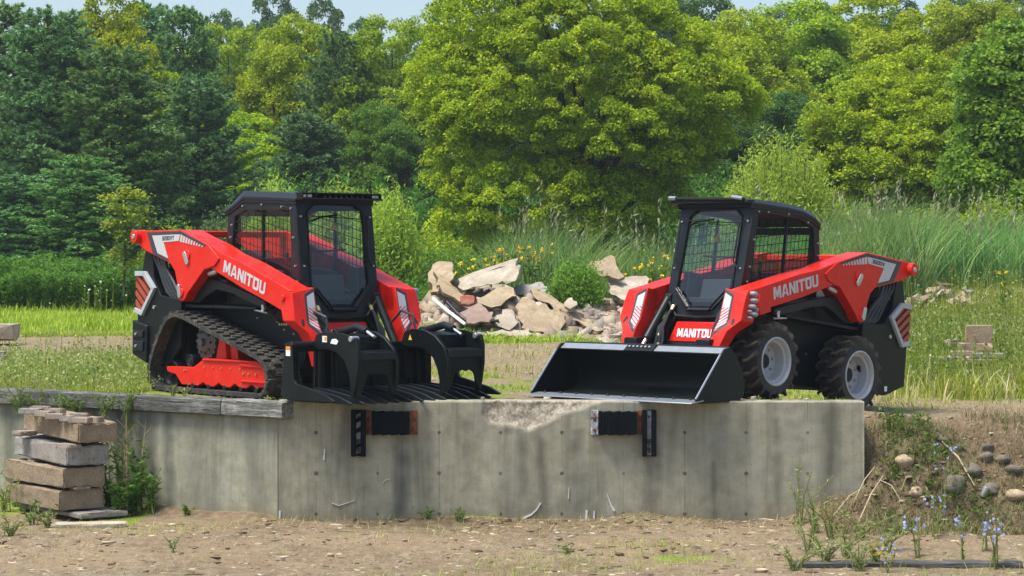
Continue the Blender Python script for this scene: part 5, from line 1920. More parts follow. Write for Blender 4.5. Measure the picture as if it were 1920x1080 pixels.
protC = make_tree('deciduous_tree', [(0, 0, 4.6, 2.8, 2.8, 2.6), (-1.8, -.2, 5.4, 1.3, 1.3, 1.3), (1.8, .1, 5.6, 1.4, 1.3, 1.3), (.1, -.2, 7.3, 1.6, 1.6, 1.5), (-1.0, -1.6, 3.6, 1.5, 1.2, 1.3), (1.2, -1.6, 3.8, 1.5, 1.2, 1.3), (0, -1.9, 5.4, 1.3, 1.0, 1.2), (0, .4, 2.4, 2.4, 2.2, 1.4)],
                  660, 150, .105, (.24, .50), 'leaf_grove', 45, 5.5, .20)


def make_pine(name, H, R, seed, mat, whorls=24, per=7, tuft=12, bare=.04):
    r = np.random.default_rng(seed)
    root = empty(name)
    cen, nor, alg, siz = [], [], [], []
    b = MB()
    b.tube([(.03 * math.sin(k), .03 * math.cos(k * 1.3), H * k / 8 - .1) for k in range(9)], [.17 * (1 - .88 * k / 8) for k in range(9)], 8)
    for w in range(whorls):
        t = bare + (1 - bare) * (w + r.uniform(-.3, .3)) / whorls
        z = H * min(t, .985)
        Lm = R * (1 - t) ** .50 * (1.0 if t > .12 else .85) + .16
        for k in range(per):
            if r.random() < .10: continue
            a = 2 * PI * (k + r.uniform(-.35, .35)) / per + w * 1.3
            L = Lm * r.uniform(.65, 1.15)
            d = np.array([math.cos(a), math.sin(a), 0])
            rise = r.uniform(-.05, .28) + .55 * t
            p0 = np.array([0, 0, z])
            tip = p0 + d * L + np.array([0, 0, L * rise])
            mid = p0 + d * L * .55 + np.array([0, 0, L * (rise * .35 - .03)])
            b.tube([tuple(p0), tuple(mid), tuple(tip)], [.035 * (1 - t) + .012, .022 * (1 - t) + .008, .006], 4)
            nt_ = max(4, int(L * 8.5))
            for j in range(nt_):
                s = .28 + .72 * (j + r.random()) / nt_
                p = (p0 * (1 - s) ** 2 + 2 * (1 - s) * s * mid + s * s * tip)
                sd = np.cross(d, [0, 0, 1]) * r.choice([-1, 1])
                off = sd * r.uniform(0, .45) * L * (1.15 - s)
                p = p + off + np.array([0, 0, r.uniform(-.02, .08)])
                up = unit(d * .6 + sd * .45 * (np.linalg.norm(off) > .08) + np.array([0, 0, .55]))
                m = tuft
                dirs = unit(up + r.normal(0, .55, (m, 3)))
                cen.append(p + dirs * .10); alg.append(dirs); siz.append(r.uniform(.13, .24, m))
    # leading shoots at the top
    for k in range(6):
        dirs = unit(np.array([0, 0, 1.0]) + r.normal(0, .3, (20, 3)))
        cen.append(np.array([0, 0, H * (.955 + .012 * k)]) + dirs * .08); alg.append(dirs); siz.append(r.uniform(.14, .24, 20))
    c, al, s = np.concatenate(cen), np.concatenate(alg), np.concatenate(siz)
    n = unit(np.cross(al, r.normal(0, 1, al.shape)))
    quads_obj('crown', leaf_quads(c, n, s, .26, r, al * 4), M[mat], root)
    b.build('trunk', M['bark'], root)
    return root


pineA = make_pine('pine_tree', 10.0, 2.5, 5, 'needle', 30, 10, 24)
pineB = make_pine('pine_tree', 10.0, 2.3, 6, 'needle_blue', 30, 10, 24)
GP = 'pines at the edge of the wood'
set_tree(pineA, 6, 73, 16, 350, 10, 5.2, used, 'dark pine with two spires at the very left edge of the wood', group=GP)
set_tree(pineB, 92, 69, 24, 330, 10, 4.4, used, 'dark pine standing between the edge pine and the tall yellow green tree', group=GP)
set_tree(pineA, 215, 68, 100, 380, 10, 5.2, used, 'broad dark pine in front of the tall yellow green tree', group=GP)
set_tree(pineB, 268, 84, 12, 250, 10, 4.4, used, 'pine whose pointed top rises against the sky right of the yellow green tree', group=GP)
set_tree(pineA, 345, 82, 24, 260, 10, 5.2, used, 'pine with a many pointed top before the pale distant trees', group=GP)
set_tree(pineB, 372, 71, 148, 260, 10, 4.4, used, 'low dark pine beside the grey green bush', group=GP)
set_tree(pineA, 630, 79, 72, 250, 10, 5.2, used, 'slim dark pine between two yellow green trees above the track loader cab', group=GP)
set_tree(pineB, 575, 74, 215, 250, 10, 4.4, used, 'lower dark pine right behind the track loader cab', group=GP)
set_tree(pineA, 838, 92, 0, 200, 10, 5.2, used, 'pine tip showing over the shoulder of the big maple', group=GP)
set_tree(pineB, 30, 64, 330, 300, 10, 4.4, used, 'short dark pine low at the left edge over the green undergrowth', group=GP)
set_tree(pineA, 150, 63, 300, 330, 10, 5.2, used, 'short spreading pine behind the thin sapling', group=GP)

GD = 'leafy trees of the wood'
set_tree(protB, 195, 78, -34, 270, 9, 5.2, used, 'tall yellow green tree rising between the pines', mat='leaf_maple', group=GD)
set_tree(protA, 285, 77, 120, 230, 9, 5.6, used, 'yellow green tree half hidden behind the broad pine', mat='leaf_maple', group=GD)
set_tree(protC, 425, 88, 42, 280, 9, 5.8, used, 'yellow green tree below the pale distant crowns, left of the cab', group=GD)
set_tree(protA, 545, 84, 26, 260, 9, 5.6, used, 'rounded yellow green tree directly above the track loader cab', mat='leaf_maple', group=GD)
set_tree(protB, 478, 78, 215, 210, 9, 5.2, used, 'smaller green tree in front of two taller ones, left of the cab', group=GD)
set_tree(protC, 728, 80, 26, 290, 9, 5.8, used, 'olive green tree between the slim pine and the big maple', group=GD)
set_tree(protA, 712, 74, 188, 190, 9, 5.6, used, 'darker rounded tree standing in front of the olive green one', mat='leaf_mid', group=GD)
set_tree(protB, 790, 74, 270, 200, 9, 5.2, used, 'very dark tree in the shade beside the big maple', mat='leaf_dark', group=GD)  # the deep shade beside the maple is put into the leaf colour
set_tree(protC, 1275, 98, -60, 330, 9, 5.8, used, 'dark green tree at the top of the picture right of the big maple', mat='leaf_dark', group=GD)
set_tree(protA, 1380, 80, 16, 330, 9, 5.6, used, 'first tree of the grove, next to the big maple', group=GD)
set_tree(protC, 1490, 84, -6, 350, 9, 5.8, used, 'second tree of the grove, over the bucket loader cab', group=GD)
set_tree(protB, 1620, 86, -14, 360, 9, 5.2, used, 'third tree of the grove, behind the round maple', group=GD)
set_tree(protA, 1745, 82, 2, 350, 9, 5.6, used, 'fourth tree of the grove, behind the round maple at right', group=GD)
set_tree(protC, 1860, 80, -4, 330, 9, 5.8, used, 'last tree of the grove beside the big leaved tree', group=GD)
set_tree(protB, 1350, 72, 190, 250, 9, 5.2, used, 'shaded tree between the big maple and the willow bush', mat='leaf_dark', group=GD)  # shade painted in by the darker leaf colour
set_tree(protC, 1470, 74, 170, 260, 9, 5.8, used, 'shaded tree right above the willow bush', mat='leaf_dark', group=GD)  # dark leaf colour stands in for the shade here too

GF = 'pale trees far behind the wood'
far1 = [(430, 150, 20, 150), (500, 150, -14, 210), (620, 150, 8, 190), (690, 160, 44, 160), (770, 160, 62, 180), (960, 160, 30, 230), (1660, 160, -10, 220), (1780, 165, 2, 260), (1890, 160, -12, 240), (380, 155, 40, 130)]
fl = ['pale tree furthest back beside the many pointed pine', 'tallest pale tree far off, above the rounded yellow green tree', 'pale rounded tree far off, right of the tallest one', 'pale tree far off above the slim pine', 'pale low tree far off over the olive green tree',
      'pale tree far off hidden by the big maple', 'pale tree far off above the third grove tree', 'bluish tree far off above the fourth grove tree', 'bluish tree far off at the right corner', 'small pale crown far off touching the many pointed pine']
for k, (px, Y, yt, wpx) in enumerate(far1):
    set_tree((protA, protC, protB)[k % 3], px, Y, yt, wpx, 9, (5.6, 5.8, 5.2)[k % 3], used, fl[k], group=GF, mat='leaf_dark' if k == 0 else None)
    tr_ = [o for o in COL.objects if o.get('label') == fl[k]][0]
    for c in tr_.children:
        if c.name.startswith('crown'):
            c.data = [m for m in bpy.data.meshes if m.name.startswith('crown') and m.materials[0] == M['leaf_dark']][0] if k else c.data

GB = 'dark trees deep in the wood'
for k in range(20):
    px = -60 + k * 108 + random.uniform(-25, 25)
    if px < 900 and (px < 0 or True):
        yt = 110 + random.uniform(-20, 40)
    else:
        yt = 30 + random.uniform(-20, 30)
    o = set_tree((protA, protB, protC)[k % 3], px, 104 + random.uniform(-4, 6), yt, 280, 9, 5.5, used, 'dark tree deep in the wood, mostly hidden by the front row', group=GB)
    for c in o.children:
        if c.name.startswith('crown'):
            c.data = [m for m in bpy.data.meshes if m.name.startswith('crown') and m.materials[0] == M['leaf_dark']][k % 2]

# ---- the big maple, the round maple, the tree at the right edge
bz = float(ground_z(1.7, 60)) - .1
BL = [(960, 60, 150, 125, 0), (1100, 15, 150, 115, .1), (880, 165, 112, 100, -.1), (1185, 105, 145, 115, .0), (1300, 190, 120, 88, -.2), (1372, 200, 58, 46, -.1), (1010, 200, 185, 145, -.4), (1150, 260, 160, 110, -.7), (900, 320, 98, 112, -.2),
      (1000, 385, 150, 95, -.7), (870, 430, 62, 66, -.2), (1105, 400, 135, 78, -.5), (1232, 292, 100, 70, -.5), (1290, 262, 84, 60, -.2), (1205, 385, 95, 62, .2), (1060, 120, 150, 120, -.9), (930, 230, 110, 90, -.9), (1210, 190, 120, 90, -.9)]
big = make_tree('maple_tree', [((px - 1085) / 74.2, yo, CZ - (py - HY) / 74.2 - bz, rx / 74.2, rx / 74.2 * .85, rz / 74.2) for px, py, rx, rz, yo in BL],
                1700, 165, .078, (.16, .38), 'leaf_maple', 71, 5.6, .24, limbs=18)
big.location = ((1085 - 960) / F * 60, 60, float(ground_z(1.7, 60)) - .1)
tag(big, 'big bright yellow green maple in the centre, reaching the top of the picture', 'tree')
m2 = make_tree('maple_tree', [(0, 0, 3.2, 2.3, 2.0, 1.9), (-1.4, -.3, 3.9, 1.2, 1.1, 1.1), (1.3, -.2, 4.1, 1.3, 1.1, 1.1), (.0, .1, 4.9, 1.2, 1.1, .9), (-1.9, -.5, 2.6, 1.1, 1.1, 1.0), (2.0, -.4, 2.8, 1.1, 1.0, 1.0), (-.3, -1.6, 2.7, 1.4, .9, 1.2), (.9, -1.5, 3.4, 1.2, .8, 1.0), (.2, -.9, 1.4, 1.9, 1.2, .9), (-1.5, -.6, 1.3, 1.3, 1.1, .9), (1.6, -.6, 1.4, 1.3, 1.1, .9)],
               1050, 150, .080, (.16, .38), 'leaf_maple', 81, 3.6, .18, limbs=12)
m2.location = ((1705 - 960) / F * 64, 64, float(ground_z(10.7, 64)) - .1)
m2.scale = (1.08, 1.0, (CZ - (104 - HY) / F * 64 - m2.location.z) / 5.85)
tag(m2, 'round yellow green maple above the reeds at right', 'tree')
m3 = make_tree('broadleaf_tree', [(0, 0, 3.4, 1.6, 1.5, 2.2), (-.5, -.4, 5.0, 1.1, 1.1, 1.2), (.6, -.3, 4.6, 1.2, 1.1, 1.3), (-.8, -.6, 2.6, 1.1, 1.0, 1.1), (.2, -.9, 2.0, 1.3, 1.0, 1.1), (.0, -.2, 6.0, .8, .8, .8), (-.3, -.8, 3.8, 1.0, .9, 1.0)],
               420, 130, .12, (.24, .48), 'leaf_dark', 91, 4.2, .15, limbs=9)
m3.location = ((1915 - 960) / F * 56, 56, float(ground_z(12, 56)) - .1)
m3.scale = (1, 1, (CZ - (52 - HY) / F * 56 - m3.location.z) / 6.7)
for c in m3.children:
    if c.name.startswith('crown'): c.data.materials[0] = leaf_mat('broad_leaves', [(.07, .15, .020), (.165, .29, .03), (.36, .47, .055)])
tag(m3, 'large leaved green tree cut by the right edge of the picture', 'tree')


# ---- bushes: feathery willow shoots or rounded leaf masses
def make_bush(name, W, H, seed, mat, n=260, leaf=.12, shoots=True, aspect=.28, D=None):
    r = np.random.default_rng(seed)
    D = D or W * .8
    C, Nn, A, Sz = [], [], [], []
    b = MB()
    for k in range(n):
        a, rad = r.uniform(0, 6.28), math.sqrt(r.random())
        bx, by = math.cos(a) * rad * W * .5, math.sin(a) * rad * D * .5
        hh = H * math.sqrt(max(.05, 1 - rad * rad * .85)) * r.uniform(.72, 1.05)
        p0 = np.array([bx * .55, by * .55, 0]); p2 = np.array([bx * 1.08, by * 1.08, hh])
        p1 = p0 * .5 + p2 * .5 + np.array([0, 0, hh * .12])
        if k % 7 == 0: b.tube([tuple(p0), tuple(p1), tuple(p2)], [.02, .012, .004], 4)
        m = int(r.uniform(26, 44))
        t = r.uniform(.18, 1.0, (m, 1)) ** .8
        p = p0 * (1 - t) ** 2 + 2 * p1 * t * (1 - t) + p2 * t * t + r.normal(0, .075, (m, 3))
        tan = unit(p2 - p0)
        al = unit(tan * .9 + r.normal(0, .7, (m, 3)))
        C.append(p); A.append(al * 3); Sz.append(leaf * r.uniform(.6, 1.3, m))
        Nn.append(unit(np.cross(al, r.normal(0, 1, (m, 3))) + np.array([0, 0, .5])))
    root = empty(name)
    quads_obj('foliage', leaf_quads(np.concatenate(C), np.concatenate(Nn), np.concatenate(Sz), aspect, r, np.concatenate(A)), M[mat], root)
    b.build('stem', M['bark'], root)
    return root


def set_bush(o, px, pyb, Y, lab, scale=(1, 1, 1), cat='bush', z=None, group=None):
    x = (px - 960) / F * Y
    o.location = (x, Y, float(ground_z(x, Y)) - .03 if z is None else z)
    o.scale = scale
    return tag(o, lab, cat, group)


bw = make_bush('willow_bush', 2.8, 2.9, 301, 'leaf_willow', 900, .10, aspect=.30)
set_bush(bw, 1465, 420, 56, 'bright yellow green willow bush behind the bucket loader cab', (1.12, 1, 1.30))
b2 = make_bush('willow_bush', 1.6, 2.1, 302, 'leaf_willow', 420, .10, aspect=.30)
set_bush(b2, 722, 500, 52, 'yellow green shrub right of the track loader cab', (1.05, 1, 1.36))
b3 = copy_tree(b2); set_bush(b3, 515, 500, 53.5, 'yellow green shrub with its tips over the track loader roof', (1.1, 1, 1.42))
b3.rotation_euler = (0, 0, 2)
b4 = copy_tree(b2); set_bush(b4, 640, 500, 54.5, 'yellow green shrub seen through the track loader windows', (1.15, 1, 1.36))
b4.rotation_euler = (0, 0, 4)
bg_ = make_bush('grey_green_bush', 2.4, 2.5, 303, 'leaf_grey', 420, .10, aspect=.42)
set_bush(bg_, 445, 500, 60, 'rounded grey green bush behind the track loader arm', (1.05, 1, .96))
br_ = make_bush('small_green_bush', 1.0, .95, 304, 'leaf_dark', 220, .075, aspect=.36)
p = at(1082, 560, 41.4)
br_.location = (p.x, p.y, float(heap_z(p.x, p.y)) - .05); br_.scale = (.95, .9, 1.0)
for c in br_.children:
    if c.name.startswith('foliage'): c.data.materials[0] = leaf_mat('rubble_bush_leaves', [(.08, .17, .020), (.16, .28, .035), (.28, .40, .06)])
tag(br_, 'small green bush growing out of the rubble heap', 'bush')
GU = 'dark bushes under the wood edge'
for k, (px, Y, s, lab) in enumerate(((1290, 57, (1.15, 1, .55), 'dark bush between the big maple and the reeds'), (1600, 60, (1.6, 1, .75), 'dark bush under the round maple, left part'), (1740, 60, (1.5, 1, .7), 'dark bush under the round maple, right part'), (820, 58, (1.3, 1, .75), 'dark bush under the left side of the big maple'),
                                  (960, 57, (1.5, 1, .62), 'dark bush under the middle of the big maple'), (330, 62, (1.2, 1, .75), 'dark bush behind the raised rear end of the track loader'), (1880, 54, (1.3, 1, .8), 'dark bush at the right edge behind the reeds'), (1130, 57, (1.5, 1, .6), 'dark bush hidden behind the reeds under the big maple'))):
    o = copy_tree(bg_)
    for c in o.children:
        if c.name.startswith('foliage'):
            if k == 0:
                dm = c.data.copy(); dm.materials[0] = M['leaf_grove']
            c.data = dm
    o.rotation_euler = (0, 0, k * 1.7)
    set_bush(o, px, 0, Y, lab, s, group=GU)

# ---- thin sapling in front of the pines
sp_ = empty('sapling')
r = np.random.default_rng(77)
b = MB()
b.tube([(0, 0, -.05), (.03, 0, .8), (.0, .02, 1.5), (.05, 0, 2.15)], [.028, .024, .017, .008], 7)
C, Nn, Sz = [], [], []
for (x, z, w, h) in ((.05, 2.05, .22, .12), (-.30, 1.92, .26, .10), (.30, 1.98, .22, .10), (-.10, 1.72, .30, .11), (.34, 1.70, .24, .09), (.10, 1.52, .30, .12), (.42, 1.48, .22, .09), (-.22, 1.40, .26, .10), (-.05, 1.22, .24, .10), (.12, 1.02, .16, .10), (-.12, .80, .22, .16), (.10, .58, .22, .16)):
    b.tube([(.02, 0, z - .22), (x * .6, r.uniform(-.1, .1), z - .08), (x, 0, z)], [.010, .007, .004], 5)
    m = 130
    u = r.normal(0, 1, (m, 3)) * np.array([w, w * .8, h]) * .55
    C.append(np.array([x, 0, z]) + u); Nn.append(unit(np.array([0, 0, 1]) + r.normal(0, .6, (m, 3)))); Sz.append(r.uniform(.06, .12, m))
quads_obj('crown', leaf_quads(np.concatenate(C), np.concatenate(Nn), np.concatenate(Sz), .6, r), M['leaf_sapling'], sp_)
b.build('trunk', M['bark'], sp_)
set_bush(sp_, 232, 500, 50, 'thin pale green sapling alone in front of the dark pines', (1, 1, 1.05), 'tree')
sp_.location.z = at(0, 520, 50).z - .35
# ------------------------------------------------------------------ grasses and weeds
def blades(name, pos, h, w, lean, mat, seed, kind_label=None, cat=None, tip=.12, seg=3, parent=None):
    """bent grass blades; pos (n,3), h and w arrays; every blade its own island so colour can vary"""
    r = np.random.default_rng(seed)
    n = len(pos)
    a = r.uniform(0, 6.283, n)
    d = np.stack([np.cos(a), np.sin(a), np.zeros(n)], 1)
    side = np.stack([-np.sin(a + r.normal(0, .5, n)), np.cos(a), np.zeros(n)], 1)
    ln = lean * r.uniform(.2, 1.3, n)
    rows = []
    for k in range(seg + 1):
        t = k / seg
        c = pos + d * (ln * h * t ** 1.8)[:, None] + np.array([0, 0, 1.0]) * (h * t * (1 - .25 * ln * t))[:, None]
        ww = (w * (1 - (1 - tip) * t ** 1.5) * .5)[:, None]
        rows += [c - side * ww, c + side * ww]
    P = np.stack(rows, 1)                                 # n, 2(seg+1), 3
    m = 2 * (seg + 1)
    base = (np.arange(n) * m)[:, None]
    f = np.concatenate([base + np.array([2 * k, 2 * k + 1, 2 * k + 3, 2 * k + 2]) for k in range(seg)], 1)
    o = np_mesh(name, P.reshape(-1, 3), f.ravel(), np.full(n * seg, 4), mat, parent)
    if kind_label: tag(o, kind_label, cat or 'grass', kind='stuff')
    return o


def grass_mat(name, cols, transl=.35):
    return leaf_mat(name, cols, transl, .6, 1.2, .2)


M['grass'] = grass_mat('meadow_grass', [(.12, .18, .014), (.27, .34, .028), (.46, .48, .10)])
M['grass_dry'] = grass_mat('dry_grass', [(.27, .25, .09), (.44, .42, .18), (.60, .56, .30)])
M['grass_dead'] = grass_mat('dead_grass', [(.10, .07, .035), (.21, .16, .085), (.38, .31, .18)], .2)
M['grass_lush'] = grass_mat('lush_grass', [(.16, .24, .018), (.31, .41, .035), (.48, .54, .09)])
M['reed'] = grass_mat('reed_leaves', [(.05, .14, .04), (.17, .33, .10), (.50, .58, .28)])
M['plume'] = grass_mat('reed_plumes', [(.16, .17, .09), (.26, .25, .15), (.34, .31, .21)], .3)
M['weed'] = grass_mat('weed_leaves', [(.055, .12, .016), (.10, .19, .026), (.18, .27, .05)])
M['weed_pale'] = grass_mat('pale_weed', [(.14, .18, .04), (.24, .28, .09), (.36, .38, .17)])
M['under'] = grass_mat('undergrowth_leaves', [(.040, .115, .014), (.08, .185, .020), (.14, .25, .03)])
M['stalk'] = paint('dry_stalk', (.28, .22, .13), .9, 0, .3)
M['straw'] = paint('straw', (.42, .35, .22), .9, 0, .3)
M['blue'] = leaf_mat('chicory_petals', [(.26, .29, .60), (.36, .40, .70), (.48, .52, .80)], .3)
M['goldp'] = leaf_mat('yellow_petals', [(.62, .38, .01), (.78, .52, .01), (.85, .62, .03)], .3)
M['whitep'] = leaf_mat('white_petals', [(.55, .55, .48), (.70, .70, .62), (.8, .8, .75)], .3)


def scatter(n, x0, x1, y0, y1, seed, fn=None):
    """random points with a density function, visible trapezoid of the camera"""
    r = np.random.default_rng(seed)
    out = []
    while sum(map(len, out)) < n:
        y = r.uniform(y0, y1, n * 2); x = r.uniform(x0, x1, n * 2)
        k = np.abs(x) < y * .235 + .6
        if fn is not None: k &= r.random(n * 2) < fn(x, y)
        x, y = x[k], y[k]
        out.append(np.stack([x, y, ground_z(x, y) - .01], 1))
        if len(out) > 60: break
    return np.concatenate(out)[:n]


def lf(x, y): return sm((-x - 3.0) / 1.2)
XS = (1815 - 960) / F * PB


def rt(x, y): return sm((x - 4.3) / 1.4) * (((x - XS) / .85) ** 2 + ((y - PB + .9) / 1.3) ** 2 > 1)
def clear(x, y):
    """keep the machines' standing ground and the heap open"""
    a = (x + 2.4) ** 2 / 3.2 + (y - 26.8) ** 2 / 1.9 > 1
    b = (x - 2.6) ** 2 / 3.6 + (y - 27.0) ** 2 / 3.4 > 1
    c = (x + 4.1) ** 2 / .35 + (y - 28.6) ** 2 / 1.4 > 1
    d = (x - 1.1) ** 2 / 1.8 + (y - 25.6) ** 2 / .9 > 1        # under the bucket
    e = (x + .9) ** 2 / 1.5 + (y - 25.4) ** 2 / .7 > 1         # under the grapple
    return a & b & c & d & e & (y - yw(x) > .12)


r0 = np.random.default_rng(5)
# long meadow grass, lush and dry mixed, left and right of the machines
for nm, n, x0, x1, y0, y1, fn, hh, mat, sd, lab in (
    ('meadow_grass', 22000, -11.5, -2.0, 26.2, 42, lambda x, y: lf(x, y) * clear(x, y) * np.clip(grass_mask(x, y), .04, 1) * np.where((y > 35.5) & (y < 41.0) & (x > -9.3), .04, 1), (.05, .16), 'grass', 61, 'tufted green and yellow meadow grass left of the track loader'),
    ('dry_grass', 9000, -11.5, -2.0, 26.2, 39, lambda x, y: lf(x, y) * clear(x, y) * np.clip(grass_mask(x, y), .04, 1) * np.where((y > 35.5) & (x > -9.3), .1, 1), (.06, .18), 'grass_dry', 62, 'pale dry stalks among the meadow grass left of the track loader'),
    ('meadow_grass', 30000, 3.6, 13.5, 30.0, 53, lambda x, y: rt(x, y) * np.clip(grass_mask(x, y), .03, 1), (.10, .32), 'grass', 63, 'tall tangled meadow grass behind the bucket loader'),
    ('dry_grass', 12000, 3.6, 13.5, 29.0, 50, lambda x, y: rt(x, y) * np.clip(grass_mask(x, y), .05, 1), (.12, .36), 'grass_dry', 64, 'pale dry stalks among the meadow grass behind the bucket loader'),
    ('lush_grass', 30000, -12, 13, 36.5, 52, lambda x, y: np.where(x < -2.0, (y > 41.5) * 1.0, np.where(x > 4.5, (y < 38.5) * .5, ((y > 39.0) & (y < 40.6)) * 1.0)), (.08, .22), 'grass_lush', 65, 'bright green grass in patches before the wood and the rubble'),
    ('short_grass', 9000, -4.5, 5.5, 27.2, 40, lambda x, y: clear(x, y) * np.clip(grass_mask(x, y) * 1.1 - .12, .02, 1), (.03, .10), 'grass', 66, 'short sparse grass on the bare ground between the machines'),
    ('dry_grass', 6500, -4.2, 8, 26.2, 40, lambda x, y: clear(x, y) * .5, (.03, .11), 'grass_dry', 67, 'short straw coloured grass on the bare ground between the machines'),
):
    pos = scatter(n, x0, x1, y0, y1, sd, fn)
    k = len(pos)
    h = r0.uniform(hh[0], hh[1], k) * r0.uniform(.6, 1.15, k)
    h = h * np.where(pos[:, 1] < 28, .75, 1) * np.clip(.85 + 1.5 * vnoise(pos[:, 0], pos[:, 1], .8, 77) + .5 * vnoise(pos[:, 0], pos[:, 1], 3, 78), .3, 2)
    blades(nm, pos, h, .006 + h * .045 + pos[:, 1] * .00014, .55, M[mat], sd, lab)

# seed heads and flower specks floating in the meadow
def specks(name, n, x0, x1, y0, y1, z0, z1, size, mat, seed, lab, fn=None):
    pos = scatter(n, x0, x1, y0, y1, seed, fn)
    r = np.random.default_rng(seed)
    pos[:, 2] += r.uniform(z0, z1, len(pos))
    P = leaf_quads(pos, unit(r.normal(0, 1, pos.shape)), size * r.uniform(.6, 1.4, len(pos)), .8, r)
    # a stalk under each so that nothing floats
    st = pos.copy(); st[:, 2] = ground_z(pos[:, 0], pos[:, 1])
    sd = unit(r.normal(0, 1, pos.shape) * np.array([1, 1, 0])) * .004
    Q = np.stack([st - sd, st + sd, pos + sd, pos - sd], 1).reshape(-1, 3)
    n1, n2 = len(P) // 4, len(Q) // 4
    o = np_mesh(name, np.concatenate([P, Q]), np.arange((n1 + n2) * 4), np.full(n1 + n2, 4), M[mat])
    o.data.materials.append(M['grass'])
    mi = np.zeros(n1 + n2, np.int32); mi[n1:] = 1
    o.data.polygons.foreach_set('material_index', mi)
    tag(o, lab, 'flowers', kind='stuff')


specks('seed_heads', 4200, -11, -2.6, 26.6, 40, .08, .26, .042, 'weed_pale', 71, 'pale feathery seed heads over the left meadow', lambda x, y: lf(x, y) * clear(x, y) * np.where((y > 35.0) & (x > -8.8), .05, .9))
specks('seed_heads', 6500, 4, 13.5, 31.5, 52, .2, .6, .046, 'weed_pale', 72, 'pale feathery seed heads over the right meadow', lambda x, y: rt(x, y))
specks('blue_flowers', 260, 4.4, 12.5, 32, 46, .2, .5, .035, 'blue', 73, 'tiny blue flowers sprinkled through the right meadow', lambda x, y: rt(x, y))
specks('white_flowers', 420, 4.4, 11, 33, 46, .15, .45, .035, 'whitep', 74, 'tiny white flowers sprinkled through the right meadow', lambda x, y: rt(x, y))
specks('yellow_flowers', 110, -10, 12, 33, 46, .15, .4, .035, 'goldp', 75, 'tiny yellow flowers scattered in the meadows', lambda x, y: np.maximum(rt(x, y), lf(x, y)))
specks('white_flowers', 60, -9.0, -5.2, 45, 50, .3, .75, .05, 'whitep', 76, 'white flower spikes before the undergrowth at left', lambda x, y: (x > -8.8) * 1.0)

# undergrowth band at left: leafy goldenrod stems as one mass
def leafy_mass(name, n, x0, x1, y0, y1, hr, mat, seed, lab, per=16, leaf=.11, fn=None):
    r = np.random.default_rng(seed)
    pos = scatter(n, x0, x1, y0, y1, seed, fn)
    m = len(pos)
    h = r.uniform(*hr, m) * (1 + .55 * vnoise(pos[:, 0], pos[:, 1], .9, seed))
    t = r.uniform(.12, 1.0, (m, per))
    ang = r.uniform(0, 6.283, (m, per))
    bend = r.normal(0, .10, (m, 2))
    c = pos[:, None, :] + np.stack([bend[:, :1] * t * t + np.cos(ang) * .05, bend[:, 1:] * t * t + np.sin(ang) * .05, h[:, None] * t], -1)
    al = np.stack([np.cos(ang), np.sin(ang), .55 + .0 * t], -1)
    al = unit(al.reshape(-1, 3))
    nn = unit(np.cross(al, np.stack([-np.sin(ang), np.cos(ang), 0 * ang], -1).reshape(-1, 3)) * -1 + r.normal(0, .25, al.shape))
    P = leaf_quads(c.reshape(-1, 3), nn, leaf * r.uniform(.6, 1.3, m * per), .28, r, al * 5)
    o = quads_obj(name, P, M[mat])
    tag(o, lab, 'undergrowth', kind='stuff')


leafy_mass('undergrowth', 3600, -12.5, -5.2, 50.5, 54, (.75, 1.08), 'under', 81, 'dense knee high green undergrowth along the foot of the pines', 22, .13)
leafy_mass('undergrowth', 1500, -6.0, -1.5, 48, 54, (.5, .9), 'under', 82, 'green undergrowth behind the track loader', 20, .12)
leafy_mass('undergrowth', 4200, -2.5, 13.5, 53, 57, (.7, 1.5), 'under', 87, 'dark undergrowth beneath the maples, behind the reeds', 24, .14)
leafy_mass('undergrowth', 2600, -7, 17, 63, 68, (1.6, 3.4), 'under', 88, 'shady shrub layer deeper under the trees', 40, .22)
leafy_mass('undergrowth', 1300, -1.2, 3.2, 44.6, 47, (.35, .75), 'weed', 83, 'green weeds behind the rubble heap', 18, .10)
leafy_mass('undergrowth', 900, -1.6, 3.2, 39.3, 40.6, (.08, .28), 'grass_lush', 84, 'low green weeds along the foot of the rubble heap', 12, .07)
leafy_mass('undergrowth', 2200, 4.6, 12.5, 32, 44, (.15, .55), 'weed', 85, 'leafy weeds in the right meadow', 14, .08, lambda x, y: rt(x, y))
leafy_mass('undergrowth', 2600, -10.5, -3.0, 26.6, 41, (.08, .26), 'weed_pale', 86, 'leafy weeds in the left meadow', 13, .055, lambda x, y: lf(x, y) * clear(x, y) * np.where((y > 35.0) & (x > -8.8), .05, 1))

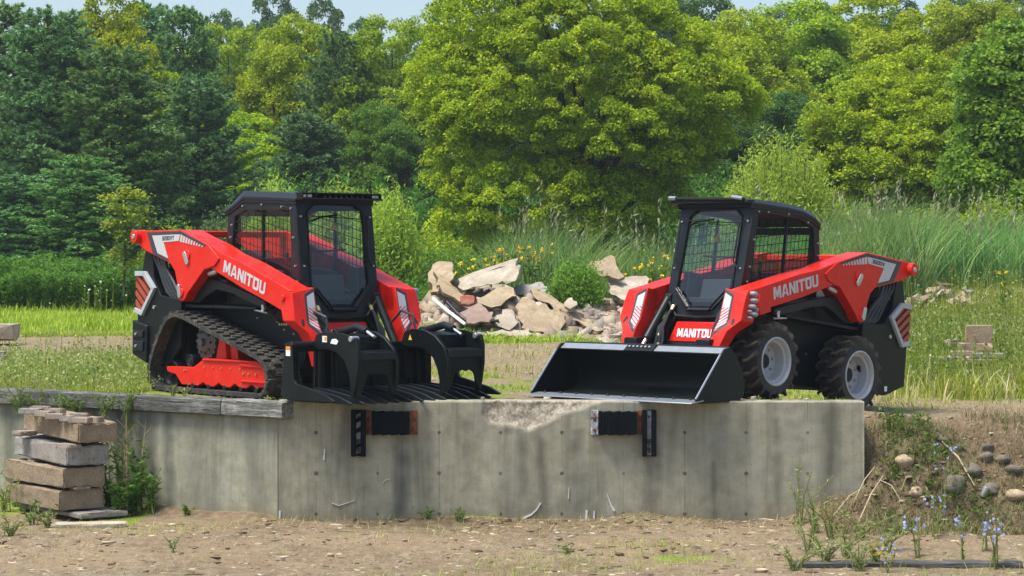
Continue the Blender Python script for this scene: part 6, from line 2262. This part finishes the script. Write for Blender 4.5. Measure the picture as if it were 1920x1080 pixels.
# reeds with plumes
def reeds(name, n, x0, x1, y0, y1, hr, seed, lab, fn=None):
    pos = scatter(n, x0, x1, y0, y1, seed, fn)
    r = np.random.default_rng(seed)
    h = r.uniform(*hr, len(pos))
    hf = 1 + .42 * vnoise(pos[:, 0], pos[:, 1], 1.3, 91)
    blades(name, pos, h * hf, .020 + .018 * r.random(len(pos)), .62, M['reed'], seed, lab, 'reeds', .06, 4)
    k = r.random(len(pos)) < (.030 if x0 > 3 else .012)
    q = pos[k]; hq = (h * hf)[k] * 1.06
    C, A = [], []
    for j in range(9):
        u = unit(r.normal(0, .35, q.shape) + np.array([.12, 0, 1]))
        C.append(q + np.array([0, 0, 1.0]) * (hq * (.90 + .025 * j))[:, None] + r.normal(0, .02, q.shape)); A.append(u)
    C, A = np.concatenate(C), np.concatenate(A)
    P = leaf_quads(C, unit(np.cross(A, r.normal(0, 1, A.shape))), r.uniform(.09, .17, len(C)), .28, r, A * 5)
    Q = []
    sd = unit(r.normal(0, 1, q.shape) * np.array([1, 1, 0])) * .007
    top = q + np.array([0, 0, 1.0]) * (hq * .95)[:, None]
    Q = np.stack([q - sd, q + sd, top + sd * .5, top - sd * .5], 1).reshape(-1, 3)
    P = np.concatenate([P, Q])
    o = quads_obj('reed_plumes', P, M['plume'])
    tag(o, lab.replace('reeds', 'plumes of the reeds'), 'reeds', kind='stuff')


reeds('reeds', 7600, -.6, 8.2, 46.6, 50.5, (1.45, 2.15), 95, 'tall green reeds behind the rubble heap', lambda x, y: np.where(x < .3, np.clip((x + .7) / 1.0, 0, 1), 1))
reeds('reeds', 4600, 7.3, 13.0, 48.5, 52.5, (1.1, 1.7), 96, 'tall green reeds in the meadow under the round maple')

# yellow flowers behind the heap
def flower_clump(px, py, Y, n, lab, hgt=.55, wid=.28, seed=0):
    r = np.random.default_rng(seed)
    root = empty('yellow_flower_plant')
    p = at(px, py, Y)
    root.location = (p.x, Y, p.z - hgt)
    b = MB(); C = []; Lc = []; La = []
    for k in range(n):
        tip = np.array([r.uniform(-wid, wid), r.uniform(-.15, .15), hgt + r.uniform(-.16, .12)])
        b.tube([(tip[0] * .4, tip[1] * .4, -.1), (tip[0] * .8, tip[1], tip[2] * .6), tuple(tip)], [.010, .008, .005], 4)
        for j in range(6):
            C.append(tip + r.normal(0, .018, 3))
        for j in range(9):
            t = r.uniform(.15, .9); Lc.append(tip * np.array([.4 + .6 * t, t, t]) + r.normal(0, .05, 3)); La.append(r.normal(0, 1, 3))
    C = np.array(C)
    quads_obj('blossom', leaf_quads(C, unit(r.normal(0, .6, C.shape) + np.array([0, -.6, .6])), np.full(len(C), .045), .8, r), M['goldp'], root)
    Lc, La = np.array(Lc), unit(np.array(La))
    quads_obj('foliage', leaf_quads(Lc, unit(np.cross(La, r.normal(0, 1, La.shape))), np.full(len(Lc), .12), .35, r, La * 3), M['weed'], root)
    b.build('stem', M['weed'], root)
    return tag(root, lab, 'flowers', 'yellow flower clumps behind the heap')


for k, (px, py, Y, n, lab) in enumerate(((886, 503, 44.0, 9, 'yellow flowers left of the long pale kerb piece'), (912, 494, 44.3, 6, 'few yellow flowers over the middle of the kerb piece'), (950, 475, 45.0, 10, 'brightest clump of yellow flowers over the right end of the kerb piece'), (994, 474, 45.3, 8, 'yellow flowers just right of the kerb piece'), (1014, 470, 45.6, 4, 'few yellow flowers before the reeds'),
                                        (1178, 506, 44.5, 4, 'few yellow flowers beside the pointed tan panel'), (1226, 492, 44.6, 9, 'yellow flowers beside the bucket loader cab'), (1214, 510, 44.2, 5, 'low yellow flowers beside the bucket loader arm'), (862, 506, 44.2, 3, 'single yellow flowers above the notched tan block'))):
    flower_clump(px, py, Y, n, lab, seed=200 + k)
o = flower_clump(1884, 521, 44, 3, 'orange yellow flowers alone in the right meadow', .6, .10, 230)
o['group'] = 'yellow flowers in the right meadow'


# ---- single weeds with stems and leaves
def weed_plant(name, loc, h, n, seed, mat='weed', leaf=.09, spread=.22, lean=0.0, flowers=None, per=14, aspect=.3):
    r = np.random.default_rng(seed)
    root = empty(name, loc)
    b = MB(); C, A = [], []; Fl = []
    for k in range(n):
        tip = np.array([r.normal(0, spread) + lean * h, r.normal(0, spread * .6), h * r.uniform(.6, 1.05)])
        mid = tip * np.array([.35, .35, .55])
        b.tube([(r.normal(0, .03), r.normal(0, .03), -.05), tuple(mid), tuple(tip)], [.007, .005, .003], 5)
        for j in range(per):
            t = r.uniform(.08, 1.0)
            c = (1 - t) ** 2 * 0 + 2 * t * (1 - t) * mid + t * t * tip
            a = unit(np.array([r.normal(), r.normal(), .5]))
            C.append(c + a * leaf * .45); A.append(a)
        if flowers:
            for j in range(int(r.integers(2, 5))):
                t = r.uniform(.55, 1.0)
                Fl.append((1 - t) ** 2 * 0 + 2 * t * (1 - t) * mid + t * t * tip + r.normal(0, .03, 3))
    C, A = np.array(C), np.array(A)
    quads_obj('foliage', leaf_quads(C, unit(np.cross(A, r.normal(0, 1, A.shape)) + np.array([0, -.2, .4])), leaf * r.uniform(.5, 1.2, len(C)), aspect, r, A * 4), M[mat], root)
    b.build('stem', M['weed_pale'], root)
    if flowers:
        Fl = np.array(Fl)
        Q = []
        for q in range(3):
            nn = unit(np.array([0, -1, .4]) + r.normal(0, .35, Fl.shape))
            Q.append(leaf_quads(Fl + r.normal(0, .004, Fl.shape), nn, np.full(len(Fl), .030), .75, r))
        quads_obj('blossom', np.concatenate(Q), M[flowers], root)
    return root


def gp(px, py):
    return ground_hit(px, py)


GW = 'tall weeds against the angled wall'
for k, (px, py, h, n, lab) in enumerate(((206, 962, .75, 9, 'weed clump touching the block stack'), (232, 958, 1.05, 8, 'tallest leafy weed against the angled wall'), (262, 960, .80, 9, 'leafy weed in the middle of the clump against the angled wall'), (284, 964, .55, 9, 'weed at the right end of the clump against the angled wall'), (248, 968, .45, 12, 'low bushy weed before the tallest weed'), (220, 970, .40, 10, 'low weed beside the grey ground slab'))):
    weed = weed_plant('tall_weed', gp(px, py), h, n, 400 + k, 'under' if k % 2 == 0 else 'weed', .085, .13, per=26, aspect=.34)
    tag(weed, lab, 'weed', GW)
b = MB()
for k, (px, dx_) in enumerate(((240, -.05), (252, .1), (228, .02))):
    q = gp(px, 966)
    b = MB().tube([tuple(q), (q.x + dx_ * .6, q.y + .1, q.z + .55), (q.x + dx_, q.y + .2, q.z + 1.05)], [.011, .008, .004], 5)
    for j in range(7):
        z = .4 + .09 * j
        b.tube([(q.x + dx_ * z, q.y + .1, q.z + z), (q.x + dx_ * z + (.09 if j % 2 else -.09), q.y + .08, q.z + z + .10)], [.004, .002], 4)
    tag(b.build('dry_stalk', M['stalk']), ('dry brown weed stalk nearest the block stack', 'dry brown weed stalk in the middle of the green clump', 'leaning dry brown weed stalk behind the block stack')[(1, 0, 2)[k] if k < 3 else 0] if False else ('dry brown weed stalk in the middle of the green clump', 'dry brown weed stalk leaning away from the block stack', 'dry brown weed stalk close to the block stack')[k], 'weed', 'dry stalks against the angled wall')
GL = 'pale weeds around the block stack'
for k, (px, py, h, n) in enumerate(((14, 900, .55, 7), (30, 950, .40, 8), (8, 960, .35, 9), (58, 985, .30, 8), (20, 1005, .22, 9), (4, 850, .5, 6), (90, 990, .18, 9))):
    w_ = weed_plant('pale_weed', gp(px, py), h, n, 430 + k, 'weed_pale' if k % 2 == 0 else 'weed', .06, .13, per=18)
    tag(w_, 'pale feathery weed ' + ('hiding the left end of the third block', 'before the bottom block at the picture edge', 'lowest at the picture edge beside the stack', 'in front of the grey slab under the stack', 'low in the dirt at the picture edge', 'standing highest at the picture edge behind the stack', 'in the dirt right before the pale flat slab')[k], 'weed', GL)
GT = 'weeds hanging over the long timber'
for k, (px, h) in enumerate(((20, .28), (60, .22), (120, .20), (205, .24), (250, .30), (150, .18))):
    x = (px - 960) / F * 26.6
    y = float(yw(x)) - .06
    w_ = weed_plant('pale_weed', (x, y - .14, -.22), h, 8, 450 + k, 'weed', .055, .14, per=16)
    tag(w_, 'thin weed growing over the long timber ' + ('at the picture edge', 'near the picture edge', 'above the top pavers', 'right of the top pavers', 'furthest along before the bare stretch', 'just behind the top pavers')[k], 'weed', GT)

GC = 'chicory plants with blue flowers'
for k, (px, py, h, n, lab) in enumerate(((1752, 1010, .62, 4, 'tall blue chicory in the middle before the bank'), (1722, 1045, .42, 4, 'blue chicory nearest the yellow flower'), (1806, 1060, .50, 4, 'blue chicory over the middle of the dark plank'), (1868, 1068, .48, 5, 'blue chicory over the end of the dark plank'), (1768, 960, .75, 3, 'tallest blue chicory against the bank'), (1845, 1035, .36, 3, 'small blue chicory right of the middle'), (1668, 1075, .26, 3, 'short blue chicory at the near end of the plank'))):
    tag(weed_plant('chicory_plant', gp(px, py), h, n, 470 + k, 'weed_pale', .06, .10, flowers='blue', per=9), lab, 'flowers', GC)
tag(weed_plant('yellow_flower_plant', gp(1640, 1062), .22, 5, 490, 'weed', .06, .07, flowers='goldp'), 'low plant with bright yellow flowers behind the dark plank', 'flowers')
GR = 'feathery weeds at the corner of the wall'
for k, (px, py, h, n) in enumerate(((1500, 985, .62, 5), (1530, 1000, .45, 8), (1560, 1010, .40, 8), (1515, 1040, .36, 9), (1585, 1045, .34, 9), (1615, 1010, .30, 8), (1545, 1065, .30, 10), (1610, 1072, .28, 10), (1490, 1070, .22, 9), (1660, 1035, .22, 7))):
    tag(weed_plant('feathery_weed', gp(px, py), h, n, 500 + k, 'weed_pale', .065, .16, per=15, aspect=.22), 'pale feathery weed ' + ('standing tallest before the right end of the wall', 'second behind the tall one before the wall', 'below the wall corner', 'in the middle of the patch', 'right in the patch near the yellow flower', 'next to the foot of the bank', 'before the near end of the plank', 'over the near end of the plank', 'lowest at the start of the patch', 'short beside the yellow flower')[k], 'weed', GR)
# dead stems lying on the bank
GS = 'dead stems on the bank'
for k, (p0, p1, p2, r_) in enumerate((((1610, 985), (1640, 930), (1655, 905), .008), ((1600, 950), (1625, 915), (1640, 890), .007), ((1765, 830), (1800, 880), (1826, 925), .010), ((1650, 905), (1668, 940), (1690, 955), .006), ((1690, 930), (1697, 915), (1705, 905), .006), ((1560, 975), (1600, 945), (1622, 925), .006))):
    q0, q2 = gp(*p0), gp(*p2)
    q1 = (q0 + q2) / 2 + Vector((0, -.05, .10))
    o = MB().tube([tuple(q0 + Vector((0, 0, .02))), tuple(q1), tuple(q2 + Vector((0, -.03, .06)))], [r_, r_ * .9, r_ * .5], 6).build('dead_stem', M['straw'])
    tag(o, 'dry stem ' + ('curving up from the dirt to the wall corner', 'leaning on the wall corner', 'long and pale, slanting down over the grey stones', 'short, below the wall corner', 'small, left of the tan stones', 'low, running along the foot of the wall')[k], 'stem', GS)

# green and brown ground cover on the bank, chips and straw on the bare earth
def bankf(x, y): return (x > 3.2) * (y > 24.05) * (y < 26.0) * (y < yw(x) + 1.0) * ((x > 3.75) | (y < 24.95)) * 1.0
pos = scatter(1300, 3.0, 6.2, 24.0, 26.0, 601, lambda x, y: bankf(x, y) * (y < 25.5) * np.clip(.35 + vnoise(x, y, 2.2, 61) * 1.6, .02, 1))
blades('bank_grass', pos, r0.uniform(.04, .17, len(pos)), np.full(len(pos), .010), .9, M['under'], 601, 'low green weeds covering the bank between the stones')
pos = scatter(5200, 3.0, 6.2, 24.0, 26.4, 602, lambda x, y: bankf(x, y) * ((y < 25.5) | (x > 4.9)))
blades('dry_bank_grass', pos, r0.uniform(.05, .22, len(pos)), np.full(len(pos), .006), 1.1, M['grass_dead'], 602, 'dry brown grass hanging over the bank')
leafy_mass('bank_weeds', 260, 3.9, 6.2, 24.3, 25.7, (.05, .20), 'under', 603, 'leafy green weeds between the stones of the bank', 9, .07, lambda x, y: np.clip(.3 + vnoise(x, y, 1.8, 62) * 1.8, 0, 1))
pos = scatter(2400, -6, 6.2, 20.6, 24.95, 604, lambda x, y: (y < yw(x) - .02) * np.clip(vnoise(x, y, .8, 63) * 1.5 + .12 + .5 * np.exp(-(yw(x) - y) * 5), .015, 1))
blades('sparse_grass', pos, r0.uniform(.02, .10, len(pos)), np.full(len(pos), .007), .8, M['grass'], 604, 'sparse short grass on the bare dirt before the wall')
pos = scatter(1700, -6, 6.2, 20.6, 24.97, 605, lambda x, y: (y < yw(x) - .02) * np.clip(.1 + 1.2 * np.exp(-(yw(x) - y) * 4), 0, 1))
blades('dry_grass', pos, r0.uniform(.03, .13, len(pos)), np.full(len(pos), .006), 1.2, M['grass_dry'], 605, 'dry grass along the foot of the wall')
for k, (px, py, h, n, lab) in enumerate(((690, 972, .16, 9, 'small leafy weed at the foot of the wall below the first guard'), (800, 975, .12, 8, 'tiny weed at the foot of the wall, right of the first bumper'), (350, 968, .12, 10, 'low weed at the foot of the angled wall'), (860, 978, .14, 9, 'tuft at the foot of the wall below the chip'), (1065, 1040, .10, 5, 'tiny weed alone in the dirt'), (325, 1035, .16, 4, 'thin weed alone in the dirt before the angled wall'))):
    tag(weed_plant('small_weed', gp(px, py), h, n, 620 + k, 'weed', .05, .07, per=8), lab, 'weed', 'small weeds in the dirt')
q = gp(940, 985)
for k, (dx_, h) in enumerate(((.0, .50), (-.25, .34))):
    o = MB().tube([(q.x + dx_, q.y - .02, q.z), (q.x + dx_ - .05, q.y - .03, q.z + h * .6), (q.x + dx_ - .12, q.y - .02, q.z + h)], [.005, .004, .002], 5).build('dead_stem', M['stalk'])
    tag(o, ('long thin dark stem against the wall below the chip', 'shorter thin dark stem against the wall below the chip')[k], 'stem', GS)


def chips(name, n, x0, x1, y0, y1, s, mat, seed, lab, fn=None, flat=.4):
    r = np.random.default_rng(seed)
    pos = scatter(n, x0, x1, y0, y1, seed, fn)
    m = len(pos)
    sz = s * np.clip(r.lognormal(0, .5, m), .4, 3)
    c = (cube[None] + r.normal(0, .13, (m, 8, 3))) * np.stack([sz * r.uniform(.6, 1.8, m), sz * r.uniform(.5, 1.1, m), sz * flat * r.uniform(.6, 1.5, m)], -1)[:, None, :]
    a = r.uniform(0, 6.28, m)
    ca, sa = np.cos(a)[:, None], np.sin(a)[:, None]
    x = c[..., 0] * ca - c[..., 1] * sa
    y = c[..., 0] * sa + c[..., 1] * ca
    P = np.stack([x + pos[:, :1], y + pos[:, 1:2], c[..., 2] + pos[:, 2:3] + (sz * flat * .3)[:, None]], -1)
    f = (cf[None] + (np.arange(m) * 8)[:, None, None]).ravel()
    o = np_mesh(name, P.reshape(-1, 3), f, np.full(m * 6, 4), mat)
    tag(o, lab, 'gravel', kind='stuff')


t = NT('gravel_mix')
gi = t.n('NewGeometry')
c = t.ramp(gi.outputs['Random Per Island'], [(0, (.15, .115, .075)), (.3, (.27, .21, .14)), (.6, (.36, .30, .215)), (.82, (.25, .225, .19)), (.96, (.50, .465, .40))], 'CONSTANT')
t.principled(c, .95, 0, None, .15)
M['gravel'] = t.m
t = NT('litter_mix')
gi = t.n('NewGeometry')
c = t.ramp(gi.outputs['Random Per Island'], [(0, (.10, .065, .038)), (.35, (.20, .14, .085)), (.6, (.36, .28, .18)), (.85, (.50, .42, .29))], 'CONSTANT')
t.principled(c, .95, 0, None, .15)
M['litter'] = t.m
front = lambda x, y: (y < yw(x) - .01) * 1.0
chips('gravel', 9000, -6.2, 6.2, 20.4, 25.0, .017, M['gravel'], 701, 'small stones and grit over the dirt before the wall', front)
chips('litter', 9000, -6.2, 6.2, 20.4, 25.0, .026, M['litter'], 702, 'dry leaf and bark litter over the dirt before the wall', lambda x, y: front(x, y) * np.clip(.25 + vnoise(x, y, 1.1, 71) + .9 * np.exp(-(yw(x) - y) * 3.5), .05, 1), .22)
chips('gravel', 5000, -6, 8, 25.1, 34, .022, M['gravel'], 703, 'small stones and grit over the ground around the machines', lambda x, y: (y > yw(x) + .03) * np.where(y < 26.2, 1, .45))
chips('wall_grit', 900, XL, XR, 25.02, 25.34, .014, M['gravel'], 704, 'grit lying on the top edge of the wall')
pos = scatter(900, XL - 4, XR, 25.2, 27.4, 705, lambda x, y: (y > yw(x) + .18) * (y < yw(x) + .55) * clear(x, y) * np.clip(vnoise(x, y, 1.2, 72) * 2 + .35, .05, 1))
blades('edge_grass', pos, r0.uniform(.03, .12, len(pos)), np.full(len(pos), .008), .7, M['grass'], 705, 'tufts of grass along the top of the wall')
for k, (px, lab) in enumerate(((312, 'weed before the rear of the rubber track'), (335, 'thin weed before the rear roller'), (505, 'small weed at the front of the rubber track'), (1412, 'small weed before the front tyre'), (1452, 'tiny weed under the front rim'), (1575, 'small weed before the rear tyre'))):
    x = (px - 960) / F * 25.6
    y = float(yw(x)) + .22
    tag(weed_plant('small_weed', (x, y, float(ground_z(x, y)) - .01), .16 if k < 2 else .07, 5, 640 + k, 'weed_pale', .05, .05, per=7), lab, 'weed', 'small weeds along the top of the wall')
for k, (px, py, s, lab) in enumerate(((1413, 745, .05, 'pale pebble on the wall beside the front tyre'), (1500, 747, .03, 'small pebble on the wall between the tyres'), (905, 757, .04, 'pale stone chip on the wall edge by the broken patch'), (548, 757, .035, 'stone chip on the wall edge below the grapple'))):
    o = link_mesh('pebble', chunk_mesh('pebble', 800 + k, s, s, s * .8, 4, .1), M['pale'])
    x = (px - 960) / F * 25.1
    o.location = (x, 25.10, .012 + s * .3)
    tag(o, lab, 'stone', 'pebbles on the wall')
# ------------------------------------------------------------------ hazy summer air
hz = MB().box(-70, 70, -2.5, 240, -2.3, 42).build('haze', None, None, smooth=False)
t = NT('hazy_air')
pv = t.n('VolumePrincipled')
pv.inputs['Color'].default_value = (.80, .90, 1.0, 1)
pv.inputs['Density'].default_value = .00040
pv.inputs['Anisotropy'].default_value = .2
t.link(pv.outputs[0], t.out.inputs['Volume'])
hz.data.materials.append(t.m)
tag(hz, 'thin blue summer haze between the wood and the camera', 'haze', kind='stuff')
# ------------------------------------------------------------------ camera, sun, sky
cam = bpy.data.cameras.new('camera')
cam.sensor_width = 36.0
cam.lens = F * 36.0 / 1920.0
cam.clip_start = 0.5
cam.clip_end = 3000
cam_o = bpy.data.objects.new('camera', cam)
COL.objects.link(cam_o)
cam_o.location = (0, 0, CZ)
cam_o.rotation_euler = (PI / 2, 0, 0)
cam.shift_y = -(540 - HY) / 1920.0
scene.camera = cam_o

SUN_EL, SUN_AZ = math.radians(67), math.radians(-118)      # azimuth from +Y towards +X: high on the left
d = Vector((math.sin(SUN_AZ) * math.cos(SUN_EL), math.cos(SUN_AZ) * math.cos(SUN_EL), math.sin(SUN_EL)))
sun = bpy.data.lights.new('sun', 'SUN')
sun.energy = 4.2
sun.angle = math.radians(24)
sun.color = (1.0, .97, .91)
sun_o = bpy.data.objects.new('sun', sun)
COL.objects.link(sun_o)
sun_o.rotation_euler = (-d).to_track_quat('-Z', 'Y').to_euler()
w = bpy.data.worlds.new('World')
scene.world = w
w.use_nodes = True
nt = w.node_tree
nt.nodes.clear()
sky = nt.nodes.new('ShaderNodeTexSky')
sky.sky_type = 'NISHITA'
sky.sun_disc = False
sky.sun_elevation = SUN_EL
sky.sun_rotation = SUN_AZ
sky.air_density = 1.0
sky.dust_density = 2.5
sky.ozone_density = 1.5
bg = nt.nodes.new('ShaderNodeBackground')
bg.inputs['Strength'].default_value = 0.15
wo = nt.nodes.new('ShaderNodeOutputWorld')
nt.links.new(sky.outputs[0], bg.inputs[0])
nt.links.new(bg.outputs[0], wo.inputs[0])
scene.view_settings.view_transform = 'Standard'
scene.view_settings.look = 'None'
scene.view_settings.exposure = 0.5
scene.view_settings.gamma = 1.0
scene.render.engine = 'CYCLES'
cy = scene.cycles
cy.max_bounces = 8
cy.diffuse_bounces = 4
cy.glossy_bounces = 3
cy.transmission_bounces = 4
cy.transparent_max_bounces = 12
cy.use_denoising = True
cy.sample_clamp_indirect = 6
